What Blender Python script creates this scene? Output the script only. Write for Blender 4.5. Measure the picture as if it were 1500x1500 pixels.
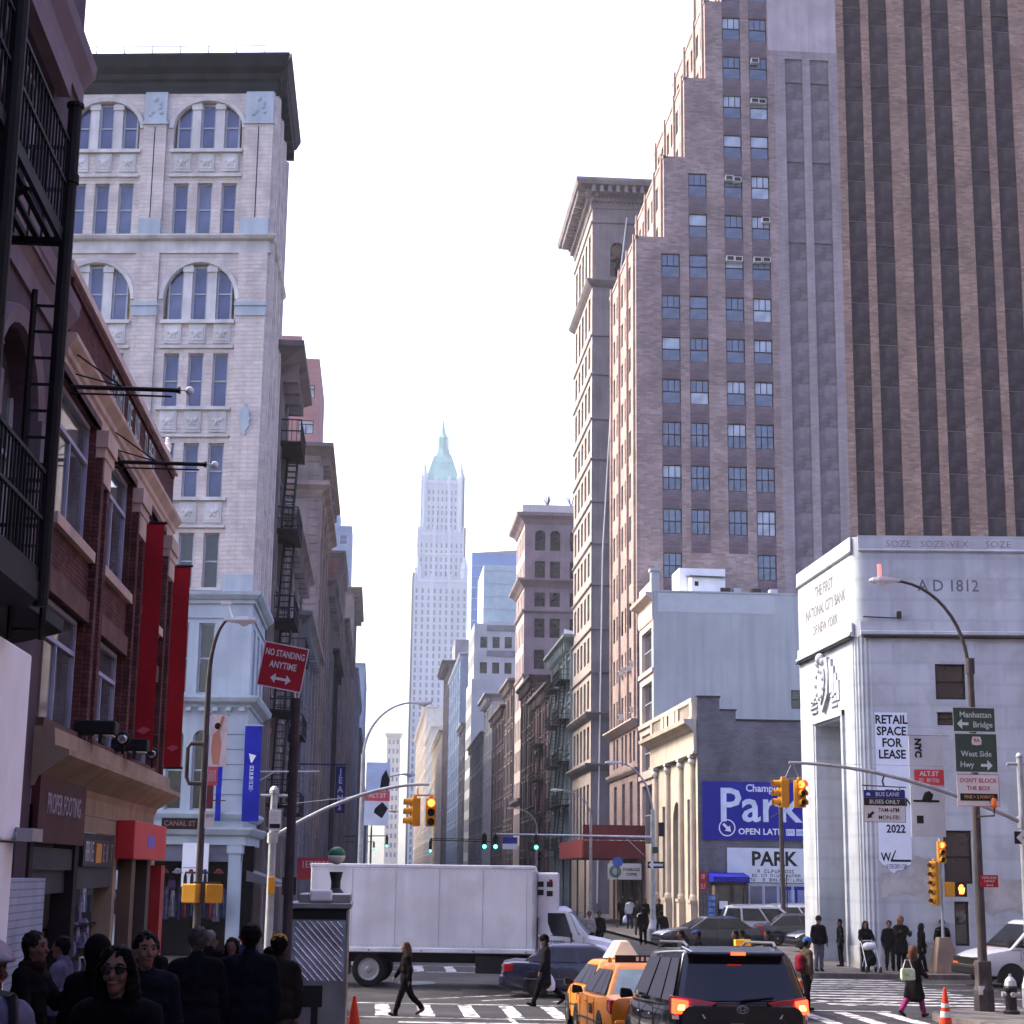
import bpy, bmesh, math, random
from mathutils import Vector, Matrix, noise
random.seed(7)
R = math.radians
scene = bpy.context.scene
for o in list(bpy.data.objects):
    bpy.data.objects.remove(o, do_unlink=True)
COL = scene.collection

# ------------------------------------------------------------------ camera
cam_d = bpy.data.cameras.new('camera')
cam = bpy.data.objects.new('camera', cam_d)
COL.objects.link(cam)
cam_d.sensor_fit = 'HORIZONTAL'
cam_d.sensor_width = 36.0
cam_d.lens = 36.0 * 2500 / 1500
cam_d.clip_start = 0.2
cam_d.clip_end = 6000
YAW, PITCH, ROLL, EYE = R(4.3), math.atan(528 / 2500), 0.013, 3.35
fw = Vector((math.sin(YAW) * math.cos(PITCH), math.cos(YAW) * math.cos(PITCH), math.sin(PITCH)))
r0 = Vector((math.cos(YAW), -math.sin(YAW), 0))
u0 = r0.cross(fw)
rr = r0 * math.cos(ROLL) + u0 * math.sin(ROLL)
uu = u0 * math.cos(ROLL) - r0 * math.sin(ROLL)
cam.matrix_world = Matrix(((rr.x, uu.x, -fw.x, 0), (rr.y, uu.y, -fw.y, 0), (rr.z, uu.z, -fw.z, EYE), (0, 0, 0, 1)))
scene.camera = cam

# ------------------------------------------------------------------ sky and sun
SUN_EL, SUN_AZ = R(44), R(-62)          # azimuth measured from +Y (down the avenue), negative = to the left
world = bpy.data.worlds.new('World')
scene.world = world
world.use_nodes = True
wn = world.node_tree.nodes
wl = world.node_tree.links
for n in list(wn): wn.remove(n)
sky = wn.new('ShaderNodeTexSky')
sky.sky_type = 'NISHITA'
sky.sun_disc = False
sky.sun_elevation = SUN_EL
sky.sun_rotation = SUN_AZ
sky.air_density = 1.0
sky.dust_density = 5.0
sky.ozone_density = 1.0
hs = wn.new('ShaderNodeHueSaturation')
hs.inputs['Saturation'].default_value = 1.12
hs.inputs['Hue'].default_value = 0.53
bg = wn.new('ShaderNodeBackground')
bg.inputs['Strength'].default_value = 0.15
wo = wn.new('ShaderNodeOutputWorld')
wl.new(sky.outputs[0], hs.inputs['Color'])
wl.new(hs.outputs[0], bg.inputs['Color'])
wl.new(bg.outputs[0], wo.inputs['Surface'])
sun_d = bpy.data.lights.new('sun', 'SUN')
sun_d.energy = 1.4
sun_d.angle = R(14)
sun_d.color = (1.0, 0.91, 0.85)
sun = bpy.data.objects.new('sun', sun_d)
COL.objects.link(sun)
to_sun = Vector((math.sin(SUN_AZ) * math.cos(SUN_EL), math.cos(SUN_AZ) * math.cos(SUN_EL), math.sin(SUN_EL)))
sun.rotation_euler = to_sun.to_track_quat('Z', 'Y').to_euler()
sun.location = (0, 0, 300)
vs = scene.view_settings
vs.view_transform = 'Standard'
vs.look = 'None'
vs.gamma = 1
vs.exposure = 2.15
HAZE = 0.00017           # density of the air, see the haze box at the end
vs.use_curve_mapping = False
scene.render.engine = 'CYCLES'
scene.cycles.max_bounces = 6
scene.cycles.volume_bounces = 1

# ------------------------------------------------------------------ materials
MATS = {}
def hexc(r, g, b):
    f = lambda c: (c / 255) / 12.92 if c / 255 <= .04045 else ((c / 255 + .055) / 1.055) ** 2.4
    return (f(r), f(g), f(b))
def mat(name, col, rough=.8, var=.15, scale=1.5, streak=0., bump=.1, bscale=30., metal=0., spec=.15,
        brick=None, dirt=None, dirt_amt=.0, dscale=.9, coat=0., emit=None, estr=0., alpha=None, trans=0.):
    """Procedural surface: base colour broken up by large blotches, vertical streaks, dirt patches, optional masonry courses."""
    if name in MATS: return MATS[name]
    m = bpy.data.materials.new(name)
    m.use_nodes = True
    nt = m.node_tree
    N, L = nt.nodes, nt.links
    b = N['Principled BSDF']
    b.inputs['Roughness'].default_value = rough
    b.inputs['Metallic'].default_value = metal
    b.inputs['Specular IOR Level'].default_value = spec
    b.inputs['Coat Weight'].default_value = coat
    if trans: b.inputs['Transmission Weight'].default_value = trans
    tc = N.new('ShaderNodeTexCoord')
    def mixc(fac, a, c, mode='MIX'):
        x = N.new('ShaderNodeMix'); x.data_type = 'RGBA'; x.blend_type = mode
        for s, v in ((x.inputs[0], fac), (x.inputs[6], a), (x.inputs[7], c)):
            if hasattr(v, 'is_output') or isinstance(v, bpy.types.NodeSocket): L.new(v, s)
            elif isinstance(v, (int, float)): s.default_value = v
            else: s.default_value = (*v[:3], 1)
        return x.outputs[2]
    def noi(sc, vec=None, detail=4, lo=.35, hi=.65):
        n = N.new('ShaderNodeTexNoise'); n.inputs['Scale'].default_value = sc; n.inputs['Detail'].default_value = detail
        L.new(vec if vec else tc.outputs['Object'], n.inputs['Vector'])
        mr = N.new('ShaderNodeMapRange'); mr.inputs[1].default_value = lo; mr.inputs[2].default_value = hi
        L.new(n.outputs[0], mr.inputs[0]); return mr.outputs[0]
    dark = tuple(c * (1 - var) for c in col); lite = tuple(min(1, c * (1 + var)) for c in col)
    out = mixc(noi(scale), dark, lite)
    hgt = None
    if brick:
        bw, bh, mortar, contrast = brick
        sx = N.new('ShaderNodeSeparateXYZ'); L.new(tc.outputs['Object'], sx.inputs[0])
        ad = N.new('ShaderNodeMath'); ad.operation = 'ADD'; L.new(sx.outputs[0], ad.inputs[0]); L.new(sx.outputs[1], ad.inputs[1])
        cb = N.new('ShaderNodeCombineXYZ'); L.new(ad.outputs[0], cb.inputs[0]); L.new(sx.outputs[2], cb.inputs[1])
        bt = N.new('ShaderNodeTexBrick'); L.new(cb.outputs[0], bt.inputs['Vector'])
        bt.inputs['Scale'].default_value = 1
        bt.inputs['Brick Width'].default_value = bw; bt.inputs['Row Height'].default_value = bh
        bt.inputs['Mortar Size'].default_value = min(bw, bh) * .09
        bt.inputs['Color1'].default_value = (*[1 - contrast] * 3, 1); bt.inputs['Color2'].default_value = (1, 1, 1, 1)
        bt.inputs['Mortar'].default_value = (*[c for c in mortar], 1)
        out = mixc(1., out, bt.outputs[0], 'MULTIPLY')
        hgt = bt.outputs['Fac']
    if streak:
        mp = N.new('ShaderNodeMapping'); mp.inputs['Scale'].default_value = (1, 1, .06)
        L.new(tc.outputs['Object'], mp.inputs[0])
        f = noi(2.2, mp.outputs[0], 5, .42, .75)
        mm = N.new('ShaderNodeMath'); mm.operation = 'MULTIPLY'; mm.inputs[1].default_value = streak; L.new(f, mm.inputs[0])
        out = mixc(mm.outputs[0], out, tuple(c * .35 for c in col))
    if dirt:
        f = noi(dscale, None, 6, .5, .62)
        mm = N.new('ShaderNodeMath'); mm.operation = 'MULTIPLY'; mm.inputs[1].default_value = dirt_amt; L.new(f, mm.inputs[0])
        out = mixc(mm.outputs[0], out, dirt)
    L.new(out, b.inputs['Base Color'])
    if bump:
        n = N.new('ShaderNodeTexNoise'); n.inputs['Scale'].default_value = bscale; n.inputs['Detail'].default_value = 5
        L.new(tc.outputs['Object'], n.inputs['Vector'])
        bp = N.new('ShaderNodeBump'); bp.inputs['Strength'].default_value = bump; bp.inputs['Distance'].default_value = .02
        if hgt is not None:
            ma = N.new('ShaderNodeMath'); ma.operation = 'SUBTRACT'; L.new(n.outputs[0], ma.inputs[0]); L.new(hgt, ma.inputs[1])
            L.new(ma.outputs[0], bp.inputs['Height'])
        else: L.new(n.outputs[0], bp.inputs['Height'])
        L.new(bp.outputs[0], b.inputs['Normal'])
    if emit:
        b.inputs['Emission Color'].default_value = (*emit, 1); b.inputs['Emission Strength'].default_value = estr
    MATS[name] = m
    return m
def glass(name, col, rough=.08, var=.35, scale=.8):
    """Window glass seen from outside: dark room behind, clear sky reflection."""
    return mat(name, col, rough=rough, var=var, scale=scale, bump=.04, bscale=1.2, spec=.6, coat=.3)

# ------------------------------------------------------------------ mesh helpers
class MB:
    def __init__(s): s.v = []; s.f = []
    def vert(s, p): s.v.append(tuple(p)); return len(s.v) - 1
    def quad(s, a, b, c, d):
        i = len(s.v); s.v += [tuple(a), tuple(b), tuple(c), tuple(d)]; s.f.append((i, i + 1, i + 2, i + 3)); return s
    def poly(s, pts):
        i = len(s.v); s.v += [tuple(p) for p in pts]; s.f.append(tuple(range(i, i + len(pts)))); return s
    def hexa(s, p):
        i = len(s.v); s.v += [tuple(q) for q in p]
        s.f += [(i, i + 3, i + 2, i + 1), (i + 4, i + 5, i + 6, i + 7), (i, i + 1, i + 5, i + 4), (i + 1, i + 2, i + 6, i + 5), (i + 2, i + 3, i + 7, i + 6), (i + 3, i, i + 4, i + 7)]
        return s
    def box(s, x0, x1, y0, y1, z0, z1):
        return s.hexa([(x0, y0, z0), (x1, y0, z0), (x1, y1, z0), (x0, y1, z0), (x0, y0, z1), (x1, y0, z1), (x1, y1, z1), (x0, y1, z1)])
    def prism(s, poly, h0, h1, fn):
        """poly: list of 2-d points; fn(a,b,h)->3-d point"""
        n = len(poly); i = len(s.v)
        s.v += [tuple(fn(a, b, h0)) for a, b in poly] + [tuple(fn(a, b, h1)) for a, b in poly]
        s.f.append(tuple(range(i + n - 1, i - 1, -1))); s.f.append(tuple(range(i + n, i + 2 * n)))
        for k in range(n): s.f.append((i + k, i + (k + 1) % n, i + n + (k + 1) % n, i + n + k))
        return s
    def rings(s, rings, close=True, caps=True):
        n = len(rings[0]); i = len(s.v)
        for rg in rings: s.v += [tuple(p) for p in rg]
        for k in range(len(rings) - 1):
            for j in range(n if close else n - 1):
                a = i + k * n + j; b = i + k * n + (j + 1) % n
                s.f.append((a, b, b + n, a + n))
        if caps and close:
            s.f.append(tuple(range(i + n - 1, i - 1, -1)))
            s.f.append(tuple(range(i + (len(rings) - 1) * n, i + len(rings) * n)))
        return s
    def tube(s, pts, rad, n=8, caps=True):
        pts = [Vector(p) for p in pts]
        if not hasattr(rad, '__len__'): rad = [rad] * len(pts)
        rgs = []
        up = None
        for k, p in enumerate(pts):
            d = (pts[min(k + 1, len(pts) - 1)] - pts[max(k - 1, 0)]).normalized()
            if up is None:
                up = Vector((0, 0, 1)) if abs(d.z) < .9 else Vector((1, 0, 0))
            a = d.cross(up).normalized(); b = a.cross(d).normalized(); up = b
            rgs.append([p + (a * math.cos(2 * math.pi * j / n) + b * math.sin(2 * math.pi * j / n)) * rad[k] for j in range(n)])
        return s.rings(rgs, True, caps)
    def bar(s, a, b, w): return s.tube([a, b], w * .7071, 4)
    def lathe(s, prof, c=(0, 0, 0), n=16, caps=True):
        return s.rings([[(c[0] + r * math.cos(2 * math.pi * j / n), c[1] + r * math.sin(2 * math.pi * j / n), c[2] + z) for j in range(n)] for r, z in prof], True, caps)
    def ball(s, c, r, n=12, m=8, sc=(1, 1, 1)):
        return s.rings([[(c[0] + sc[0] * r * math.sin(math.pi * k / m) * math.cos(2 * math.pi * j / n), c[1] + sc[1] * r * math.sin(math.pi * k / m) * math.sin(2 * math.pi * j / n), c[2] - sc[2] * r * math.cos(math.pi * k / m)) for j in range(n)] for k in [.02] + list(range(1, m)) + [m - .02]])
    def cap_(s, a, b, ra, rb, n=10):
        """tapered capsule"""
        a, b = Vector(a), Vector(b); d = (b - a); L = d.length
        d = d.normalized() if L > 1e-6 else Vector((0, 0, 1))
        pts, rad = [], []
        for t in (-.98, -.8, -.5, 0): pts.append(a + d * ra * t); rad.append(ra * math.sqrt(1 - t * t))
        for t in (0, .5, .8, .98): pts.append(b + d * rb * t); rad.append(rb * math.sqrt(1 - t * t))
        return s.tube(pts, rad, n)
    def mesh(s, name, m=None, off=(0, 0, 0), smooth=False):
        me = bpy.data.meshes.new(name)
        me.from_pydata([(a - off[0], b - off[1], c - off[2]) for a, b, c in s.v], [], s.f)
        if m: me.materials.append(m)
        bm = bmesh.new(); bm.from_mesh(me)
        bmesh.ops.recalc_face_normals(bm, faces=bm.faces)
        bm.to_mesh(me); bm.free()
        if smooth: me.shade_smooth()
        return me
    def build(s, name, m, parent=None, smooth=False, world=True, bevel=0.):
        off = (0, 0, 0)
        if parent is not None and world: off = WLOC(parent)
        o = bpy.data.objects.new(name, s.mesh(name, m, off, smooth))
        COL.objects.link(o)
        if parent is not None: o.parent = parent
        if bevel:
            bv = o.modifiers.new('bevel', 'BEVEL'); bv.width = bevel; bv.segments = 2; bv.limit_method = 'ANGLE'
        return o
def WLOC(o):
    p = Vector((0, 0, 0))
    while o is not None: p += o.location; o = o.parent
    return p
def empty(name, loc, rz=0.):
    o = bpy.data.objects.new(name, None); COL.objects.link(o)
    o.location = loc; o.rotation_euler = (0, 0, rz); o.empty_display_size = .3
    return o
def tag(o, label, cat, group=None):
    o['label'] = label; o['category'] = cat
    if group: o['group'] = group
    return o
def struct(o): o['kind'] = 'structure'; return o
def copy_tree(o, parent=None):
    c = o.copy(); COL.objects.link(c)
    c.parent = parent
    for ch in o.children: copy_tree(ch, c)
    return c
def place(me, name, parent, loc, rz=0., world=True):
    o = bpy.data.objects.new(name, me); COL.objects.link(o)
    if parent is not None:
        o.parent = parent
        if world: loc = Vector(loc) - WLOC(parent)
    o.location = loc; o.rotation_euler = (0, 0, rz)
    return o
_tx = {}
def text_mesh(body, size, m, bold=0., xs=1., depth=.004, align='CENTER', sp=1.):
    key = (body, size, m.name, bold, xs, depth, align)
    if key in _tx: return _tx[key]
    c = bpy.data.curves.new('lettering', 'FONT')
    c.body = body; c.size = size; c.align_x = align; c.align_y = 'CENTER'; c.extrude = depth; c.offset = bold
    c.resolution_u = 2; c.space_character = sp
    o = bpy.data.objects.new('tmp', c); COL.objects.link(o)
    me = bpy.data.meshes.new_from_object(o)
    bpy.data.objects.remove(o, do_unlink=True)
    me.transform(Matrix(((xs, 0, 0, 0), (0, 0, -1, 0), (0, 1, 0, 0), (0, 0, 0, 1))))   # stand it up, facing -Y
    me.materials.clear(); me.materials.append(m); me.name = 'lettering'
    _tx[key] = me
    return me
class Plane:
    """A vertical face: P0 on the ground plan, r = direction to the right as seen from outside."""
    def __init__(s, P0, r):
        s.p = Vector((P0[0], P0[1], 0)); s.r = Vector((r[0], r[1], 0)).normalized(); s.n = Vector((s.r.y, -s.r.x, 0))
        s.rz = math.atan2(s.r.y, s.r.x)
    def at(s, u, z, d=0.): return s.p + s.r * u + s.n * d + Vector((0, 0, z))
    def box(s, mb, u0, u1, z0, z1, d0, d1):
        return mb.hexa([s.at(u0, z0, d1), s.at(u1, z0, d1), s.at(u1, z0, d0), s.at(u0, z0, d0), s.at(u0, z1, d1), s.at(u1, z1, d1), s.at(u1, z1, d0), s.at(u0, z1, d0)])
    def text(s, body, size, m, u, z, parent, d=.01, bold=0., xs=1., name='lettering', depth=.004):
        return place(text_mesh(body, size, m, bold, xs, depth), name, parent, s.at(u, z, d), s.rz)
def facade(mb, pl, U, Z, holes, depth=.25, d=0.):
    """Wall with real openings. holes: (u0,u1,z0,z1[,arch]) arch = rise of a round head contained in the opening."""
    us = sorted({U[0], U[1]} | {h[0] for h in holes} | {h[1] for h in holes})
    zs = sorted({Z[0], Z[1]} | {h[2] for h in holes} | {h[3] for h in holes})
    us = [u for u in us if U[0] <= u <= U[1]]; zs = [z for z in zs if Z[0] <= z <= Z[1]]
    for k in range(len(zs) - 1):
        za, zb = zs[k], zs[k + 1]; zc = (za + zb) / 2
        start = None
        for j in range(len(us) - 1):
            uc = (us[j] + us[j + 1]) / 2
            inside = any(h[0] < uc < h[1] and h[2] < zc < h[3] for h in holes)
            if not inside and start is None: start = us[j]
            if (inside or j == len(us) - 2) and start is not None:
                end = us[j] if inside else us[j + 1]
                mb.quad(pl.at(start, za, d), pl.at(end, za, d), pl.at(end, zb, d), pl.at(start, zb, d)); start = None
    for h in holes:
        a, b, z0, z1 = h[:4]; q = d - depth
        arch = h[4] if len(h) > 4 else 0
        mb.quad(pl.at(a, z0, d), pl.at(b, z0, d), pl.at(b, z0, q), pl.at(a, z0, q))
        if not arch:
            mb.quad(pl.at(a, z1, d), pl.at(b, z1, d), pl.at(b, z1, q), pl.at(a, z1, q))
            for e in (a, b): mb.quad(pl.at(e, z0, d), pl.at(e, z1, d), pl.at(e, z1, q), pl.at(e, z0, q))
        else:
            zt = z1 - arch
            for e in (a, b): mb.quad(pl.at(e, z0, d), pl.at(e, zt, d), pl.at(e, zt, q), pl.at(e, z0, q))
            n = 12; c = (a + b) / 2; hw = (b - a) / 2
            P = [(c - hw * math.cos(math.pi * t / n), zt + arch * math.sin(math.pi * t / n)) for t in range(n + 1)]
            for t in range(n):
                (u1, w1), (u2, w2) = P[t], P[t + 1]
                mb.quad(pl.at(u1, w1, d), pl.at(u2, w2, d), pl.at(u2, w2, q), pl.at(u1, w1, q))
                mb.quad(pl.at(u1, w1, d), pl.at(u2, w2, d), pl.at(u2, z1, d), pl.at(u1, z1, d))
_wm = {}
def win_mesh(w, h, style, fm, gm, fw_=.07):
    """frame mesh and glass mesh (shared) in a local frame: x right, z up, -y outward"""
    key = (round(w, 2), round(h, 2), style, fm.name, gm.name)
    if key in _wm: return _wm[key]
    f = MB(); t = .05
    f.box(0, fw_, -t, 0, 0, h); f.box(w - fw_, w, -t, 0, 0, h); f.box(fw_, w - fw_, -t, 0, 0, fw_); f.box(fw_, w - fw_, -t, 0, h - fw_, h)
    kind = style[0]
    if kind in ('sash', 'grid'):
        f.box(fw_, w - fw_, -t * 1.2, -.002, h * .5 - fw_ * .45, h * .5 + fw_ * .45)
    if kind == 'grid':
        nx, rows = style[1], style[2]
        mw = .055
        for k in range(1, nx): f.box(w * k / nx - mw / 2, w * k / nx + mw / 2, -t * .8, -.004, (fw_ if 'b' in rows else h * .5), (h - fw_ if 't' in rows else h * .5))
        if 'b' in rows and len(style) > 3: f.box(fw_, w - fw_, -t * .8, -.006, h * .25 - mw / 2, h * .25 + mw / 2)
    if kind == 'tee':
        f.box(fw_, w - fw_, -t * 1.2, -.002, h * .68, h * .68 + fw_); f.box(w * .5 - fw_ / 2, w * .5 + fw_ / 2, -t, -.004, fw_, h * .68)
    g1, g2 = MB(), None
    if kind in ('sash', 'grid'):
        g1.quad((fw_, -.012, h * .5), (w - fw_, -.012, h * .5), (w - fw_, -.012, h - fw_), (fw_, -.012, h - fw_))
        g2 = MB().quad((fw_, -.008, fw_), (w - fw_, -.008, fw_), (w - fw_, -.008, h * .5), (fw_, -.008, h * .5))
    else:
        g1.quad((fw_, -.01, fw_), (w - fw_, -.01, fw_), (w - fw_, -.01, h - fw_), (fw_, -.01, h - fw_))
    _wm[key] = (f.mesh('window', fm), g1.mesh('pane', gm), g2.mesh('pane', gm) if g2 else None)
    return _wm[key]
def window(pl, u0, u1, z0, z1, parent, fm, gm, style=('sash',), recess=.2, panes=True, g2m=None):
    a, b, c = win_mesh(u1 - u0, z1 - z0, style, fm, gm)
    o = place(a, 'window', parent, pl.at(u0, z0, -recess), pl.rz)
    p = place(b, 'pane', o, (0, 0, 0), 0, False)
    if c is not None:
        c2 = c
        if g2m is not None: c2 = win_mesh(u1 - u0, z1 - z0, style, fm, g2m)[2]
        place(c2, 'pane', o, (0, 0, 0), 0, False)
    return o
_ws = {}
def window_s(pl, u0, u1, z0, z1, parent, fm, gm, recess=.2):
    """simple window of a far building: one object with frame and glass"""
    w, h = u1 - u0, z1 - z0
    key = (round(w, 2), round(h, 2), fm.name, gm.name)
    if key not in _ws:
        m = MB(); t = .06; e = min(.1, w * .1)
        m.quad((e, -.01, e), (w - e, -.01, e), (w - e, -.01, h - e), (e, -.01, h - e))
        m.box(0, e, -t, 0, 0, h); m.box(w - e, w, -t, 0, 0, h); m.box(e, w - e, -t, 0, 0, e); m.box(e, w - e, -t, 0, h - e, h); m.box(e, w - e, -t, -.012, h * .48, h * .48 + e * .7)
        me = m.mesh('window', gm); me.materials.append(fm)
        for i, p in enumerate(me.polygons): p.material_index = 0 if i == 0 else 1
        _ws[key] = me
    return place(_ws[key], 'window', parent, pl.at(u0, z0, -recess), pl.rz)
def cornice(mb, pl, u0, u1, z, prof, wrap0=True, wrap1=True):
    """moulding along a face: prof = list of (depth out, dz). Ends returned when wrapped."""
    pts = [(0, prof[0][1])] + list(prof) + [(0, prof[-1][1])]
    rg = []
    for end, wr in ((u0, wrap0), (u1, wrap1)):
        rg.append([pl.at(end + ((-dd if end == u0 else dd) if wr else 0), z + dz, dd) for dd, dz in pts])
    return mb.rings(rg)
def gz(y):
    """street level: the avenue drops towards the crossing"""
    return max(0., 1.5 * (1 - y / 40.)) if y > -20 else 2.25

def strokes(pl, u0, u1, z0, z1, n, m, parent, d=.01, vert=False, name='lettering', seed=1):
    """lettering too blurred to read: letter-like bars of about the same size and rhythm"""
    rnd = random.Random(seed * 97 + n)
    mb = MB()
    for k in range(n):
        if rnd.random() < .1 and n > 5: continue
        f = k / n
        if vert: a, b, c, e = u0, u1, z1 + (z0 - z1) * (f + .8 / n), z1 + (z0 - z1) * f
        else: a, b, c, e = u0 + (u1 - u0) * f, u0 + (u1 - u0) * (f + .72 / n), z0, z1
        w, h = (b - a), (e - c); t = min(w, h) * .24
        seg = {'L': (a, a + t, c, e), 'R': (b - t, b, c, e), 'T': (a, b, e - t, e), 'M': (a, b, (c + e) / 2 - t / 2, (c + e) / 2 + t / 2), 'B': (a, b, c, c + t), 'C': ((a + b) / 2 - t / 2, (a + b) / 2 + t / 2, c, e)}
        for q, key in enumerate(rnd.choice(('LTM', 'LRM', 'LB', 'LRTB', 'CT', 'LRT', 'LTMB', 'LRTM', 'C', 'LTB', 'LRB'))):
            pl.box(mb, *seg[key], d + .0005 * q, d + .003 + .0005 * q)
    return mb.build(name, m, parent)
def gz(y):
    """street level: the avenue drops towards the crossing"""
    return max(0., 1.5 * (1 - y / 40.)) if y > -20 else 2.25
# ------------------------------------------------------------------ ground, road, pavements
M_ASPH = mat('asphalt', (.022, .020, .023), rough=.75, var=.5, scale=.5, bump=.6, bscale=45, dirt=(.009, .008, .009), dirt_amt=.75, spec=.25)
M_WALK = mat('pavement_concrete', (.10, .09, .092), rough=.85, var=.3, scale=.5, bump=.2, bscale=40, dirt=(.04, .035, .036), dirt_amt=.7, brick=(1.5, 1.5, (.45, .45, .45), .12))
M_KERB = mat('kerb_stone', (.10, .08, .08), rough=.8, var=.3, scale=2, bump=.2)
M_PAINT = mat('road_paint', (.42, .40, .40), rough=.7, var=.2, scale=1.2, bump=.2, bscale=50, dirt=(.04, .038, .04), dirt_amt=.95, dscale=3.2)
ROWS = [-30, -15, 0, 10, 20, 30, 40, 60, 120, 400, 1500, 3000]
g = MB()
for k in range(len(ROWS) - 1):
    xs = [-1500, -300, -40, 0, 40, 300, 1500]
    for j in range(6):
        a, b = ROWS[k], ROWS[k + 1]
        za, zb = (gz(a) if a > -25 else gz(-15)), gz(b)
        g.quad((xs[j], a, za), (xs[j + 1], a, za), (xs[j + 1], b, zb), (xs[j], b, zb))
g.quad((-1500, -400, gz(-15)), (1500, -400, gz(-15)), (1500, -30, gz(-15)), (-1500, -30, gz(-15)))
road = struct(g.build('road', M_ASPH))
def near_kerb(x): return 46.0 - .13 * (x + .7)
def far_kerb(x): return 60.3 - .1 * (x + .7)
LK, RK = -.7, 13.4           # kerb lines of the avenue
def pavement(poly, name):
    """poly: plan outline, counter-clockwise; top sheet follows the slope, kerb faces go down to the road"""
    t = MB(); rowsy = [-15, 0, 10, 20, 30, 40]
    # clip the outline into slabs along Y so that the slab follows the street's fall
    ys = sorted({min(p[1] for p in poly), max(p[1] for p in poly)} | {y for y in rowsy if min(p[1] for p in poly) < y < max(p[1] for p in poly)})
    def clip(pl, lo, hi):
        for s, c in ((1, lo), (-1, hi)):
            out = []
            for i in range(len(pl)):
                p, q = pl[i], pl[(i + 1) % len(pl)]
                ip, iq = s * (p[1] - c) >= -1e-9, s * (q[1] - c) >= -1e-9
                if ip: out.append(p)
                if ip != iq:
                    f = (c - p[1]) / (q[1] - p[1]); out.append((p[0] + f * (q[0] - p[0]), c))
            pl = out
            if len(pl) < 3: return []
        return pl
    for k in range(len(ys) - 1):
        pl = clip(poly, ys[k], ys[k + 1])
        if len(pl) >= 3: t.poly([(x, y, gz(y) + .15) for x, y in pl])
    o = struct(t.build(name, M_WALK))
    kb = MB(); n = len(poly)
    for i in range(n):
        p, q = Vector((*poly[i], 0)), Vector((*poly[(i + 1) % n], 0))
        d = (q - p); L = d.length
        if L > 300: continue
        nn = Vector((d.y, -d.x, 0)).normalized()
        m = max(1, int(L / 10))
        for j in range(m):
            a, b = p + d * (j / m), p + d * ((j + 1) / m)
            za, zb = gz(a.y) + .156, gz(b.y) + .156
            ia, ib = a - nn * .16, b - nn * .16
            oa, ob = a + nn * .01, b + nn * .01
            kb.hexa([(oa.x, oa.y, za - .2), (ob.x, ob.y, zb - .2), (ib.x, ib.y, zb - .2), (ia.x, ia.y, za - .2), (oa.x, oa.y, za), (ob.x, ob.y, zb), (ib.x, ib.y, zb), (ia.x, ia.y, za)])
    kb.build('kerb', M_KERB, o)
    return o
def arc(cx, cy, r, a0, a1, n=6): return [(cx + r * math.cos(R(a0 + (a1 - a0) * k / n)), cy + r * math.sin(R(a0 + (a1 - a0) * k / n))) for k in range(n + 1)]
rc = 2.5
pavement([(-90, -15), (LK, -15)] + arc(LK - rc, near_kerb(LK) - rc, rc, 0, 88) + [(-90, near_kerb(-90))], 'pavement_near_left')
pavement([(RK, -15), (90, -15), (90, near_kerb(90))] + arc(RK + rc, near_kerb(RK) - rc - .4, rc, 96, 180), 'pavement_near_right')
pavement([(-90, far_kerb(-90))] + arc(LK - rc, far_kerb(LK) + rc, rc, -96, 0) + [(LK, 1400), (-90, 1400)], 'pavement_far_left')
pavement(arc(RK + rc, far_kerb(RK) + rc - .3, rc, 180, 264) + [(90, far_kerb(90)), (90, 1400), (RK, 1400)], 'pavement_far_right')
# painted markings: each a thin sheet 4 mm over the asphalt
random.seed(3)
def stripe(pts, name='crosswalk_stripe', dz=.004):
    m = MB(); i = 0
    # slightly ragged outline so that wear shows
    P = []
    for k in range(len(pts)):
        a, b = Vector(pts[k]), Vector(pts[(k + 1) % len(pts)])
        n = max(1, int((b - a).length / .35)); nn = Vector((-(b - a).y, (b - a).x)).normalized()
        for j in range(n):
            q = a + (b - a) * (j / n) + nn * random.uniform(-.018, .018); P.append((q.x, q.y, gz(q.y) + dz))
    m.poly(P); return m.build(name, M_PAINT, road)
def line(a, b, w, name='road_line'):
    a, b = Vector(a), Vector(b); n = Vector((-(b - a).y, (b - a).x)).normalized() * w / 2
    return stripe([a - n, b - n, b + n, a + n], name)
# near crosswalk over the avenue
for k in range(13):
    x = .1 + k * 1.05
    y0, y1 = near_kerb(x) - 3.9, near_kerb(x) - .3
    if k in (9,): continue
    stripe([(x - .02, y0), (x + .34, y0 - .04), (x + .32, y1), (x - .04, y1 + .04)])
line((-.6, near_kerb(-.6) - 4.25), (13.2, near_kerb(13.2) - 4.25), .16)
line((-.6, near_kerb(-.6) + .1), (13.2, near_kerb(13.2) + .1), .16)
line((.6, near_kerb(0) - 5.6), (13.2, near_kerb(13.2) - 5.6), .32, 'stop_line')
line((3.2, 41.6), (3.75, 30), .13, 'lane_line'); line((7.4, 41.0), (7.4, 33), .13, 'lane_line'); line((9.9, 40.8), (9.9, 31), .13, 'lane_line')
# crosswalks over the cross street (bars run along the cross street)
for k in range(11):
    y = 46.6 + k * 1.12
    sl = -.12
    stripe([(12.2, y), (17.2, y + sl * 5), (17.2, y + .42 + sl * 5), (12.2, y + .42)])
for k in range(11):
    y = 48.3 + k * 1.08
    stripe([(-5.0, y + .5), (-1.6, y), (-1.6, y + .36), (-5.0, y + .86)])
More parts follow.
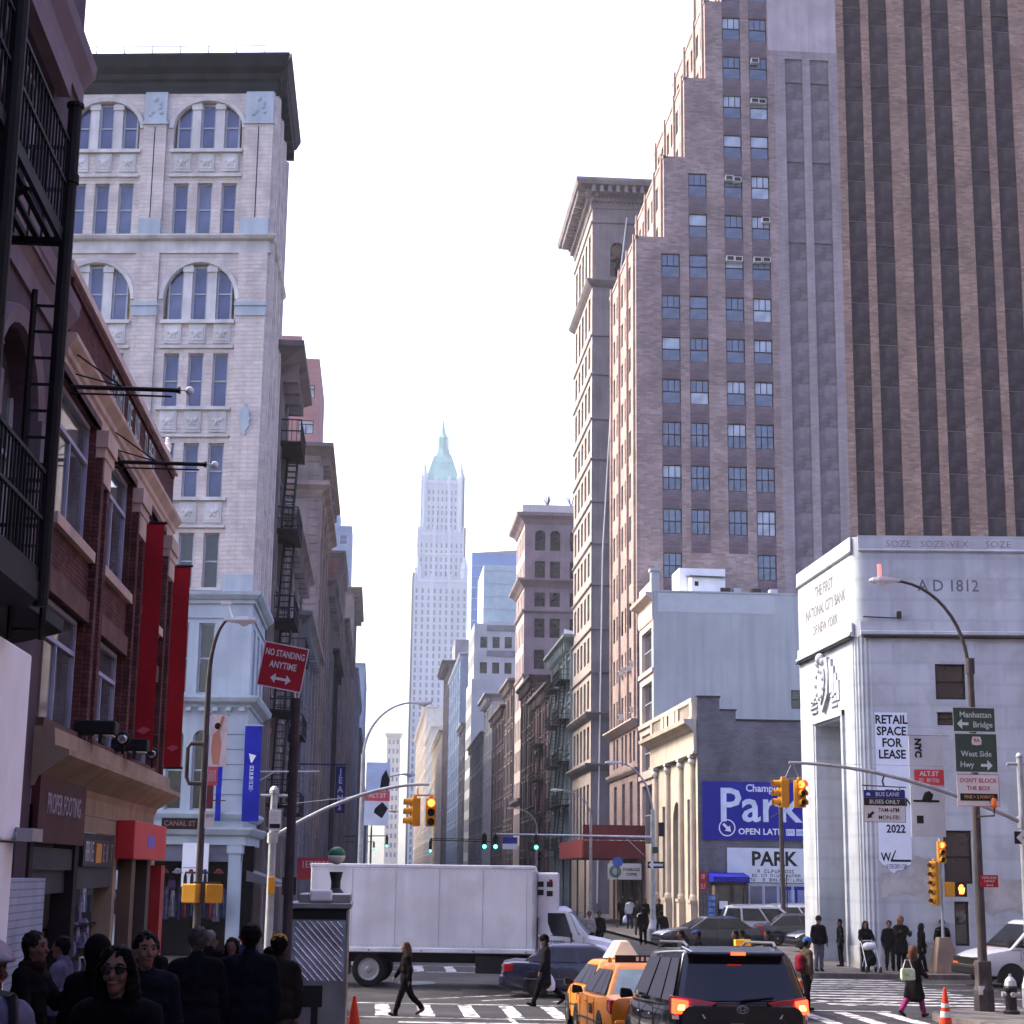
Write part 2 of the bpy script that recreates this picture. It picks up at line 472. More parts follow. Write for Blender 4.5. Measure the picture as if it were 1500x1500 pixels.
# far crosswalk over the avenue
for k in range(12):
    x = .3 + k * 1.1
    y0 = far_kerb(x) + .3
    stripe([(x, y0), (x + .34, y0), (x + .36, y0 + 3.4), (x + .02, y0 + 3.4)])
line((-.6, far_kerb(-.6)), (13.2, far_kerb(13.2)), .15); line((-.6, far_kerb(-.6) + 3.9), (13.2, far_kerb(13.2) + 3.9), .15)
# cross street lane lines and keep-clear box lines
for y, w in ((50.9, .12), (54.6, .12), (57.4, .12)):
    for k in range(16):
        x = -26 + k * 3.6
        if -2 < x < 12: continue
        line((x, y - .1 * x), (x + 1.8, y - .1 * (x + 1.8)), w, 'lane_line')
for k in range(7):
    line((1 + k * 1.9, 47.2 - .1 * k * 1.9), (4.8 + k * 1.9, 50.0 - .1 * k * 1.9), .12, 'box_line')
for k in range(4):
    line((4.4, 70 + k * 12), (4.4, 75 + k * 12), .12, 'lane_line'); line((8.9, 70 + k * 12), (8.9, 75 + k * 12), .12, 'lane_line')
# manhole covers
for (x, y) in ((2.6, 48.9), (8.4, 47.4), (5.6, 57.0)):
    MB().lathe([(.0, .004), (.34, .006), (.36, .004), (.36, .0)], (x, y, 0), 20).build('manhole_cover', mat('cast_iron', (.03, .03, .03), rough=.5, metal=.6), road)

# repairs, tar seams and oil stains in the asphalt
random.seed(12)
M_TAR = mat('fresh_tar', (.012, .011, .012), rough=.45, var=.3, scale=3, bump=.2)
M_PATCH = mat('old_asphalt_patch', (.06, .056, .058), rough=.75, var=.3, scale=2, bump=.5, bscale=50)
def blob(cx, cy, rx, ry, m_, name, dz=.003, sq=False):
    P = []; n = 22
    for k in range(n):
        a = 2 * math.pi * k / n; f = 1 + random.uniform(-.18, .18)
        if sq: f = 1 / max(abs(math.cos(a)), abs(math.sin(a))) * (1 + random.uniform(-.02, .02))
        x, y = cx + rx * math.cos(a) * f, cy + ry * math.sin(a) * f; P.append((x, y, gz(y) + dz))
    MB().poly(P).build(name, m_, road)
for k in range(9): blob(random.uniform(0, 13), random.uniform(42, 60), random.uniform(.3, .8), random.uniform(.5, 1.3), M_PATCH if k % 2 else M_TAR, 'tar_patch', .002, k % 3 == 0)
for k in range(10): blob(random.uniform(0, 17), random.uniform(40, 58), random.uniform(.1, .3), random.uniform(.2, .5), M_TAR, 'oil_stain', .0025)
for k in range(12):
    x, y = random.uniform(-1, 15), random.uniform(40, 58); a = random.uniform(-.6, .6) + (math.pi / 2 if k % 2 else 0); pts = []
    for j in range(9): pts.append((x, y, gz(y) + .003)); x += math.cos(a) * .5 + random.uniform(-.08, .08); y += math.sin(a) * .5 + random.uniform(-.08, .08)
    m = MB()
    for j in range(8):
        p_, q_ = Vector(pts[j]), Vector(pts[j + 1]); n_ = Vector((-(q_ - p_).y, (q_ - p_).x, 0)).normalized() * random.uniform(.012, .03); m.quad(p_ - n_, q_ - n_, q_ + n_, p_ + n_)
    m.build('tar_seam', M_TAR, road)
# ------------------------------------------------------------------ shared building materials
M_STONE = mat('weathered_cream_masonry', (.67, .60, .55), rough=.9, var=.16, scale=.9, streak=.3, bump=.9, bscale=5, brick=(.5, .17, (.86, .85, .85), .10), dirt=(.34, .30, .29), dirt_amt=.6)
M_TRIM = mat('cast_stone_trim', (.56, .55, .53), rough=.85, var=.15, scale=1.2, streak=.4, bump=.25, bscale=14)
M_BLUEP = mat('pale_blue_paint', (.40, .46, .50), rough=.7, var=.1, scale=.8, streak=.35, bump=.1, bscale=10)
M_DKGREEN = mat('dark_cornice_metal', (.020, .021, .025), rough=.6, var=.25, scale=1.5, streak=.3, bump=.15)
M_IRON = mat('black_iron', (.004, .003, .0035), rough=.7, var=.2, bump=.1, spec=.25)
M_GBLUE = glass('window_glass_sky_blue', (.050, .062, .150))  # blue of the reflected sky put into the glass colour
M_GBLUE2 = glass('window_glass_sky_blue_pale', (.09, .11, .20))  # paler copy, reflected sky again put into the colour
M_GDARK = glass('window_glass_dark', (.016, .016, .022))
M_GLITE = glass('window_blind_pale', (.30, .34, .40), rough=.25)
M_FRM_W = mat('window_frame_grey', (.36, .39, .43), rough=.6, var=.1, bump=.05)
M_FRM_D = mat('window_frame_dark', (.035, .022, .022), rough=.6, var=.1, bump=.05)
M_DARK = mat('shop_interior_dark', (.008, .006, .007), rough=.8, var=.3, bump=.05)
M_ROOF = mat('flat_roof', (.10, .10, .10), rough=.9)
M_WHITE = mat('white_paint', (.72, .73, .75), rough=.6, var=.06, bump=.05)
M_BLACKP = mat('black_paint', (.012, .011, .012), rough=.45, var=.1, bump=.03)

# ------------------------------------------------------------------ ornate cream loft building beyond the crossing
b1 = tag(empty('loft_building', (-4.9, 64, .15)), 'tall ornate cream loft building with arched top windows and dark overhanging cornice', 'building')
N1 = Plane((-4.9, 64), (1, -.12)); W1 = Plane((-4.9, 64), (0, 1))
BW = [(-3.84, -3.38), (-2.88, -2.43), (-1.92, -1.46)]
ROWS1 = [(27.83, 29.9), (20.77, 22.86), (17.2, 19.27), (13.7, 15.76)]
up, lo, hol, hol2 = MB(), MB(), [], []
NB = 4
for k in range(NB):
    o = -4.12 * k
    hol += [(-4.02 + o, -1.28 + o, 31.38, 33.42, 1.15), (-4.05 + o, -1.25 + o, 24.27, 26.6, 1.5)]
    for z0, z1 in ROWS1: hol += [(a + o - .07, b + o + .07, z0 - .05, z1 + .05) for a, b in BW]
    hol2 += [(a + o - .07, b + o + .07, 9.72, 12.36) for a, b in BW]
    hol2 += [(a + o - .09, b + o + .09, 5.44, 8.36, .3) for a, b in BW]
facade(up, N1, (-17, 0), (13.4, 34.2), hol, .34)
facade(lo, N1, (-17, 0), (4.5, 13.4), hol2, .34)
# side face on the avenue
holW, holW2 = [], []
for k in range(3):
    for z0, z1 in ROWS1 + [(31.38, 33.3), (24.27, 26.4)]: holW.append((1.15 + k * 2.1, 2.15 + k * 2.1, z0, z1))
    for z0, z1 in ((9.78, 12.31), (5.6, 8.3)): holW2.append((1.15 + k * 2.1, 2.15 + k * 2.1, z0, z1))
facade(up, W1, (0, 7.2), (13.4, 34.2), holW, .34)
facade(lo, W1, (0, 7.2), (4.5, 13.4), holW2, .34)
up.quad(N1.at(-17, 35.2), N1.at(0, 35.2), W1.at(7.2, 35.2), N1.at(-17, 35.2) + Vector((0, 7.2, 0)))
up.quad(N1.at(-17, 34.2), N1.at(0, 34.2), W1.at(7.2, 34.2), N1.at(-17, 34.2) + Vector((0, 7.2, 0)))
up.quad(W1.at(7.2, 4.5), W1.at(7.2, 34.2), W1.at(7.2, 34.2) + Vector((-17, 0, 0)), W1.at(7.2, 4.5) + Vector((-17, 0, 0)))
up.build('wall', M_STONE, b1); lo.build('base_wall', M_BLUEP, b1)
for k in range(NB):
    o = -4.12 * k
    for (z0, z1) in ROWS1 + [(31.38, 33.3), (24.27, 26.45)]:
        for a, b in BW: window(N1, a + o - .07, b + o + .07, z0 - .05, z1 + .05, b1, M_FRM_W, (M_GBLUE if z0 > 15 or k else M_GDARK) if random.random() < .8 else M_GBLUE2, ('sash',), .2, g2m=M_GBLUE2 if random.random() < .25 else None)
    for a, b in BW:
        window(N1, a + o - .07, b + o + .07, 9.72, 12.36, b1, M_FRM_W, M_GDARK, ('sash',), .2)
        window(N1, a + o - .09, b + o + .09, 5.44, 8.36, b1, M_FRM_W, M_GDARK, ('sash',), .2)
    # mullion piers inside the big arches
    for z0, z1 in ((31.38, 33.4), (24.27, 26.55)):
        for a, b in ((-3.38, -2.88), (-2.43, -1.92)):
            m = MB(); N1.box(m, a + o + .08, b + o - .08, z0, z1, -.33, -.02); N1.box(m, a + o + .04, b + o - .04, z1 - .32, z1 - .1, -.2, .03)
            m.build('mullion', M_TRIM, b1)
    # arch mouldings
    for cz, hw, ri in ((32.27, 1.37, 1.15), (25.1, 1.4, 1.5)):
        m = MB(); c = -2.65 + o; n = 14; rg = []
        for t in range(n + 1):
            a = math.pi * t / n; cu, su = math.cos(a), math.sin(a)
            rg.append([N1.at(c - (hw + e) * cu, cz + (ri + e) * su, d) for e, d in ((.02, 0), (.02, .09), (.17, .12), (.20, .05), (.20, 0))])
        m.rings(rg); m.build('arch_moulding', M_TRIM, b1)
    # spandrels with relief ornament
    for zc, top in ((30.43, 31.2), (23.3, 24.1), (19.75, 20.6), (16.2, 17.0)):
        for a, b in BW:
            m = MB(); N1.box(m, a + o - .1, b + o + .1, zc, top, 0, .05); N1.box(m, a + o - .03, b + o + .03, zc + .1, top - .08, .05, .07)
            uc = (a + b) / 2 + o; zz = (zc + top) / 2
            for du, dz, rr_ in ((0, 0, .13), (-.14, .06, .09), (.14, .06, .09), (-.08, -.12, .07), (.08, -.12, .07)):
                q = N1.at(uc + du, zz + dz, .07); m.ball(q, rr_, 8, 5, (1, .5, 1))
            m.build('relief_panel', M_TRIM, b1, smooth=False)
    for z, h, pr in ((31.22, .14, .16), (24.1, .14, .16), (20.62, .13, .14), (17.05, .13, .14), (13.58, .12, .12), (30.2, .1, .1), (23.1, .1, .1), (19.55, .1, .1), (16.0, .1, .1)):
        m = MB(); N1.box(m, -4.1 + o, -1.2 + o, z, z + h, 0, pr); m.build('sill_course', M_TRIM, b1)
    # piers
    for a, b in ((-5.22 + o, -4.3 + o),) + (((-1.16, -.02),) if k == 0 else ()):
        m = MB()
        N1.box(m, a, b, 13.5, 24.4, 0, .10); N1.box(m, a, b, 24.98, 27.0, 0, .10); N1.box(m, a, b, 28.42, 32.4, 0, .13)
        m.build('pier', M_STONE, b1)
        m = MB()
        N1.box(m, a - .03, b + .03, 24.4, 24.98, 0, .15); N1.box(m, a - .08, b + .08, 24.8, 24.9, .1, .2); m.build('pier_capital', M_BLUEP, b1); m = MB()
        N1.box(m, a + .02, b - .02, 27.72, 28.42, 0, .17); m.build('pier_base', M_BLUEP, b1); m = MB()
        N1.box(m, a - .02, b + .02, 13.5, 14.2, .05, .16); m.build('pier_base', M_BLUEP, b1); m = MB()
        N1.box(m, a - .05, b + .05, 32.4, 32.52, 0, .2); N1.box(m, a + .02, b - .02, 32.52, 33.78, 0, .15)
        q = N1.at((a + b) / 2, 33.15, .15)
        for t in range(7): m.ball(q + N1.r * (.22 * math.sin(t * 2.4)) + Vector((0, 0, .34 * math.cos(t * 1.7))), .1, 7, 5, (1, .5, 1))
        m.build('pier_block', M_BLUEP, b1)
        m = MB(); N1.box(m, (a + b) / 2 - .02, (a + b) / 2 + .02, 28.45, 32.3, .13, .135); m.build('joint', M_BLACKP, b1)
# avenue face: ribs
for k in range(4):
    m = MB(); W1.box(m, .12 + k * 2.1, .92 + k * 2.1, 13.5, 33.7, 0, .14); W1.box(m, .3 + k * 2.1, .7 + k * 2.1, 13.5, 33.7, .14, .2); m.build('pier', M_STONE, b1)
for h in holW: window(W1, *h[:4], b1, M_FRM_W, M_GDARK, ('sash',), .28)
for h in holW2: window(W1, *h[:4], b1, M_FRM_W, M_GDARK, ('sash',), .28)
def belt(z, prof, m, name='belt_course'):
    mb = MB(); cornice(mb, N1, -17, 0, z, prof, False, True); cornice(mb, W1, 0, 7.2, z, prof, True, False)
    mb.build(name, m, b1)
belt(27.0, [(.08, 0), (.08, .1), (.04, .12), (.04, .5), (.22, .55), (.3, .66), (.3, .72)], M_TRIM)
belt(13.1, [(.1, 0), (.1, .12), (.2, .16), (.34, .3), (.36, .42)], M_BLUEP)
belt(9.2, [(.06, 0), (.1, .1), (.34, .2), (.42, .34), (.42, .42)], M_BLUEP)
belt(5.1, [(.08, 0), (.2, .08), (.28, .2), (.28, .3)], M_BLUEP)
belt(4.2, [(.14, 0), (.14, .3), (.3, .36), (.42, .55), (.42, .62)], M_BLUEP, 'shop_cornice')
belt(12.55, [(.06, 0), (.06, .08)], M_BLUEP)
m = MB()
for k in range(34): N1.box(m, -16.8 + k * .5, -16.6 + k * .5, 9.06, 9.2, .0, .24)
m.build('dentils', M_BLUEP, b1)
# top cornice
prof = [(.04, 0), (.08, .25), (.08, .45), (.18, .55), (.22, .75), (.45, .95), (.55, 1.2), (.62, 1.36), (.62, 1.46)]
mb = MB(); cornice(mb, N1, -17, 0, 33.78, prof, False, True); cornice(mb, W1, 0, 7.2, 33.78, prof, True, True); mb.build('roof_cornice', M_DKGREEN, b1)
m = MB()
for k in range(8): W1.box(m, .5 + k * .9, .8 + k * .9, 33.95, 34.6, .08, .4)
m.build('cornice_bracket', M_DKGREEN, b1)
m = MB()
for k in range(15):
    p = N1.at(-.6 - k * 1.15, 35.2, -.4); m.tube([p, p + Vector((0, 0, .85))], .022, 5)
for h in (.45, .85): m.tube([N1.at(-.6, 35.2 + h, -.4), N1.at(-16.7, 35.2 + h, -.4)], .018, 5)
m.build('roof_railing', M_FRM_D, b1)
# tie plate ornament on the corner pier
m = MB(); pts = [(0, .66), (.06, .6), (.04, .5), (.12, .4), (.2, .3), (.17, .1), (.22, 0), (.17, -.1), (.2, -.25), (.12, -.38), (.04, -.48), (.06, -.6), (0, -.66)]
m.prism(pts + [(-a, b) for a, b in pts[-2:0:-1]], .1, .17, lambda a, b, h: N1.at(-.62 + a, 20.25 + b, h)); m.build('tie_plate', M_BLUEP, b1)
# lower corner: smooth panel joints and ground floor shop openings
for z in (6.0, 6.55, 7.1, 7.65, 8.2):
    m = MB(); N1.box(m, -1.2, -.1, z, z + .03, 0, .012); m.build('joint', mat('joint_grey_mortar', (.2, .22, .24), rough=.9), b1)  # thin grey mortar lines between the corner panels
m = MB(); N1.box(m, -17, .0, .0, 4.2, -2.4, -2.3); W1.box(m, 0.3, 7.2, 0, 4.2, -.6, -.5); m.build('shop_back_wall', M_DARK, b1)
for u in (-16.8, -12.6, -8.4, -4.4, -.25):
    m = MB(); N1.box(m, u - .22, u + .22, 0, 4.25, -.3, .05); N1.box(m, u - .28, u + .28, 3.9, 4.2, -.3, .12); m.build('shop_pier', M_BLUEP, b1)
m = MB(); N1.box(m, -17, 0, 3.6, 4.2, -.25, .0); m.build('shop_fascia', mat('fascia_lilac', (.16, .16, .2), rough=.6), b1)
# goods hanging at the open stalls: each thing apart
random.seed(11)
GOODC = [(.03, .01, .04), (.02, .02, .05), (.1, .02, .03), (.12, .11, .14), (.03, .03, .03), (.06, .05, .10), (.16, .15, .2), (.02, .03, .06), (.08, .03, .05)]
def hang(u, z, w, h, kind, lab, d=.5):
    c = random.choice(GOODC); mm = mat('goods_%.2f_%.2f_%.2f' % c, c, rough=.7, var=.4, scale=6, bump=.3, bscale=18)
    p = N1.at(u, z, d); m = MB()
    if kind == 'scarf':
        n = 6; rg = []
        for k in range(n + 1):
            t = k / n
            rg.append([(p.x + (s_ * w / 2 * (.55 + .45 * t)), p.y + .03 * math.sin(5 * s_ + t * 4) + dd, p.z - h * t) for s_, dd in ((-1, 0), (-.3, .04), (.4, -.02), (1, .02), (1, .05), (.3, .03), (-.3, .09), (-1, .05))])
        m.rings(rg)
    elif kind == 'bag':
        m.rings([[(p.x + w / 2 * k2 * a, p.y + .09 * k2 * b, p.z - zz) for a, b in ((-1, -1), (1, -1), (1, 1), (-1, 1))] for zz, k2 in ((h, .9), (h * .9, 1), (h * .3, .8), (h * .25, .7))])
        m.tube([(p.x - w * .3, p.y, p.z - h * .3), (p.x - w * .2, p.y, p.z), (p.x + w * .2, p.y, p.z), (p.x + w * .3, p.y, p.z - h * .3)], .012, 5)
    else:
        m.ball((p.x, p.y, p.z - h / 2), w / 2, 10, 7, (1, .8, h / w)); m.tube([(p.x - w * .7, p.y - .05, p.z - h * .8), (p.x, p.y - .12, p.z - h * .86), (p.x + w * .7, p.y - .05, p.z - h * .8)], .04, 6)
    o = m.build({'scarf': 'scarf', 'bag': 'handbag', 'cap': 'cap'}[kind], mm)
    o.location = (0, 0, 0)
    return tag(o, lab, {'scarf': 'scarf', 'bag': 'handbag', 'cap': 'cap'}[kind], 'goods hanging at the street stalls')
for k in range(24):
    hang(-.5 - k * .23, random.uniform(2.55, 2.75), .24, random.uniform(.85, 1.2), 'scarf', 'dark scarf hanging at the open stall under the pale blue shopfront')
for k in range(20):
    hang(-2.4 - k * .36, random.uniform(2.6, 3.2), .3, .42, 'bag', 'small dark handbag hanging at the stall beside the red shop sign')
for k in range(10):
    hang(-.7 - k * .5, 3.35, .24, .18, 'cap', 'dark cap on the top rail of the open stall')
# white display panel with four figures, on the corner stall
o = MB(); N1.box(o, -2.05, -1.1, 2.7, 4.25, .5, .56)
wp = tag(o.build('poster_board', M_WHITE), 'white display panel with four dark figures above the corner stall', 'panel')
for k in range(4):
    m = MB(); c = -1.9 + k * .24
    m.prism([(c - .07, 2.75), (c + .07, 2.75), (c + .06, 3.05), (c + .02, 3.2), (c, 3.26), (c - .02, 3.2), (c - .06, 3.05)], .56, .565, lambda a, b, h: N1.at(a, b, h)); m.build('printed_figure', M_BLACKP, wp)
m = MB(); N1.box(m, -2.0, -1.25, 3.36, 3.38, .56, .565); m.build('printed_line', M_BLACKP, wp)
# blue banners
M_BLUEB = mat('banner_blue_cloth', (.012, .02, .30), rough=.8, var=.15, scale=2, bump=.2, bscale=9)
for nm, u0, u1, lab in (('wide', .0, .62, 'royal blue vertical banner with white lettering on the cream building corner'), ('slim', -.98, -.78, 'narrow edge-on blue banner beside the royal blue corner banner')):
    m = MB(); n = 10; rg = []
    for k in range(n + 1):
        z = 8.5 - 3.45 * k / n; w = .03 * math.sin(k * 1.1)
        rg.append([N1.at(u0, z, .35 + w), N1.at(u1, z, .35 + w), N1.at(u1, z, .37 + w), N1.at(u0, z, .37 + w)])
    m.rings(rg); bn = tag(m.build('banner', M_BLUEB), lab, 'banner', 'blue banners')
    rd = MB(); rd.tube([N1.at(u0 - .05, 8.52, .36), N1.at(u1 + .05, 8.52, .36)], .025, 6); rd.tube([N1.at((u0 + u1) / 2, 8.52, .36), N1.at((u0 + u1) / 2, 8.52, 0)], .02, 6); rd.build('banner_rod', M_FRM_W, bn)
    if nm == 'wide':
        m = MB(); m.prism([(.18, 7.5), (.45, 7.42), (.3, 7.15), (.25, 7.2)], .405, .41, lambda a, b, h: N1.at(a, b, h)); m.build('printed_mark', M_WHITE, bn)
        strokes(N1, .24, .38, 6.1, 7.05, 14, M_WHITE, bn, .412, vert=True)
# ------------------------------------------------------------------ red brick shop building at the near corner
M_BRICK = mat('red_brick', (.125, .047, .044), rough=.9, var=.28, scale=1.6, bump=.9, bscale=30, streak=.25, brick=(.22, .075, (.30, .26, .26), .45))
M_SANDST = mat('sandstone_band', (.44, .33, .28), rough=.85, var=.14, scale=1.4, streak=.35, bump=.2)
M_BROWNST = mat('brownstone_lintel', (.11, .058, .05), rough=.85, var=.25, scale=2, bump=.2)
M_BEIGE = mat('beige_stone_fascia', (.29, .215, .155), rough=.85, var=.15, scale=1.5, streak=.3, bump=.3, bscale=25)
M_FRM_LB = mat('window_frame_lilac', (.30, .31, .42), rough=.5, var=.1, bump=.03)
M_GSHOP = glass('window_glass_grey', (.085, .10, .115), var=.5, scale=1.3)
b2 = tag(empty('brick_building', (-4.8, 31, .3)), 'three storey red brick shop building with cream cornice band and tall windows', 'building')
E2 = Plane((-4.8, 24.4), (0, 1))           # u = Y - 24.4
S2 = Plane((-4.8, 38), (1, -.12))
BAYS = [(.02, 3.32), (4.35, 7.65), (8.9, 12.3)]
hol = []
for a, b in BAYS: hol += [(a + .12, b - .02, 5.4, 7.2), (a + .12, b - .02, 8.35, 10.45)]
w = MB(); facade(w, E2, (0, 13.6), (5.0, 12.0), hol, .32)
w.quad(E2.at(0, 12), E2.at(13.6, 12), E2.at(13.6, 12, -10), E2.at(0, 12, -10)); w.quad(E2.at(0, 5), E2.at(0, 12), E2.at(0, 12, -10), E2.at(0, 5, -10))
hc = [(-8.5 + k * 2.7, -6.6 + k * 2.7, z0, z1) for k in range(3) for z0, z1 in ((5.4, 7.2), (8.35, 10.45))]
facade(w, S2, (-10, 0), (5.0, 12.0), hc, .3)
w.build('wall', M_BRICK, b2)
for h in hc: window(S2, *h, b2, M_FRM_LB, M_GSHOP, ('tee',), .22)
for h in hol:
    m = MB(); W_, H_ = h[1] - h[0], h[3] - h[2]
    window(E2, *h, b2, M_FRM_LB, M_GSHOP, ('tee',), .16)
    m = MB(); E2.box(m, h[0] - .12, h[1] + .12, h[2] - .17, h[2], -.05, .1); m.build('sill', M_SANDST if h[2] > 8 else M_BROWNST, b2)
    m = MB(); E2.box(m, h[0] - .15, h[1] + .15, h[3], h[3] + (.34 if h[2] < 8 else .12), -.02, .06); m.build('lintel', M_BROWNST, b2)
# brick piers between bays: two proud ribs each
for a, b in ((3.38, 4.3), (7.72, 8.85), (12.4, 13.58)):
    for (c, d) in ((a, a + .28), (b - .28, b)):
        m = MB(); E2.box(m, c, d, 5.05, 10.3, 0, .12); m.build('pier', M_BRICK, b2)
    m = MB(); E2.box(m, a - .06, b + .06, 10.12, 10.4, 0, .2); E2.box(m, a - .02, b + .02, 9.95, 10.12, 0, .16); E2.box(m, a + .1, b - .1, 9.55, 9.95, .0, .14); m.build('capital', M_SANDST, b2)
m = MB(); cornice(m, E2, 0, 13.6, 10.45, [(.05, 0), (.05, .22), (.09, .26), (.09, .36), (.14, .42), (.2, .5), (.2, .58)], False, True); m.build('cornice_band', M_SANDST, b2)
m = MB(); E2.box(m, -.02, 13.62, 12.0, 12.14, -.3, .09); m.build('coping', mat('coping_stone', (.50, .40, .36), rough=.8, var=.1), b2)
m = MB(); E2.box(m, .3, 13.3, 11.86, 11.98, 0, .05); E2.box(m, .3, 13.3, 11.12, 11.2, 0, .03); E2.box(m, 0, 13.6, 5.05, 5.2, 0, .05); m.build('brick_course', M_BRICK, b2)
strokes(E2, 4.3, 10.2, 11.3, 11.75, 18, mat('green_metal_letters', (.10, .16, .17), rough=.35, metal=.6), b2, .03, seed=4)
# ledge above the shops
m = MB(); cornice(m, E2, -.1, 13.2, 4.45, [(.04, 0), (.08, .12), (.22, .22), (.4, .34), (.5, .42), (.5, .5), (.3, .56), (.28, .8), (.05, .82)], False, True); m.build('shop_ledge', M_BEIGE, b2)
m = MB(); E2.box(m, 3.9, 13.0, 4.18, 4.45, -.02, .05); E2.box(m, 3.9, 7.8, 3.92, 4.165, -.02, .04); m.build('fascia_panel', M_BEIGE, b2)
# shop front: dark frames, signs, shutters
M_SHOPF = mat('shopfront_brown', (.018, .012, .013), rough=.7, var=.25, bump=.1)
M_SHOPG = mat('shopfront_grey', (.04, .04, .048), rough=.6, var=.2, bump=.1)
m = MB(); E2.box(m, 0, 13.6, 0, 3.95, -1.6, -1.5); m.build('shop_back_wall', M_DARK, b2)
for a, b in ((0, .25), (3.6, 3.95), (7.75, 8.1), (12.9, 13.55)):
    m = MB(); E2.box(m, a, b, 0, 4.2, -.3, .04); m.build('shop_pier', M_SHOPF if a < 5 else M_BEIGE, b2)
m = MB(); E2.box(m, 8.1, 12.9, 3.3, 4.18, -.3, 0); m.build('shop_header', M_SHOPG, b2)
m = MB(); E2.box(m, .25, 3.6, 3.3, 3.62, -.3, 0); E2.box(m, .3, 3.6, 2.95, 3.3, -.28, -.1); m.build('roller_shutter_box', M_SHOPG, b2)
m = MB(); E2.box(m, 3.95, 7.75, 3.0, 3.9, -.3, 0); m.build('sign_panel', M_SHOPG, b2)
sg = MB(); E2.box(sg, .0, 3.85, 3.68, 4.6, 0, .12); so = sg.build('sign_board', mat('sign_maroon', (.06, .014, .02), rough=.6, var=.2), b2)
E2.text('PROPER FOOTING', .42, mat('sign_lilac_letters', (.32, .29, .38), rough=.5), 1.95, 4.22, so, .13, .002, .8)
sg = MB(); E2.box(sg, 4.15, 7.35, 3.36, 3.8, 0, .08); so = sg.build('lit_sign', M_BLACKP, b2)
strokes(E2, 4.3, 5.15, 3.44, 3.76, 4, mat('sign_letters_white', (.5, .5, .62), rough=.5), so, .09, seed=2)
m = MB(); E2.box(m, 5.35, 5.95, 3.42, 3.74, .08, .095); m.build('orange_panel', mat('sign_orange', (.45, .2, .03), rough=.5), so)
strokes(E2, 6.15, 7.2, 3.44, 3.74, 6, mat('sign_letters_pink', (.4, .26, .38), rough=.5), so, .09, seed=3)
# display shelves with bright goods behind the middle shop window
random.seed(5)
for k in range(26):
    u, z = 4.2 + random.random() * 3.2, .9 + random.random() * 1.7
    c = random.choice([(.12, .10, .2), (.2, .2, .32), (.16, .05, .08), (.09, .08, .1), (.25, .24, .33)])
    m = MB(); q = E2.at(u, z, -.35)
    m.rings([[(q.x + .1 * a * k2, q.y + .13 * b * k2, q.z + dz) for a, b in ((-1, -1), (1, -1), (1, 1), (-1, 1))] for dz, k2 in ((0, .9), (.05, 1), (.2, .85), (.26, .5))])
    tag(m.build('handbag', mat('goods_%.2f_%.2f_%.2f' % c, c, rough=.7, var=.4, scale=6, bump=.3, bscale=18)), 'small handbag on show in the dark brick building shop front', 'handbag', 'goods in the brick building shop')
m = MB()
for z in (.85, 1.35, 1.85, 2.35): E2.box(m, 4.0, 7.7, z, z + .03, -.6, -.2)
tag(m.build('display_shelf', M_DARK), 'dark stepped display shelf inside the brick building shop', 'shelf')
# red light box sign on the corner
m = MB(); m.box(-4.76, -4.42, 32.2, 37.0, 3.5, 4.2)
rs = tag(m.build('box_sign', mat('sign_red', (.50, .03, .035), rough=.45, var=.06, bump=.02), bevel=.02), 'bright red box sign with a violet mark over the corner shop', 'sign')
E2b = Plane((-4.42, 24.4), (0, 1))
m = MB(); m.prism([(9.6, 3.98), (10.75, 3.94), (10.6, 3.72), (9.7, 3.72)], .003, .008, lambda a, b, h: E2b.at(a, b, h)); m.build('printed_mark', mat('sign_violet', (.16, .10, .42), rough=.5), rs)
# red and grey pilasters under the sign
for y, c in ((33.0, 'a'), (35.2, 'b')):
    m = MB(); m.box(-4.8, -4.55, y, y + .5, .3, 3.5); m.build('shop_pilaster', mat('pilaster_brown', (.11, .075, .055), rough=.7) if c == 'a' else mat('pilaster_olive', (.055, .045, .036), rough=.6), b2)
m = MB(); m.box(-4.8, -4.5, 37.1, 37.7, .25, 3.4); m.build('red_pilaster', mat('pilaster_red', (.30, .02, .02), rough=.5), b2)
# floodlights on the ledge
for k, y in enumerate((27.4, 31.2)):
    r_ = tag(empty('floodlight', (-4.35, y, 5.26)), ('black floodlight on the shop ledge, the one nearer the white panel', 'black floodlight on the shop ledge, the one nearer the red banners')[k], 'floodlight', 'floodlights on the ledge')
    MB().box(-.42, .22, -.2, .2, .12, .34).build('housing', M_IRON, r_, world=False, bevel=.03)
    MB().box(-.1, .18, -.16, .16, .10, .118).build('lens', mat('lamp_lens', (.7, .6, .5), rough=.3), r_, world=False)
    MB().box(-.03, .03, -.22, .22, -.02, .12).build('bracket', M_IRON, r_, world=False)
for k, y in enumerate((30.0, 33.9)):
    r_ = tag(empty('spotlight', (-4.4, y, 5.27)), ('small round chrome spotlight on the ledge below the middle window', 'small round chrome spotlight on the ledge between the red banners')[k], 'spotlight', 'round spotlights on the ledge')
    m = MB(); m.tube([(0, -.16, .24), (0, -.1, .25), (0, .08, .25), (0, .14, .25)], [.1, .13, .11, .05], 12); m.build('housing', M_IRON, r_, world=False, smooth=True)
    m = MB(); m.tube([(0, -.165, .24), (0, -.175, .24)], [.085, .05], 12); m.build('lens', mat('chrome', (.6, .6, .62), rough=.15, metal=.9), r_, world=False)
    MB().tube([(0, 0, -.02), (0, 0, .2)], .03, 6).build('stem', M_IRON, r_, world=False)
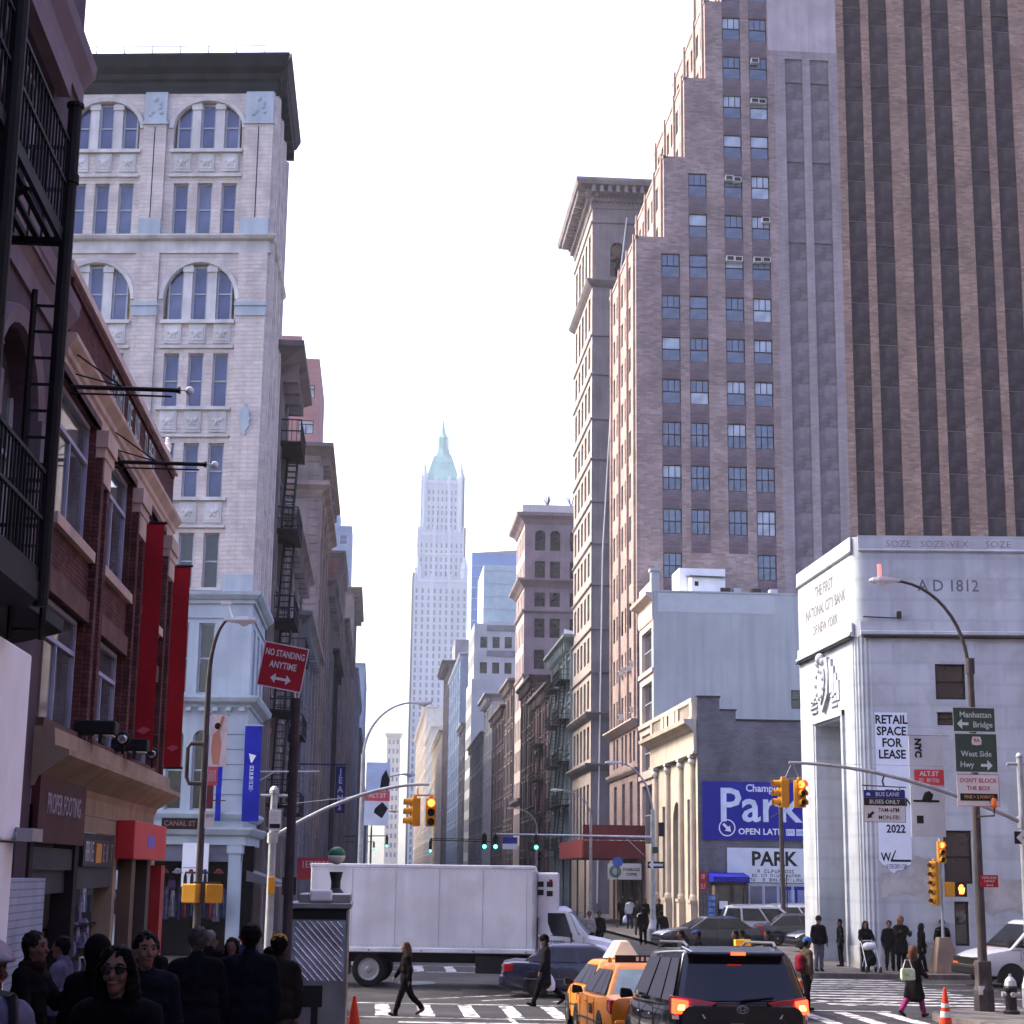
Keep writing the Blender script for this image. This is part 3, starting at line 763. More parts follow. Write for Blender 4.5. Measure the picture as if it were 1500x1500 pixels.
# red banners standing out from the facade
M_REDB = mat('banner_red_cloth', (.27, .006, .012), rough=.75, var=.12, scale=2, bump=.15, bscale=7)
for k, y in enumerate((33.4, 38.25)):
    r_ = tag(empty('banner', (-4.72, y, 5.5)), ('tall dark red vertical banner nearer the windows of the brick building', 'tall dark red vertical banner at the far corner of the brick building')[k], 'banner', 'red banners on the brick building')
    m = MB(); rg = []
    for t in range(15):
        z = 4.5 * t / 14; wv = .03 * math.sin(t * .9 + k)
        rg.append([(.0, wv, z), (.37, wv * .6, z), (.37, wv * .6 + .015, z), (0, wv + .015, z)])
    m.rings(rg); m.build('cloth', M_REDB, r_, world=False)
    for z in (0, 4.5): MB().tube([(-.1, .005, z), (.42, .005, z)], .03, 6).build('rod', M_IRON, r_, world=False)
    m = MB(); m.prism([(.05, .42), (.19, .5), (.33, .45), (.19, .35)], -.045, -.04, lambda a, b, h: (a, h, b)); m.build('printed_diamond', mat('banner_pink', (.42, .06, .1), rough=.6), r_, world=False)
# horizontal flag poles
for k, (y, z) in enumerate(((24.95, 10.35), (29.1, 10.2))):
    r_ = tag(empty('flagpole', (-4.75, y, z)), ('bare horizontal flagpole with white ball nearer the fire escape', 'bare horizontal flagpole with white ball above the second brick bay')[k], 'flagpole', 'flagpoles on the brick building')
    MB().tube([(0, 0, 0), (1.55, 0, .0), (1.62, 0, 0)], [.035, .035, .06], 8).build('pole', M_IRON, r_, world=False)
    MB().tube([(.0, 0, -.1), (1.5, 0, -.1)], .015, 6).build('tie_rod', M_IRON, r_, world=False)
    m = MB(); m.tube([(0, 0, .55), (.75, 0, .03)], .014, 5); m.tube([(0, .35, .3), (.75, 0, .03)], .012, 5); m.build('stay', M_IRON, r_, world=False)
    m = MB(); m.tube([(1.6, 0, 0), (1.72, 0, 0)], .012, 6); m.ball((1.76, 0, 0), .065, 12, 8); m.build('finial', M_WHITE, r_, world=False, smooth=True)
# white gull on the parapet
m = MB(); q = Vector((-4.75, 36.4, 12.14))
m.cap_(q + Vector((0, -.14, .16)), q + Vector((0, .14, .15)), .075, .04); m.cap_(q + Vector((0, -.16, .2)), q + Vector((.0, -.2, .27)), .04, .042); m.tube([q + Vector((0, -.23, .27)), q + Vector((0, -.3, .26))], [.016, .004], 6)
for s in (-.03, .03): m.tube([q + Vector((s, 0, .1)), q + Vector((s, 0, 0))], .008, 5)
m.tube([q + Vector((0, .14, .15)), q + Vector((0, .28, .13))], [.035, .02], 6)
tag(m.build('gull', M_WHITE, smooth=True), 'small white bird perched on the brick building parapet', 'bird')

# ------------------------------------------------------------------ mauve building with the fire escape at the left edge
M_MAUVE = mat('mauve_stucco', (.075, .052, .068), rough=.9, var=.15, scale=.9, streak=.4, bump=.2)
M_MAUVET = mat('mauve_trim', (.15, .115, .135), rough=.85, var=.12, scale=1, streak=.3, bump=.15)
b3 = tag(empty('stucco_building', (-4.8, 12, 1.1)), 'pale mauve stucco building behind the black fire escape, arched windows', 'building')
E3 = Plane((-4.8, 0), (0, 1))
hol = []
for a, b in ((12.4, 14.2), (16.2, 18.0), (20.2, 22.6)):
    hol += [(a, b, 7.2, 10.1, .9), (a, b, 11.4, 14.0), (a, b, 16.2, 18.4)]
hol += [(19.0, 23.6, 1, 5.2)]
w = MB(); facade(w, E3, (-45, 24.38), (.8, 27), hol, .35); w.quad(E3.at(-45, 27), E3.at(24.38, 27), E3.at(24.38, 27, -9), E3.at(-45, 27, -9)); w.quad(E3.at(24.38, 0), E3.at(24.38, 27), E3.at(24.38, 27, -9), E3.at(24.38, 0, -9))  # wall carried on unseen behind the camera to shade the street
w.build('wall', M_MAUVE, b3)
for h in hol[:-1]:
    window(E3, *h[:4], b3, M_FRM_W, M_GSHOP, ('sash',), .28)
    m = MB(); E3.box(m, h[0] - .2, h[1] + .2, h[2] - .2, h[2], 0, .16); m.build('sill', M_MAUVET, b3); m = MB()
    if len(h) > 4:
        c = (h[0] + h[1]) / 2; hw = (h[1] - h[0]) / 2; cz = h[3] - h[4]; rg = []
        for t in range(13):
            a = math.pi * t / 12
            rg.append([E3.at(c - (hw + e) * math.cos(a), cz + (h[4] + e) * math.sin(a), d) for e, d in ((.02, 0), (.02, .1), (.24, .14), (.28, 0))])
        m.rings(rg)
        for e in (h[0] - .28, h[1] + .02): E3.box(m, e, e + .26, h[2], cz, 0, .12)
        for e in (h[0] - .3, h[1] + .0): E3.box(m, e, e + .3, cz - .55, cz, .12, .16)
    else:
        E3.box(m, h[0] - .25, h[1] + .25, h[3], h[3] + .3, 0, .18)
    m.build('window_surround', M_MAUVET, b3)
for z in (14.55, 10.75): 
    m = MB(); cornice(m, E3, -45, 24.38, z, [(.05, 0), (.05, .3), (.1, .4), (.18, .55), (.2, .75)], False, True); m.build('cornice_band', M_MAUVET, b3)
m = MB(); cornice(m, E3, -45, 24.38, 26.2, [(.1, 0), (.2, .3), (.5, .6), (.55, .8)], False, True); m.build('roof_cornice', M_MAUVET, b3)
m = MB(); cornice(m, E3, 4, 20.2, 5.85, [(.1, 0), (.5, .12), (.9, .3), (.9, .45), (.1, .5)], False, True); m.build('shop_cornice', M_IRON, b3)
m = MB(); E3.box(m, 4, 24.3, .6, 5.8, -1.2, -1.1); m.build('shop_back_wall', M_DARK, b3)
# white hoarding / shop cladding in front
wb = tag(empty('hoarding', (-4.3, 17, 1)), 'plain white shop hoarding under the fire escape, blue edged doorway', 'hoarding')
M_HOARD = mat('hoarding_cool_white', (.82, .86, .92), rough=.6, var=.05, streak=.1)
m = MB(); m.box(-4.75, -4.0, 9.0, 19.85, 3.62, 5.72); m.build('upper_panel', M_HOARD, wb, bevel=.03)
m = MB(); m.box(-4.75, -4.05, 17.9, 19.8, .7, 3.6); m.build('lower_panel', M_HOARD, wb)
m = MB(); m.box(-4.04, -3.99, 18.0, 18.25, .8, 3.3); m.build('blue_strip', mat('paint_violet_blue', (.10, .11, .42), rough=.5), wb)
m = MB(); m.box(-4.04, -4.0, 17.0, 17.95, .8, 3.15); m.build('doorway', M_DARK, wb)
m = MB(); m.box(-4.75, -4.3, 20.2, 23.2, .6, 3.2); m.build('shutter', mat('shutter_blue_grey', (.30, .35, .46), rough=.55, var=.15, brick=(9, .09, (.5, .5, .5), .1)), wb)
m = MB(); m.box(-4.02, -3.98, 16.2, 18.6, 2.15, 2.5); sg = m.build('sale_sign', M_WHITE, wb)
EW = Plane((-3.98, 0), (0, 1))
for k, (z, c) in enumerate(((2.42, (.25, .02, .1)), (2.31, (.4, .03, .05)), (2.2, (.2, .02, .2)))): strokes(EW, 16.3, 18.4, z - .05, z + .05, 9, mat('sale_ink%d' % k, c, rough=.6), sg, .004, seed=k + 20)
m = MB(); m.tube([(-4.0, 19.6, 3.75), (-3.85, 19.6, 3.72)], .03, 6); m.box(-3.95, -3.78, 19.45, 20.05, 3.62, 3.76)
tag(m.build('security_camera', mat('camera_grey', (.25, .25, .27), rough=.4)), 'grey security camera on the white hoarding corner', 'camera')

# ------------------------------------------------------------------ fire escape
fe = tag(empty('fire_escape', (-4.2, 14, 1)), 'black iron fire escape with railed balconies and stair ladders on the mauve building', 'fire escape')
FX0, FX1 = -4.78, -3.6
for lev, z in enumerate((6.35, 10.1, 13.9, 17.6)):
    y0, y1 = 7.0, (18.1 if lev else 18.3)
    m = MB()
    for k in range(9): m.box(FX0 + .02 + k * .135, FX0 + .08 + k * .135, y0, y1, z, z + .04)
    m.box(FX0, FX1, y0, y0 + .08, z - .08, z); m.box(FX0, FX1, y1 - .08, y1, z - .08, z); m.box(FX1 - .05, FX1, y0, y1, z - .1, z + .05)
    for yy in (9, 11.5, 14, 16.5): m.bar((FX0, yy, z - .9), (FX1 - .1, yy, z - .05), .05)
    if lev == 0: m.box(FX0, FX1 + .02, y0, y1, z - .3, z - .1)
    m.build('platform', M_IRON, fe)
    m = MB()
    for h in (.55, 1.05): m.box(FX1 - .03, FX1 + .01, y0, y1, z + h, z + h + .04); m.box(FX0, FX1, y1 - .04, y1, z + h, z + h + .04)
    for k in range(int((y1 - y0) / .16)): m.box(FX1 - .02, FX1, y0 + k * .16, y0 + k * .16 + .022, z, z + 1.05)
    for k in range(8): m.box(FX0 + k * .15, FX0 + k * .15 + .022, y1 - .03, y1 - .01, z, z + 1.05)
    m.build('railing', M_IRON, fe)
for lev, z in enumerate((6.35, 10.1, 13.9)):
    m = MB(); ya, yb, h = (16.4, 14.2, 3.75) if lev else (16.6, 14.4, 3.75)
    for x in (-4.5, -3.95): m.bar((x, ya, z), (x, yb, z + h), .07)
    n = 15
    for k in range(1, n):
        f = k / n; m.box(-4.5, -3.95, ya + (yb - ya) * f - .09, ya + (yb - ya) * f + .09, z + h * f - .012, z + h * f + .012)
    for x in (-4.5, -3.95): m.bar((x, ya, z + .9), (x, yb, z + h + .9), .03)
    m.build('stair', M_IRON, fe)
for y, z0, z1, r_ in ((17.95, 6.0, 11.6, .075), (15.05, 4.6, 20.5, .085), (13.4, 4.6, 20.5, .05)):
    m = MB(); m.tube([(FX1 + .03, y, z0), (FX1 + .03, y, z1)], r_, 10); m.tube([(FX1 + .03, y, z1 - .9), (FX1 + .03, y, z1 - .8)], r_ * 1.25, 10)
    if z1 < 12: m.tube([(FX1 + .03, y, z1), (FX1 + .03, y, z1 + .04)], r_ * 1.3, 10)
    m.build('post', M_IRON, fe)
m = MB(); m.bar((-3.62, 18.35, 5.7), (-3.62, 18.35, 9.6), .05); m.bar((-3.95, 18.35, 5.7), (-3.95, 18.35, 9.6), .05)
for k in range(13): m.box(-3.95, -3.62, 18.34, 18.36, 5.8 + k * .3, 5.83 + k * .3)
m.build('drop_ladder', M_IRON, fe)
# ------------------------------------------------------------------ white bank building on the far right corner
M_BANK = mat('bank_white_stone', (.42, .44, .48), rough=.85, var=.1, scale=.5, streak=.35, bump=.25, bscale=18, brick=(2.4, .78, (.9, .9, .9), .03), dirt=(.29, .295, .31), dirt_amt=.5)
M_BANKS = mat('bank_patched_render', (.33, .31, .30), rough=.9, var=.2, scale=1.2, bump=.3, bscale=15, dirt=(.5, .5, .5), dirt_amt=.5)
b4 = tag(empty('bank_building', (17.4, 61.35, .15)), 'white stone bank with carved lettering, eagle shield and tall dark portal', 'building')
E4 = Plane((17.4, 70.0), (0, -1)); N4 = Plane((17.4, 61.35), (1, -.1))
w = MB()
facade(w, E4, (0, 8.05), (0, 15.8), [(2.6, 6.35, .12, 9.2)], 1.3)
hb = [(2.84, 3.95, 9.74, 11.04), (2.86, 3.95, 8.8, 9.26), (2.9, 3.92, 3.16, 5.03), (3.2, 3.72, 1.0, 2.54), (9.5, 10.6, 9.74, 11.04), (9.5, 10.6, 3.16, 5.03)]
facade(w, N4, (.6, 30), (0, 15.8), hb, .3)
w.quad(E4.at(0, 15.8), E4.at(8.05, 15.8), E4.at(8.05, 15.8, -30), E4.at(0, 15.8, -30)); w.quad(E4.at(0, 0), E4.at(0, 15.8), E4.at(0, 15.8, -30), E4.at(0, 0, -30))
w.build('wall', M_BANK, b4)
# rounded corner, fluted below the belt course
def corner_ring(z, k, flute):
    a, b, c = Vector((17.4, 61.95, 0)), Vector((17.42, 61.32, 0)), N4.at(.6, 0)
    out = []
    n = 22
    for t in range(n + 1):
        f = t / n; p = a * (1 - f) ** 2 + b * 2 * f * (1 - f) + c * f * f
        d = Vector((-1, -1, 0)).normalized() * ((.05 * (1 if (t // 2) % 2 else 0)) if flute and 1 < t < n - 1 else 0)
        out.append(p - d + Vector((0, 0, z)))
    return out
for z0, z1, fl, nm in ((.0, 12.05, True, 'fluted_corner'), (12.05, 15.8, False, 'round_corner')):
    m = MB(); m.rings([corner_ring(z0, 0, fl), corner_ring(z1, 0, fl)], False, False); m.build(nm, M_BANK, b4)
m = MB()
for z, pr in ((12.05, [(.03, 0), (.16, .06), (.16, .16), (.08, .2), (.08, .53)]), (15.2, [(.05, 0), (.1, .06), (.06, .12), (.06, .62)])):
    cornice(m, E4, 0, 8.35, z, pr, False, False); cornice(m, N4, .15, 30, z, pr, False, False)
m.build('belt_course', M_BANK, b4)
m = MB(); cornice(m, E4, 0, 8.3, 12.0, [(.02, 0), (.17, .0), (.17, .03)], False, False); cornice(m, N4, .2, 30, 11.98, [(.02, 0), (.16, 0), (.16, .04)], False, False)
m.build('cable_run', M_BLACKP, b4)
m = MB(); N4.box(m, .55, 30, 0, .92, 0, .06); E4.box(m, 0, 2.3, 0, .9, 0, .06); E4.box(m, 6.6, 8.1, 0, .9, 0, .06); m.build('plinth', M_BANKS, b4)
# portal surround and doors
m = MB()
for a, b in ((2.2, 2.42), (6.53, 6.75)): E4.box(m, a, b, 0, 9.5, 0, .1)
for a, b in ((2.42, 2.6), (6.35, 6.53)): E4.box(m, a, b, 0, 9.3, 0, .06)
E4.box(m, 2.2, 6.75, 9.3, 9.5, 0, .12); m.build('portal_surround', M_BANK, b4)
m = MB(); E4.box(m, 2.6, 6.35, 2.9, 9.2, -1.3, -1.2); m.build('portal_panel', mat('portal_grey', (.30, .30, .32), rough=.8, var=.15, streak=.3), b4)
m = MB(); E4.box(m, 2.6, 6.35, .12, 2.9, -1.3, -1.12); m.build('portal_door', M_BLACKP, b4)
m = MB(); E4.box(m, 2.6, 6.35, 2.85, 3.0, -1.2, -1.0); m.build('portal_transom', M_FRM_D, b4)
# carved shield with wings
m = MB()
def yz(y, z, d): return E4.at(70 - y, z, d)
m.prism([(65.2, 11.75), (66.9, 11.75), (67.1, 11.2), (66.9, 10.3), (66.05, 9.65), (65.2, 10.3), (65.0, 11.2)], .0, .14, lambda a, b, h: yz(a, b, h))
m.prism([(65.45, 11.3), (66.65, 11.3), (66.75, 10.9), (66.5, 10.3), (66.05, 9.95), (65.6, 10.3), (65.35, 10.9)], .14, .2, lambda a, b, h: yz(a, b, h))
for s in (-1, 1):
    for k in range(4):
        y = 66.05 + s * (1.2 + .3 * k); m.prism([(y - .14, 10.3 - .12 * k), (y + .14, 10.3 - .12 * k), (y + .14, 11.6 - .3 * k), (y - .14, 11.6 - .3 * k)], 0, .1 - .015 * k, lambda a, b, h: yz(a, b, h))
    for k in range(3): m.prism([(66.05 + s * 1.5 - .45, 9.75 + k * .2), (66.05 + s * 1.5 + .45, 9.75 + k * .2), (66.05 + s * 1.5 + .45, 9.83 + k * .2), (66.05 + s * 1.5 - .45, 9.83 + k * .2)], 0, .07, lambda a, b, h: yz(a, b, h))
for k in range(9): m.ball(yz(66.05 + .55 * math.cos(k * .7), 10.75 + .55 * math.sin(k * .7), .16), .12, 8, 5)
m.ball(yz(66.05, 11.75, .12), .24, 10, 7); m.ball(yz(65.7, 11.6, .12), .16, 8, 6); m.ball(yz(66.4, 11.6, .12), .16, 8, 6)
m.build('carved_shield', M_BANK, b4)
M_CARVE = mat('carved_letter_grey', (.13, .13, .15), rough=.9)
E4.text('THE FIRST', .62, M_CARVE, 70 - 65.8, 14.55, b4, .004, .006)
E4.text('NATIONAL CITY BANK', .62, M_CARVE, 70 - 65.7, 13.8, b4, .004, .006, .93)
E4.text('OF NEW YORK', .56, M_CARVE, 70 - 65.75, 13.05, b4, .004, .006)
N4.text('A D 1812', .62, M_CARVE, 3.45, 13.93, b4, .004, .006, .92)
M_GRAF = mat('graffiti_red', (.24, .15, .17), rough=.9)
for t, u in (('SOZE', 1.65), ('SOZE-VEX', 3.35), ('SOZE', 5.35)): N4.text(t, .36, M_GRAF, u, 15.5, b4, .065, -.004, 1.1, name='graffiti')
for h in hb: window(N4, *h, b4, M_BLACKP, M_GDARK, ('sash',), .2)
m = MB(); N4.box(m, 2.8, 4.0, 9.28, 9.7, 0, .05); m.build('sill', M_BANK, b4)
# stained, patched render near the street
random.seed(21)
def patch(u0, u1, z0, z1, mm, d):
    m = MB(); P = []
    n = 40
    wob = lambda t, s_: .09 * math.sin(t * 5 + s_) + .05 * math.sin(t * 13 + s_ * 2) + random.uniform(-.03, .03)
    for k in range(n): P.append((u0 + (u1 - u0) * k / n, z0 + wob(u0 + (u1 - u0) * k / n, 1)))
    for k in range(5): P.append((u1 + random.uniform(-.06, .06), z0 + (z1 - z0) * k / 5))
    for k in range(n): P.append((u1 - (u1 - u0) * k / n, z1 + wob(u1 - (u1 - u0) * k / n, 4)))
    for k in range(5): P.append((u0 + random.uniform(-.03, .03), z1 - (z1 - z0) * k / 5))
    m.prism(P, d * .2, d, lambda a, b, h: N4.at(a, b, h)); return m.build('render_patch', mm, b4)
patch(.62, 2.75, 2.75, 3.45, M_BANKS, .012); patch(4.0, 9, 2.2, 3.3, M_BANKS, .012); patch(1.8, 2.8, 3.5, 4.0, M_BANKS, .008); patch(.62, 3.1, .95, 1.1, M_BANKS, .01)
m = MB(); m.tube([N4.at(.25, 12.75, .12), N4.at(1.62, 12.7, .12)], .025, 6); N4.box(m, 1.5, 1.65, 12.7, 12.95, .02, .2)
m.build('wall_lamp', M_FRM_D, b4)
# lease poster
po = MB(); N4.box(po, .58, 1.76, 3.95, 9.24, .01, .02)
po.prism([(.6, 3.95), (1.74, 3.95), (1.7, 3.8), (1.5, 3.76), (1.42, 3.62), (1.2, 3.6), (1.1, 3.48), (.95, 3.6), (.85, 3.74), (.7, 3.8)], .01, .02, lambda a, b, h: N4.at(a, b, h))
po = tag(po.build('poster', mat('poster_white_blue', (.62, .67, .78), rough=.6, var=.05)), 'tall white lease poster with dark capitals on the white bank wall', 'poster')
for t, z in (('RETAIL', 8.97), ('SPACE', 8.55), ('FOR', 8.13), ('LEASE', 7.71)): N4.text(t, .44, M_BLACKP, 1.17, z, po, .022, .012, .86)
for t, z in (('ERIC', 6.3), ('MALKIN', 6.0), ('-', 5.5), ('2022', 5.05)): N4.text(t, .40, M_BLACKP, 1.22, z, po, .022, .01, .86)
N4.text('W', .42, M_BLACKP, .83, 4.05, po, .022, .008, .8)
m = MB(); N4.box(m, 1.0, 1.72, 3.9, 3.98, .021, .025); m.prism([(.98, 3.92), (1.04, 3.92), (1.2, 4.3), (1.16, 4.3)], .021, .025, lambda a, b, h: N4.at(a, b, h)); m.build('printed_rule', M_BLACKP, po)
strokes(N4, .85, 1.6, 3.66, 3.82, 8, M_GBLUE, po, .022, seed=40)

# ------------------------------------------------------------------ car park building with cream columned front
M_GBRICK = mat('grey_blue_brick', (.14, .135, .155), rough=.9, var=.25, scale=.5, bump=.5, bscale=20, brick=(.4, .14, (.7, .7, .7), .2), dirt=(.17, .165, .18), dirt_amt=.4)
M_CREAM = mat('cream_limestone', (.45, .385, .32), rough=.85, var=.1, scale=.9, streak=.25, bump=.15)
b5 = tag(empty('garage_building', (17.4, 93.3, .15)), 'low grey brick car park building with cream columned front', 'building')
E5 = Plane((17.4, 108.3), (0, -1)); N5 = Plane((17.4, 93.3), (1, 0))
u5 = lambda y: 108.3 - y
w = MB(); facade(w, E5, (0, 14.9), (0, 11.3), [(u5(101.4), u5(98.8), .3, 7.5, 1.3), (u5(105.2), u5(103.3), 1.9, 7.4), (u5(96.6), u5(94.9), 1.9, 7.5)], .5); w.build('front_wall', M_CREAM, b5)
w = MB(); facade(w, N5, (0, 20), (0, 11.7), [], .1); N5.box(w, .0, 1.25, 11.7, 12.95, -.35, 0); N5.box(w, 1.25, 2.15, 11.7, 12.25, -.35, 0)
w.quad(N5.at(0, 11.7), N5.at(20, 11.7), N5.at(20, 11.7, -15), N5.at(0, 11.7, -15)); w.build('side_wall', M_GBRICK, b5)
m = MB(); N5.box(m, -.02, 1.3, 12.95, 13.05, -.4, .05); N5.box(m, 1.28, 2.2, 12.25, 12.33, -.4, .05); N5.box(m, 2.15, 20, 11.7, 11.8, -.4, .06); m.build('coping', M_FRM_D, b5)
for h in ((u5(101.4), u5(98.8), .3, 7.5), (u5(105.2), u5(103.3), 1.9, 7.4), (u5(96.6), u5(94.9), 1.9, 7.5)): window(E5, *h, b5, M_FRM_D, M_GDARK, ('grid', 2, 'tb'), .42)
for y in (94.2, 97.9, 102.4, 106.8):
    p = E5.at(u5(y), 0, .1); m = MB(); m.lathe([(.26, 2.0), (.26, 2.2), (.2, 2.3), (.18, 9.2), (.21, 9.25)], (p.x, p.y, 0), 14); m.build('column', M_CREAM, b5, smooth=False)
    m = MB(); E5.box(m, u5(y) - .42, u5(y) + .42, 0, 2.0, .0, .36); E5.box(m, u5(y) - .48, u5(y) + .48, 1.85, 2.02, 0, .42); m.build('column_base', M_CREAM, b5)
    m = MB(); m.ball((p.x, p.y, 9.5), .28, 10, 7, (1, 1, .9)); E5.box(m, u5(y) - .34, u5(y) + .34, 9.7, 9.86, -.1, .36); m.build('capital', M_TRIM, b5)
m = MB(); cornice(m, E5, 0, 14.9, 9.86, [(.3, 0), (.3, .12), (.24, .14), (.24, 1.2), (.4, 1.3), (.5, 1.42), (.85, 1.6), (.9, 1.82), (.2, 1.9)], True, True); m.build('entablature', M_CREAM, b5)
m = MB()
E5.box(m, .2, 14.8, 12.7, 12.95, -.1, .3); E5.box(m, .2, 14.8, 11.76, 11.9, -.1, .3)
for a, b in ((.2, .9), (4.3, 5.2), (5.6, 9.2), (9.6, 10.4), (14.0, 14.8)): E5.box(m, a, b, 11.9, 12.7, -.05, .28)
for k in range(9):
    for s in (1.2 + k * .36, 10.7 + k * .36): E5.box(m, s, s + .14, 11.9, 12.7, 0, .2)
m.build('balustrade', M_CREAM, b5)
m = MB(); E5.box(m, 6.9, 7.15, 12.0, 12.6, .28, .34); m.build('tablet', M_DKGREEN, b5)
# signs on the side wall
M_SIGNB = mat('sign_blue', (.010, .012, .25), rough=.5, var=.08, bump=.02)
m = MB(); N5.box(m, .22, 7.4, 5.25, 8.36, .03, .12); sb = tag(m.build('parking_sign', M_SIGNB), 'big blue parking sign with white lettering and arrow on grey brick wall', 'sign')
M_SLB = mat('sign_pale_blue', (.55, .62, .75), rough=.5)
N5.text('Park', 2.55, M_SLB, 3.35, 7.02, sb, .125, .035, .98)
N5.text('Champion', .56, M_SLB, 3.72, 8.02, sb, .125, .012, .95)
N5.text('OPEN LATE', .46, M_WHITE, 3.38, 5.68, sb, .125, .01, 1.02)
m = MB(); c = (1.56, 5.88); rg = []
for t in range(25):
    a = 2 * math.pi * t / 24; rg.append([N5.at(c[0] + rr_ * math.cos(a), c[1] + rr_ * math.sin(a), d) for rr_, d in ((.4, .121), (.46, .121), (.46, .13), (.4, .13))])
m.rings(rg, True, False)
s_ = .7071; ar = [(-.3, -.07), (.02, -.07), (.02, -.2), (.3, 0), (.02, .2), (.02, .07), (-.3, .07)]
m.prism([(c[0] + a * s_ + b * s_, c[1] - a * s_ + b * s_) for a, b in ar], .121, .13, lambda a, b, h: N5.at(a, b, h)); m.build('arrow_badge', M_WHITE, sb)
for u in (5.05, 5.62): 
    m = MB(); N5.box(m, u - .24, u + .24, 5.5, 5.86, .12, .13); q = m.build('card_mark', M_SLB, sb); strokes(N5, u - .18, u + .18, 5.6, 5.75, 4, M_SIGNB, q, .131, seed=int(u * 10))
m = MB(); N5.box(m, 1.55, 6.2, 3.0, 4.82, .03, .1); ps = tag(m.build('parking_sign', mat('sign_white_board', (.58, .62, .68), rough=.6, var=.06)), 'white board reading PARK below the big blue sign', 'sign')
N5.text('PARK', 1.05, M_BLACKP, 4.12, 4.22, ps, .104, .03, .98)
strokes(N5, 3.2, 5.3, 3.5, 3.68, 11, M_BLACKP, ps, .104, seed=51); strokes(N5, 2.9, 5.6, 3.28, 3.44, 16, M_BLACKP, ps, .104, seed=52); strokes(N5, 2.75, 5.7, 3.06, 3.22, 16, M_BLACKP, ps, .104, seed=53)
m = MB(); N5.box(m, 2.7, 6.0, .4, 2.95, .02, .06); gd = m.build('garage_doors', M_FRM_W, b5)
for k in range(4):
    m = MB(); N5.box(m, 2.8 + k * .8, 3.45 + k * .8, .6, 2.8, .06, .07); m.build('door_panel', M_GBLUE if k < 2 else M_SIGNB, b5)
for u, sd in ((5.0, 5), (5.65, 6)): strokes(N5, u - .25, u + .25, 1.6, 2.6, 5, M_SLB, b5, .075, seed=sd)
bt = tag(empty('attendant_booth', (18.8, 92.6, .15)), 'small attendant booth with blue awning in front of the parking signs', 'booth')
m = MB(); m.box(18.05, 18.2, 92.2, 93.25, .15, 3.0); m.box(19.6, 19.75, 92.2, 93.25, .15, 3.0); m.box(18.05, 19.75, 92.2, 93.25, 2.8, 3.02); m.box(18.2, 19.6, 92.25, 92.35, .15, 1.1); m.build('frame', mat('booth_brown', (.10, .07, .065), rough=.6), bt)
m = MB(); m.box(18.2, 19.6, 92.3, 92.33, 1.1, 2.8); m.build('glazing', M_GDARK, bt)
m = MB(); m.hexa([(17.9, 91.7, 3.0), (19.85, 91.7, 3.0), (19.85, 93.25, 3.0), (17.9, 93.25, 3.0), (17.9, 91.7, 3.28), (19.85, 91.7, 3.28), (19.85, 93.25, 3.5), (17.9, 93.25, 3.5)]); m.build('awning', M_SIGNB, bt)
m = MB(); m.box(18.3, 18.75, 92.23, 92.25, 1.6, 2.0); m.build('notice', M_WHITE, bt)
m = MB(); m.box(17.55, 17.97, 91.5, 91.56, .95, 2.32); rb = tag(m.build('rate_board', mat('rate_blue', (.03, .09, .28), rough=.5)), 'blue parking rate board with white figures by the columns', 'sign')
PB = Plane((17.55, 91.5), (1, 0))
for k, z in enumerate((2.15, 1.85, 1.55, 1.25, 1.05)): strokes(PB, .05, .38, z - .1, z + .08, 4, M_SLB, rb, .004, seed=60 + k)

# ------------------------------------------------------------------ grey stucco side wall building
M_GSTUC = mat('pale_grey_stucco', (.35, .375, .385), rough=.9, var=.1, scale=.25, streak=.3, dirt=(.28, .30, .31), dirt_amt=.5, dscale=.5, bump=.15, bscale=10)
M_PINKST = mat('pink_limestone', (.52, .42, .37), rough=.85, var=.1, scale=1, streak=.25, bump=.1)
b6 = tag(empty('grey_building', (17.4, 108.4, .15)), 'plain pale grey stucco wall building with cream street front', 'building')
E6 = Plane((17.4, 114.3), (0, -1)); N6 = Plane((17.4, 108.4), (1, 0)); u6 = lambda y: 114.3 - y
he = [(u6(113.3), u6(109.1), 16.5, 19.07), (u6(113.3), u6(109.1), 13.1, 15.6), (u6(113.3), u6(109.2), 9.96, 12.3), (u6(113.3), u6(109.2), 5.2, 9.0)]
w = MB(); facade(w, E6, (0, 5.9), (0, 22.2), he, .35); w.build('front_wall', M_PINKST, b6)
w = MB(); facade(w, N6, (0.02, 26), (0, 21.3), [(8.95, 9.6, 13.9, 15.1)], .25); w.quad(N6.at(0, 21.3), N6.at(26, 21.3), N6.at(26, 21.3, -5.9), N6.at(0, 21.3, -5.9)); w.build('side_wall', M_GSTUC, b6)
m = MB(); N6.box(m, .3, 8.0, 20.0, 21.25, 0, .012); m.build('repainted_band', mat('stucco_lighter', (.39, .42, .435), rough=.9, var=.05), b6)
for h in he: window(E6, *h, b6, M_FRM_W, M_GDARK, ('grid', 2, 'b'), .25)
window(N6, 8.95, 9.6, 13.9, 15.1, b6, M_FRM_D, M_GDARK, ('sash',), .15)
m = MB(); cornice(m, E6, 0, 5.9, 19.5, [(.05, 0), (.1, .2), (.1, 1.2), (.3, 1.35), (.55, 1.5), (.6, 1.7), (.1, 1.75)], True, True); m.build('cornice', M_PINKST, b6)
m = MB(); N6.box(m, -.12, .42, 21.3, 22.75, -.6, .03); N6.box(m, -.2, .5, 22.65, 22.85, -.7, .1); N6.box(m, .42, 26, 21.3, 21.4, -.3, .05); m.build('parapet', M_GSTUC, b6)
for z in (16.1, 12.75, 9.4): 
    m = MB(); E6.box(m, 0, 5.9, z, z + .28, 0, .12); m.build('sill_course', M_PINKST, b6)
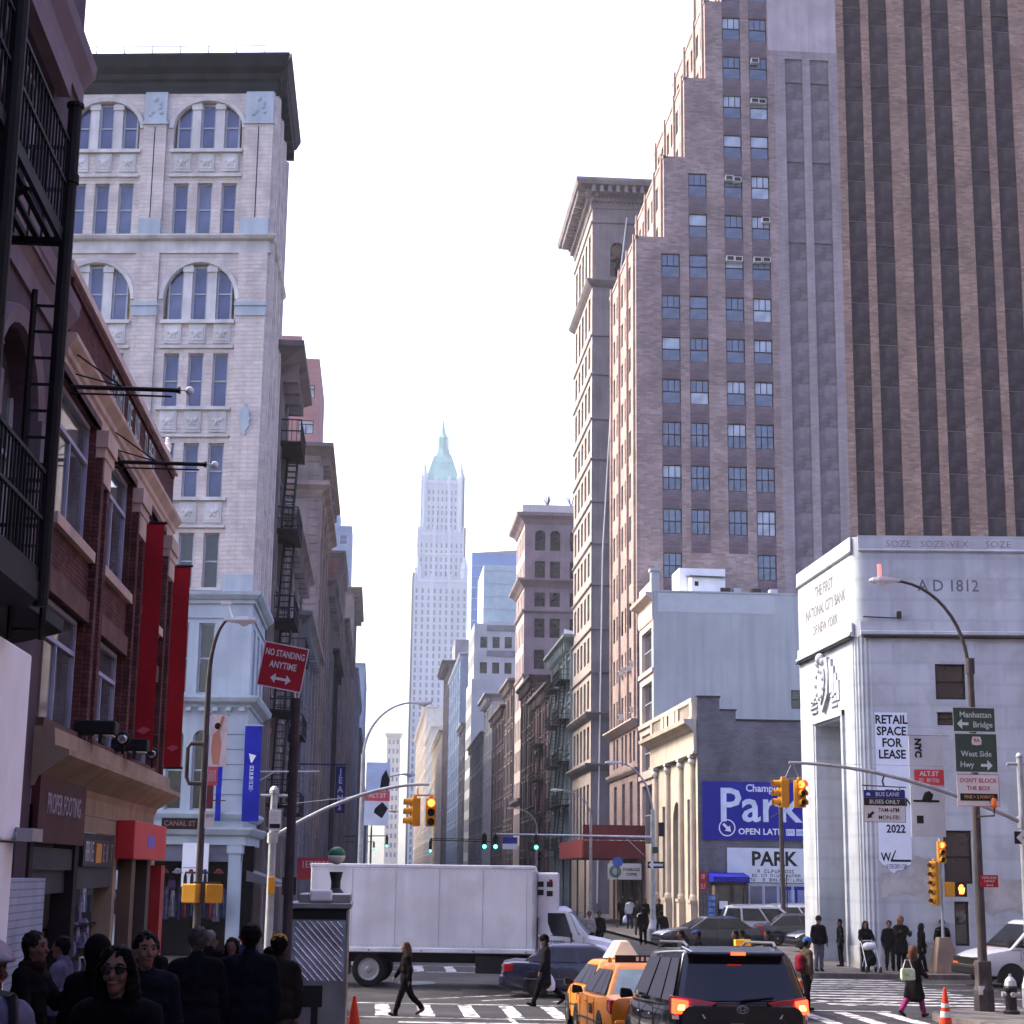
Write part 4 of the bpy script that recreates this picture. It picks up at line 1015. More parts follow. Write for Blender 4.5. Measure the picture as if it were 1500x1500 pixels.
sh = tag(empty('roof_shed', (20.9, 111, 21.3)), 'small white roof shed on the pale grey stucco building', 'shed')
m = MB(); m.box(19.5, 22.6, 110.6, 113.4, 21.3, 23.3); m.build('back_block', M_WHITE, sh)
m = MB(); m.hexa([(20.1, 109.3, 21.3), (22.3, 109.3, 21.3), (22.3, 110.58, 21.3), (20.1, 110.58, 21.3), (20.1, 109.3, 22.5), (22.3, 109.3, 22.45), (22.3, 110.58, 22.7), (20.1, 110.58, 22.7)]); m.build('lean_to', M_WHITE, sh)
m = MB(); m.hexa([(19.95, 109.1, 22.5), (22.4, 109.1, 22.45), (22.4, 110.58, 22.72), (19.95, 110.58, 22.72), (19.95, 109.1, 22.58), (22.4, 109.1, 22.53), (22.4, 110.58, 22.8), (19.95, 110.58, 22.8)]); m.build('roof', M_ROOF, sh)
m = MB(); m.box(20.3, 20.55, 109.28, 109.3, 21.9, 22.2); m.build('vent', M_BLACKP, sh)
for k, (x, wd) in enumerate(((22.0, .65), (22.85, .5), (24.1, .6), (25.3, .5))):
    o = MB().box(x, x + wd, 109.2, 109.9, 21.42, 21.42 + .38); o.box(x + .05, x + wd - .05, 109.17, 109.2, 21.47, 21.75)
    tag(o.build('air_conditioner', M_FRM_D if k % 2 == 0 else M_FRM_W), ('dark roof unit next to the white shed', 'pale roof unit second from the white shed', 'dark roof unit third from the white shed', 'pale roof unit farthest from the white shed')[k], 'roof unit', 'roof units on the grey building')

# ------------------------------------------------------------------ brown brick setback tower
M_TBRICK = mat('mauve_buff_brick', (.325, .25, .238), rough=.9, var=.2, scale=.35, bump=.35, bscale=8, streak=.2, brick=(.5, .16, (.8, .8, .8), .38), dirt=(.2, .15, .15), dirt_amt=.45)
M_TPANEL = mat('dark_brick_panel', (.042, .028, .036), rough=.9, var=.3, scale=.5, bump=.4, bscale=8, brick=(.6, .2, (.9, .9, .9), .3), dirt=(.085, .06, .068), dirt_amt=.6)
M_TSP = mat('spandrel_brick', (.15, .115, .135), rough=.9, var=.3, scale=.6, bump=.3, bscale=10, brick=(.5, .16, (.85, .85, .85), .25))
b7 = tag(empty('brick_tower', (17.4, 115.5, .15)), 'tall brown brick setback tower with rows of dark windows and blank vertical strips', 'building')
N7 = Plane((17.4, 115.5), (1, 0))
WC = [(1.85, 3.2), (3.86, 5.22), (6.5, 7.86), (8.5, 9.86)]
SC = [(11.2, 12.52), (13.1, 14.5), (15.72, 17.06), (17.66, 19.08), (20.4, 21.8), (22.44, 23.84), (25.1, 26.5), (27.1, 28.5), (29.8, 31.2)]
steps = [(0, 0, 48.45), (2.05, 48.45, 54.72), (3.6, 54.72, 61.0), (5.2, 61.0, 67.28), (6.9, 67.28, 76)]
rows7 = [25.27 + 3.135 * k for k in range(-1, 16)]
holes7, wins7 = [], []
for i, (a, b) in enumerate(WC):
    for zt in rows7:
        lim = (48.0, 54.3, 76, 76)[i]
        if zt > lim: continue
        if zt < 24: continue
        if zt < 26 and i in (1, 2): continue
        holes7.append((a, b, zt - 1.82, zt)); wins7.append((i, a, b, zt))
w, w2, w3 = MB(), MB(), MB()
for k, (ua, z0, z1) in enumerate(steps):
    hs_ = [h for h in holes7 if z0 <= h[2] and h[3] <= z1]
    st = [(a, b, z0, z1) for a, b in SC] if z1 < 64 else [(a, b, z0, z1) for a, b in SC if a > 15.2 or k < 3]
    facade(w, N7, (ua, 10.4), (z0, z1), hs_, .22)
    w.quad(N7.at(ua, z1), N7.at(34, z1), N7.at(34, z1, -14), N7.at(ua, z1, -14))
facade(w2, N7, (10.4, 15.15), (0, 76), [(a, b, 0, 62.9) for a, b in SC if a < 15], .14)
facade(w3, N7, (15.15, 34), (0, 76), [(a, b, 0, 75.9) for a, b in SC if a > 15], .14)
w.build('wall', M_TBRICK, b7)
w2.build('washed_wall', mat('washed_mauve_brick', (.31, .262, .275), rough=.9, var=.14, scale=.3, streak=.3, bump=.3, bscale=8, brick=(.5, .16, (.88, .88, .88), .2)), b7)
w3.build('brown_wall', mat('warm_brown_brick', (.33, .215, .17), rough=.9, var=.22, scale=.4, bump=.35, bscale=8, streak=.2, brick=(.5, .16, (.75, .75, .75), .45), dirt=(.22, .135, .105), dirt_amt=.5), b7)
# blank strip panels, one per storey
M_GTOW = glass('tower_glass', (.085, .11, .17), var=.5, scale=.6)  # bluish sky reflection put into the pane colour
pm = {}
for a, b in SC:
    for k in range(25):
        z0 = .2 + k * 3.135
        z1 = z0 + 3.09
        if z1 > 76: continue
        if a < 15.2 and z1 > 63: continue
        key = round(b - a, 2)
        key = (key, a < 15)
        if key not in pm: pm[key] = MB().box(.005, key[0] - .005, 0, .05, 0, 3.09).mesh('brick_panel', mat('washed_panel', (.17, .145, .165), rough=.9, var=.25, scale=.4, streak=.4, bump=.3, bscale=8, brick=(.6, .2, (.9, .9, .9), .2), dirt=(.25, .22, .24), dirt_amt=.5) if a < 15 else M_TPANEL)
        place(pm[key], 'brick_panel', b7, N7.at(a, z0, -.15), 0)
m = MB(); N7.box(m, 10.4, 34, 0, 75.9, -.4, -.16); m.build('panel_backing', mat('pale_joint', (.14, .11, .115), rough=.9), b7)
random.seed(9)
for i, a, b, zt in wins7:
    style = ('grid', 3, 'tb') if zt < 46 and zt < 36 else (('grid', 3, 't') if random.random() < .7 else ('sash',))
    gm = M_GTOW; g2 = None
    r_ = random.random()
    if r_ < .22: gm = M_GLITE; g2 = M_GTOW
    elif r_ < .3: g2 = M_GLITE
    elif r_ > .92: gm = g2 = M_GLITE
    window(N7, a, b, zt - 1.82, zt, b7, M_FRM_D, gm, style, .13, g2m=g2)
    m = None
    key = ('sp', round(b - a, 2))
    if key not in pm: pm[key] = MB().box(0, b - a, -.02, .01, 0, 1.27).mesh('spandrel', M_TSP)
    place(pm[key], 'spandrel', b7, N7.at(a, zt - 1.82 - 1.29, .0), 0)
# pale painted rectangle high on the wall
m = MB(); N7.box(m, 9.95, 15.1, 63.5, 70, 0, .02); m.build('painted_patch', mat('faded_paint', (.40, .34, .355), rough=.9, var=.12, scale=.5, streak=.3), b7)
# avenue faces of the setbacks
YW = [116.4, 118.1, 120.3, 122.1, 124.7, 126.4]
for k, (ua, z0, z1) in enumerate(steps):
    E7 = Plane((17.4 + ua, 129.5), (0, -1)); hs_ = []
    for zt in rows7 + [22.14, 18.95, 15.8]:
        if zt - 1.82 < max(z0, 13.8) or zt > z1 - .3: continue
        hs_ += [(129.5 - y - 1.0, 129.5 - y - .05, zt - 1.82, zt) for y in YW]
    if k == 0:
        hs_ += [(129.5 - y - 1.0, 129.5 - y - .05, 10.9, 13.0) for y in YW] + [(129.5 - y - 1.5, 129.5 - y - .05, 5.2, 9.6) for y in (117.6, 121.3, 125.5)]
    w = MB(); facade(w, E7, (0, 14), (z0, z1), hs_, .3); w.build('avenue_wall', mat('sunlit_buff_brick', (.33, .245, .225), rough=.9, var=.15, scale=.5, bump=.2, bscale=8, brick=(.5, .16, (.85, .85, .85), .2)), b7)  # warm pink of the sunlit side put into the brick colour
    for h in hs_: window_s(E7, *h, b7, M_FRM_D, M_GDARK, .25)
    m = MB()
    for y in (116.0, 119.35, 123.6, 128.0): E7.box(m, 129.5 - y - .3, 129.5 - y + .05, max(z0, 13.9), z1 + .35, 0, .16)
    E7.box(m, 0, 14, z1 - .15, z1 + .1, -.2, .06); m.build('pier', MATS['sunlit_buff_brick'], b7)
E7 = Plane((17.4, 129.5), (0, -1))
m = MB(); cornice(m, E7, 0, 14, 13.2, [(.1, 0), (.3, .2), (.5, .4), (.5, .5)], True, True); cornice(m, E7, 0, 14, 10.1, [(.1, 0), (.25, .2), (.3, .35)], True, True); m.build('cornice', M_PINKST, b7)
# window air conditioners
M_AC = mat('ac_cream', (.5, .5, .5), rough=.5, var=.1)
acs = [(N7, 6.55, 53.32 - .38), (N7, 7.15, 53.32 - .48), (N7, 9.2, 50.2 - .4), (N7, 6.55, 47.14 - .4), (N7, 7.15, 47.14 - .42), (N7, 8.55, 47.14 - .42), (N7, 9.2, 47.14 - .4), (N7, 8.6, 62.7 - .4), (N7, 9.1, 59.5 - .45), (N7, 8.55, 59.5 - .4),
       (E7, 129.5 - 116.9, 18.95 - 1.6), (E7, 129.5 - 118.7, 18.95 - 1.7), (E7, 129.5 - 120.9, 18.95 - 1.6), (E7, 129.5 - 122.7, 18.95 - 1.6), (E7, 129.5 - 122.7, 15.8 - 1.6), (E7, 129.5 - 117.0, 15.8 - 1.6)]
for k, (pl, u, z) in enumerate(acs):
    m = MB(); pl.box(m, u, u + .58, z, z + .38, -.1, .34); q = m.build('air_conditioner', M_AC, b7)
    m = MB(); pl.box(m, u + .06, u + .52, z + .05, z + .33, .34, .35); m.build('grille', M_FRM_D, q)

# ------------------------------------------------------------------ tall slim building with heavy bracketed cornice
M_R5 = mat('grey_limestone', (.25, .22, .235), rough=.88, var=.16, scale=.4, streak=.3, bump=.3, bscale=8)
M_R5E = mat('cream_terracotta', (.36, .30, .27), rough=.88, var=.1, scale=.5, streak=.2, bump=.1)
b8 = tag(empty('cornice_building', (17.4, 141.2, .15)), 'tall slim grey building with huge flaring bracketed cornice beside the brown tower', 'building')
N8 = Plane((17.4, 141.2), (1, 0)); E8 = Plane((17.4, 154.7), (0, -1))
belts8 = [11.93, 16.14, 20.0, 23.64, 27.38, 30.95, 34.57, 38.3, 41.86, 45.84, 49.37, 53.9, 59.8]
hs_ = []
for k, z in enumerate(belts8[:-1]):
    zt = belts8[k + 1] - .75
    for j in range(5): hs_.append((.85 + j * 2.5, 2.35 + j * 2.5, z + .75, zt))
hs_ += [(.85 + j * 2.5, 2.35 + j * 2.5, 4.5, 10.6) for j in range(5)]
w = MB(); facade(w, E8, (0, 13.5), (0, 61.2), hs_, .4); w.build('avenue_wall', M_R5E, b8)
for h in hs_: window_s(E8, *h, b8, M_FRM_D, M_GDARK, .35)
hn = [(1.6, 2.8, 54.6, 57.8, .6), (5.0, 6.2, 54.6, 57.8, .6)]
w = MB(); facade(w, N8, (0.01, 22), (0, 61.2), hn, .3); w.quad(N8.at(0, 61.2), N8.at(22, 61.2), N8.at(22, 61.2, -13.5), N8.at(0, 61.2, -13.5)); w.build('side_wall', M_R5, b8)
for h in hn: window(N8, *h[:4], b8, M_FRM_D, M_GDARK, ('sash',), .25)
for z in belts8:
    m = MB(); big = z in (53.9, 16.14, 11.93)
    pr = [(.06, 0), (.35, .25), (.55, .5), (.55, .62)] if big else [(.05, 0), (.14, .08), (.14, .2)]
    cornice(m, E8, 0, 13.5, z - .3, pr, True, True); cornice(m, N8, 0, 22, z - .3, pr, True, False); m.build('belt_course', M_R5, b8)
pr = [(.1, 0), (.2, .5), (.25, .9), (.6, 1.2), (.7, 1.5), (1.45, 1.75), (1.6, 2.05), (1.6, 2.3), (.2, 2.5)]
m = MB(); cornice(m, E8, 0, 13.5, 60.9, pr, True, True); cornice(m, N8, 0, 22, 60.9, pr, True, False); m.build('roof_cornice', M_R5, b8)
m = MB()
for k in range(20): E8.box(m, .1 + k * .69, .42 + k * .69, 62.0, 62.62, .3, 1.3)
for k in range(26): N8.box(m, -.2 + k * .72, .12 + k * .72, 62.0, 62.62, .3, 1.3)
m.build('modillions', M_R5, b8)['kind'] = 'stuff'
m = MB()
for k in range(40): E8.box(m, .05 + k * .34, .22 + k * .34, 61.4, 61.75, .1, .5)
for k in range(50): N8.box(m, -.1 + k * .36, .07 + k * .36, 61.4, 61.75, .1, .5)
m.build('dentils', M_R5, b8)['kind'] = 'stuff'
m = MB(); m.tube([N8.at(.5, 1, .4), N8.at(.9, 30, .45), N8.at(2.1, 52, .5), N8.at(3.0, 60, .4)], .06, 6); m.build('hanging_cable', M_WHITE, b8)

# ------------------------------------------------------------------ unseen brick block added behind the camera's right shoulder to shade the street
bz = tag(empty('corner_building', (17.4, 10, 1.2)), 'plain unseen brick block added on the near right side to shade the street', 'building')
EZ = Plane((17.4, 38.5), (0, -1)); NZ = Plane((17.4, 38.5), (-1, .1)); hz_ = [(2 + k * 3.4, 3.8 + k * 3.4, z, z + 2.2) for k in range(24) for z in (6.5, 10.3, 14.1, 17.9)]
w = MB(); facade(w, EZ, (0, 88), (0, 24), hz_, .3); w.quad(EZ.at(0, 24), EZ.at(88, 24), EZ.at(88, 24, -25), EZ.at(0, 24, -25)); w.quad(EZ.at(0, 0), EZ.at(0, 24), EZ.at(0, 24, -25), EZ.at(0, 0, -25)); w.build('wall', mat('brownstone_block', (.22, .15, .14), rough=.9, var=.15, scale=.5, bump=.2), bz)
q = MB(); EZ.box(q, 0, 88, .5, 22, -.6, -.5); q.build('interior', M_GDARK, bz)
# ------------------------------------------------------------------ the two rows of buildings down the avenue
M_ROWS = {  # brown and buff are darkened: the left row's shade put into their colour
 'brown': mat('brownstone_wall', (.115, .088, .095), rough=.9, var=.3, scale=.4, streak=.35, bump=.3, bscale=8),
 'buff': mat('buff_wall', (.20, .165, .16), rough=.9, var=.25, scale=.4, streak=.3, bump=.2, bscale=8),
 'cream': mat('cream_wall', (.54, .47, .40), rough=.9, var=.1, scale=.4, streak=.25, bump=.15, bscale=8),
 'grey': mat('grey_wall', (.18, .175, .20), rough=.9, var=.2, scale=.4, streak=.3, bump=.2, bscale=8),
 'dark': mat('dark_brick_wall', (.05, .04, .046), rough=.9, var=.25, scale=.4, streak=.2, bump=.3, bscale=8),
 'red': mat('red_brick_wall', (.27, .11, .115), rough=.9, var=.15, scale=.5, bump=.2, bscale=12, brick=(.4, .13, (.8, .8, .8), .2)),
 'pink': mat('pink_brick_wall', (.36, .20, .20), rough=.9, var=.1, scale=.3, bump=.1, brick=(.6, .2, (.9, .9, .9), .12)),
 'white': mat('white_wall', (.40, .40, .41), rough=.9, var=.08, scale=.3, streak=.2, bump=.1),
 'green': mat('verdigris_iron_front', (.22, .27, .27), rough=.7, var=.2, scale=.6, streak=.3, bump=.2),
 'blue': mat('blue_grey_wall', (.22, .27, .36), rough=.7, var=.1, scale=.3),
}
def rowbldg(name, label, side, Y0, Y1, H, m, bays, fh=3.7, z0=5.0, corn=.7, X=None, depth=22, nh=None, cm=None, wfrac=.55, gm=None, quoin=False, ledge=True, arch=False):
    """one house of the row: real window openings on the avenue, blank or pierced side wall, belt courses, cornice"""
    wm = M_ROWS[m]; cm = M_ROWS[cm] if cm else wm; gm = gm or M_GDARK
    X = X if X is not None else (-4.9 if side == 'L' else 17.4)
    L = Y1 - Y0
    b = tag(empty(name, (X, Y0, .15)), label, 'building', 'buildings along the avenue')
    if side == 'L':
        S = Plane((X, Y0), (0, 1)); Nn = Plane((X, Y0), (1, 0)); nr = (-depth, 0)
    else:
        S = Plane((X, Y1), (0, -1)); Nn = Plane((X, Y0), (1, 0)); nr = (0, depth)
    hs_ = []; bw = L / bays; nf = int((H - 1.2 - z0) / fh)
    fh2 = (H - 1.2 - z0) / max(1, nf)
    for f in range(nf):
        for j in range(bays):
            c = (j + .5) * bw; ww = bw * wfrac / 2
            hh = (c - ww, c + ww, z0 + f * fh2 + fh2 * .22, z0 + f * fh2 + fh2 * .86)
            hs_.append(hh + ((ww,) if arch and f == nf - 1 else ()))
    gs = [((j + .12) * bw, (j + .88) * bw, .3, z0 - .9) for j in range(bays)]
    w = MB(); facade(w, S, (0, L), (0, H), hs_ + gs, .35); w.build('avenue_wall', wm, b)
    for h in hs_: window_s(S, *h[:4], b, M_FRM_D, gm, .28)
    for h in gs: 
        q = MB(); S.box(q, h[0], h[1], h[2], h[3], -.34, -.3); q.build('shop_window', M_GDARK, b)
    w = MB(); nhh = nh or []
    facade(w, Nn, nr, (0, H), nhh, .3)
    a, c = nr
    w.quad(Nn.at(a, H), Nn.at(c, H), Nn.at(c, H, -L), Nn.at(a, H, -L)); w.quad(Nn.at(a, 0, -L), Nn.at(c, 0, -L), Nn.at(c, H, -L), Nn.at(a, H, -L))
    w.build('side_wall', wm, b)
    for h in nhh: window_s(Nn, *h[:4], b, M_FRM_D, gm, .22)
    q = MB()
    if ledge:
        for f in range(0, nf + 1, 1 if nf < 7 else 2): cornice(q, S, 0, L, z0 + f * fh2 - .1, [(.04, 0), (.16, .1), (.16, .22)], True, True)
        if q.v: q.build('belt_courses', cm, b)
    q = MB()
    for j in range(bays + 1): S.box(q, max(0, j * bw - .22), min(L, j * bw + .22), 0, H - 1.0, 0, .2 if j % 2 else .28)
    for h in hs_: S.box(q, h[0] - .1, h[1] + .1, h[2] - .18, h[2] - .04, 0, .2); S.box(q, h[0] - .12, h[1] + .12, h[3] + .05, h[3] + .3, 0, .16)
    q.build('facade_mouldings', cm, b)['kind'] = 'stuff'
    if corn:
        q = MB(); pr = [(.08, 0), (.12, .4), (corn * .5, .6), (corn, .95), (corn, 1.2), (.05, 1.3)]
        cornice(q, S, 0, L, H - .95, pr, True, True)
        e = 4 if side == 'R' else -4
        cornice(q, Nn, min(0, e), max(0, e), H - .95, pr, side == 'R', side == 'L'); q.build('roof_cornice', cm, b)
        q = MB(); nbk = max(3, int(L / 1.6))
        for k in range(nbk): S.box(q, (k + .35) * L / nbk, (k + .55) * L / nbk, H - 1.1, H - .1, .05, corn * .75)
        q.build('cornice_brackets', cm, b)['kind'] = 'stuff'
    if quoin:
        for k in range(int((H - 6) / .62)):
            wd = .75 if k % 2 else .5
            q = MB(); Nn.box(q, (-wd if side == 'L' else -.06), (.06 if side == 'L' else wd), 5 + k * .62, 5 + k * .62 + .5, 0, .07); q.build('quoin', cm, b)
    return b, S, Nn
M_IRONF = mat('weathered_iron', (.035, .030, .036), rough=.8, var=.3)
def far_escape(b, S, u0, u1, zs, lab, dep=1.1):
    """fire escape: platforms, rails and stairs on the avenue front"""
    f = tag(empty('fire_escape', S.at(u0, .2, 0)), lab, 'fire escape', 'fire escapes down the avenue')
    for k, z in enumerate(zs):
        q = MB(); S.box(q, u0, u1, z, z + .07, 0, dep); q.build('platform', M_IRONF, f)
        q = MB()
        for h in (.5, 1.0): S.box(q, u0, u1, z + h, z + h + .05, dep - .05, dep); S.box(q, u0, u0 + .05, z + h, z + h + .05, 0, dep); S.box(q, u1 - .05, u1, z + h, z + h + .05, 0, dep)
        for j in range(int((u1 - u0) / .3) + 1): S.box(q, u0 + j * .3, u0 + j * .3 + .03, z, z + 1, dep - .04, dep)
        for j in range(5): S.box(q, u0, u0 + .03, z, z + 1, j * dep / 5, j * dep / 5 + .03); S.box(q, u1 - .03, u1, z, z + 1, j * dep / 5, j * dep / 5 + .03)
        q.build('railing', M_IRONF, f)
        if k + 1 < len(zs):
            q = MB(); h = zs[k + 1] - z
            for d in (.35, .8): q.bar(S.at(u0 + .8, z, d), S.at(u1 - .8, z + h, d), .08)
            for j in range(1, 12):
                ff = j / 12; S.box(q, u0 + .8 + (u1 - u0 - 1.6) * ff - .1, u0 + .8 + (u1 - u0 - 1.6) * ff + .1, z + h * ff, z + h * ff + .03, .35, .8)
            q.build('stair', M_IRONF, f)
    return f
LB = 'building'
# left row
b, S, Nn = rowbldg('loft_building', 'dark iron-balconied loft building next beyond the ornate cream corner building', 'L', 71.4, 78.6, 25.2, 'brown', 3, 3.9, corn=1.2, cm='buff')
far_escape(b, S, 1.4, 5.6, [6, 9.9, 13.8, 17.7, 21.6], 'dark fire escape on the loft next to the ornate cream building')
b, S, Nn = rowbldg('loft_building', 'low buff loft building between the fire escape loft and the small brown house', 'L', 79, 97, 19.5, 'buff', 6, 3.8, corn=.9)
far_escape(b, S, 6, 10.5, [6, 9.8, 13.6], 'dark fire escape on the low buff loft left of the avenue')
b, S, Nn = rowbldg('loft_building', 'small brown house below the quoined tall building', 'L', 97.4, 119.6, 17.5, 'brown', 8, 3.7, corn=.9, cm='grey')
b, S, Nn = rowbldg('quoined_building', 'tall stone building with double heavy cornice and quoined corner on the left row', 'L', 120, 142, 33.0, 'buff', 8, 3.9, corn=1.0, quoin=True, nh=[(-2.6, -1.6, 27.8, 30.0), (-5.2, -4.2, 27.8, 30.0)])
q = MB(); cornice(q, S, 0, 22, 29.4, [(.1, 0), (.4, .5), (.8, .8), (.8, 1.1), (.1, 1.2)], True, True); cornice(q, Nn, -4, 0, 29.4, [(.1, 0), (.4, .5), (.8, .8), (.8, 1.1), (.1, 1.2)], False, True); q.build('lower_cornice', M_ROWS['buff'], b)
b, S, Nn = rowbldg('house', 'grey house with awning-like cornice beyond the quoined building', 'L', 142.2, 165, 27, 'grey', 8, 3.8, corn=1.0)
b, S, Nn = rowbldg('brick_house', 'red brick building with blank gable and pale quoins on the left row', 'L', 186, 206, 37.5, 'red', 7, 3.8, corn=.6, quoin=True, cm='buff')
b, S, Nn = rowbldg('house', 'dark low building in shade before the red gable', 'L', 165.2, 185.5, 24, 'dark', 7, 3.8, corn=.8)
b, S, Nn = rowbldg('loft_building', 'buff loft beyond the red gable', 'L', 206.5, 262, 33, 'buff', 16, 3.8, corn=.9)
b, S, Nn = rowbldg('cornice_building', 'stone building with flaring top cornice far down the left row', 'L', 266, 300, 46.5, 'buff', 10, 3.9, corn=1.5)
b, S, Nn = rowbldg('house', 'grey building after the flaring cornice on the left', 'L', 301, 380, 38, 'grey', 18, 3.9, corn=.8)
b, S, Nn = rowbldg('office_building', 'far blue-grey slab closing the left row by the sky gap', 'L', 470, 540, 59, 'blue', 14, 3.8, corn=.4)
b, S, Nn = rowbldg('house', 'far brown building before the blue slab', 'L', 381, 469, 34, 'brown', 18, 3.9, corn=.8)
b, S, Nn = rowbldg('house', 'farthest low building of the left row', 'L', 541, 800, 30, 'grey', 24, 4, corn=.5)
# pink apartment tower behind the left row, stepped top
pt = tag(empty('apartment_tower', (-7.3, 168, .15)), 'pink brick apartment tower with pale windows rising behind the left row', 'building')
for (x1, y0, H, zs) in ((-7.2, 168, 54.3, [51.5, 47.8, 44.2, 40.6, 37, 33.4]), (-9.2, 170, 57.3, [])):
    Nn = Plane((x1, y0), (1, 0)); S = Plane((x1, y0), (0, 1))
    hs_ = [(-1.9 - k * 2.9, -.4 - k * 2.9, z - 1.4, z) for z in zs for k in range(5)]
    if not zs: hs_ = [(-1.7 - k * 2.9, -.4 - k * 2.9, 54.9, 56.2) for k in range(4)]
    w = MB(); facade(w, Nn, (-20, 0), (20, H), hs_, .2); facade(w, S, (0, 16), (20, H), [], .2); w.quad(Nn.at(-20, H), Nn.at(0, H), Nn.at(0, H, -16), Nn.at(-20, H, -16)); w.build('wall', M_ROWS['pink'], pt)
    for h in hs_: window(Nn, *h, pt, M_FRM_D, M_GLITE if h[0] > -2 else M_GBLUE, ('tee',), .1)
for k, (x, y, H, lab) in enumerate(((-6.0, 300, 63.5, 'pale blue stepped office tower, lowest step nearest the avenue'), (-8.6, 312, 69, 'pale blue stepped office tower, middle step'), (-11, 325, 76, 'pale blue stepped office tower, tallest step behind'))):
    t = tag(empty('office_tower', (x, y, .15)), lab, 'building', 'stepped blue towers')
    Nn = Plane((x, y), (1, 0)); S = Plane((x, y), (0, 1)); hs_ = [(-2.2 - j * 3, -.8 - j * 3, z, z + 1.8) for z in [H - 3.4 - 3.6 * q for q in range(7)] for j in range(3)]
    w = MB(); facade(w, Nn, (-12, 0), (20, H), hs_, .2); facade(w, S, (0, 10), (20, H), [], .2); w.quad(Nn.at(-12, H), Nn.at(0, H), Nn.at(0, H, -10), Nn.at(-12, H, -10)); w.build('wall', M_ROWS['blue'], t)
    for h in hs_: window_s(Nn, *h, t, M_FRM_W, M_GBLUE, .15)
# right row
b, S, Nn = rowbldg('iron_front_building', 'verdigris iron front building hung with fire escapes past the big cornice', 'R', 155, 172, 24.5, 'green', 5, 3.9, corn=1.0)
far_escape(b, S, 9.5, 15.5, [5.5, 9.4, 13.3, 17.2, 20.8], 'fire escape on the near half of the verdigris iron front')
far_escape(b, S, 2, 7.5, [5.5, 9.4, 13.3, 17.2, 20.8], 'fire escape on the far half of the verdigris iron front')
b, S, Nn = rowbldg('house', 'red brown house with dark balconies left of the iron front', 'R', 172.3, 192, 22, 'red', 6, 3.7, corn=1.0, cm='brown')
far_escape(b, S, 5, 12, [5.5, 9.2, 12.9, 16.6], 'fire escape on the red brown house right of the avenue')
b, S, Nn = rowbldg('house', 'narrow brown house before the arcaded corner tower', 'R', 192.3, 209, 25, 'dark', 5, 3.8, corn=.9)
# rooftop sign
rs = tag(empty('roof_sign', (19.6, 176, 22)), 'white tilted rooftop sign on dark struts above the fire escapes', 'sign')
MB().hexa([(18.6, 176, 25.6), (21.3, 176, 24.2), (21.3, 176.15, 24.2), (18.6, 176.15, 25.6), (18.9, 176, 28.3), (21.8, 176, 27.6), (21.8, 176.15, 27.6), (18.9, 176.15, 28.3)]).build('panel', M_WHITE, rs)
q = MB()
for x in (18.8, 20.2, 21.4): q.bar((x, 176.3, 22), (x + .2, 176.3, 27.6), .15); q.bar((x, 178, 22), (x + .2, 176.4, 26.5), .12)
q.build('struts', M_IRON, rs)
# arcaded corner building
b9 = tag(empty('arcaded_building', (17.4, 209.5, .15)), 'mauve stone corner building with arched top windows and two heavy cornices', 'building')
N9 = Plane((17.4, 209.5), (1, 0)); E9 = Plane((17.4, 222), (0, -1))
hn = []
for u in (1.3, 3.2, 5.7, 7.6, 10.1): hn += [(u, u + 1.3, 42.9, 45.5, .6), (u, u + 1.3, 39.4, 41.55), (u, u + 1.3, 35.8, 37.6), (u, u + 1.3, 31.9, 34.3), (u, u + 1.3, 28, 30.4), (u, u + 1.3, 24, 26.4)]
w = MB(); facade(w, N9, (0, 22), (0, 47), hn, .35)
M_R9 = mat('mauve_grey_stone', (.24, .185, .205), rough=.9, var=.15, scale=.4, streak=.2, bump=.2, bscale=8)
w.quad(N9.at(0, 47), N9.at(22, 47), N9.at(22, 47, -12.5), N9.at(0, 47, -12.5)); w.build('side_wall', M_R9, b9)
for h in hn: window(N9, *h[:4], b9, M_FRM_D, M_GDARK, ('sash',), .3)
he = [(.8 + j * 2.4, 2.2 + j * 2.4, 4 + f * 3.9, 6.6 + f * 3.9) for j in range(5) for f in range(11)]
w = MB(); facade(w, E9, (0, 12.5), (0, 47), he, .35); w.build('avenue_wall', mat('mauve_lit_stone', (.42, .34, .33), rough=.9, var=.12, scale=.4, streak=.2), b9)  # lit copy of the stone: sunlight on this face put into the colour
for h in he: window_s(E9, *h, b9, M_FRM_D, M_GDARK, .3)
for z, pr in ((46.3, [(.1, 0), (.4, .5), (1.0, .9), (1.1, 1.3)]), (38.2, [(.1, 0), (.4, .4), (.9, .8), (.95, 1.05)]), (35.0, [(.1, 0), (.3, .2), (.3, .4)]), (27, [(.1, 0), (.2, .2), (.2, .4)]), (11.5, [(.1, 0), (.5, .4), (.6, .7)])):
    q = MB(); cornice(q, N9, 0, 22, z, pr, True, False); cornice(q, E9, 0, 12.5, z, pr, True, True); q.build('cornice', M_R9, b9)
ph = tag(MB().box(17.3, 27, 212, 220, 47.6, 49.3).build('penthouse', M_ROWS['white']), 'low white penthouse on the arcaded corner building roof', 'penthouse')
random.seed(4)
for k, (x, lab) in enumerate(((20.6, 'bare shrub on the arcaded building roof, left one'), (23.6, 'bare shrub on the arcaded building roof, right one'))):
    t = tag(empty('bare_shrub', (x, 213, 49.3)), lab, 'shrub', 'roof shrubs'); q = MB()
    for j in range(16):
        a, h = random.uniform(0, 6.28), random.uniform(1.0, 2.6); q.tube([(0, 0, 0), (math.cos(a) * .4, math.sin(a) * .4, h * .6), (math.cos(a) * .9, math.sin(a) * .9, h)], [.04, .03, .015], 4)
    q.build('twigs', M_ROWS['brown'], t, world=False)
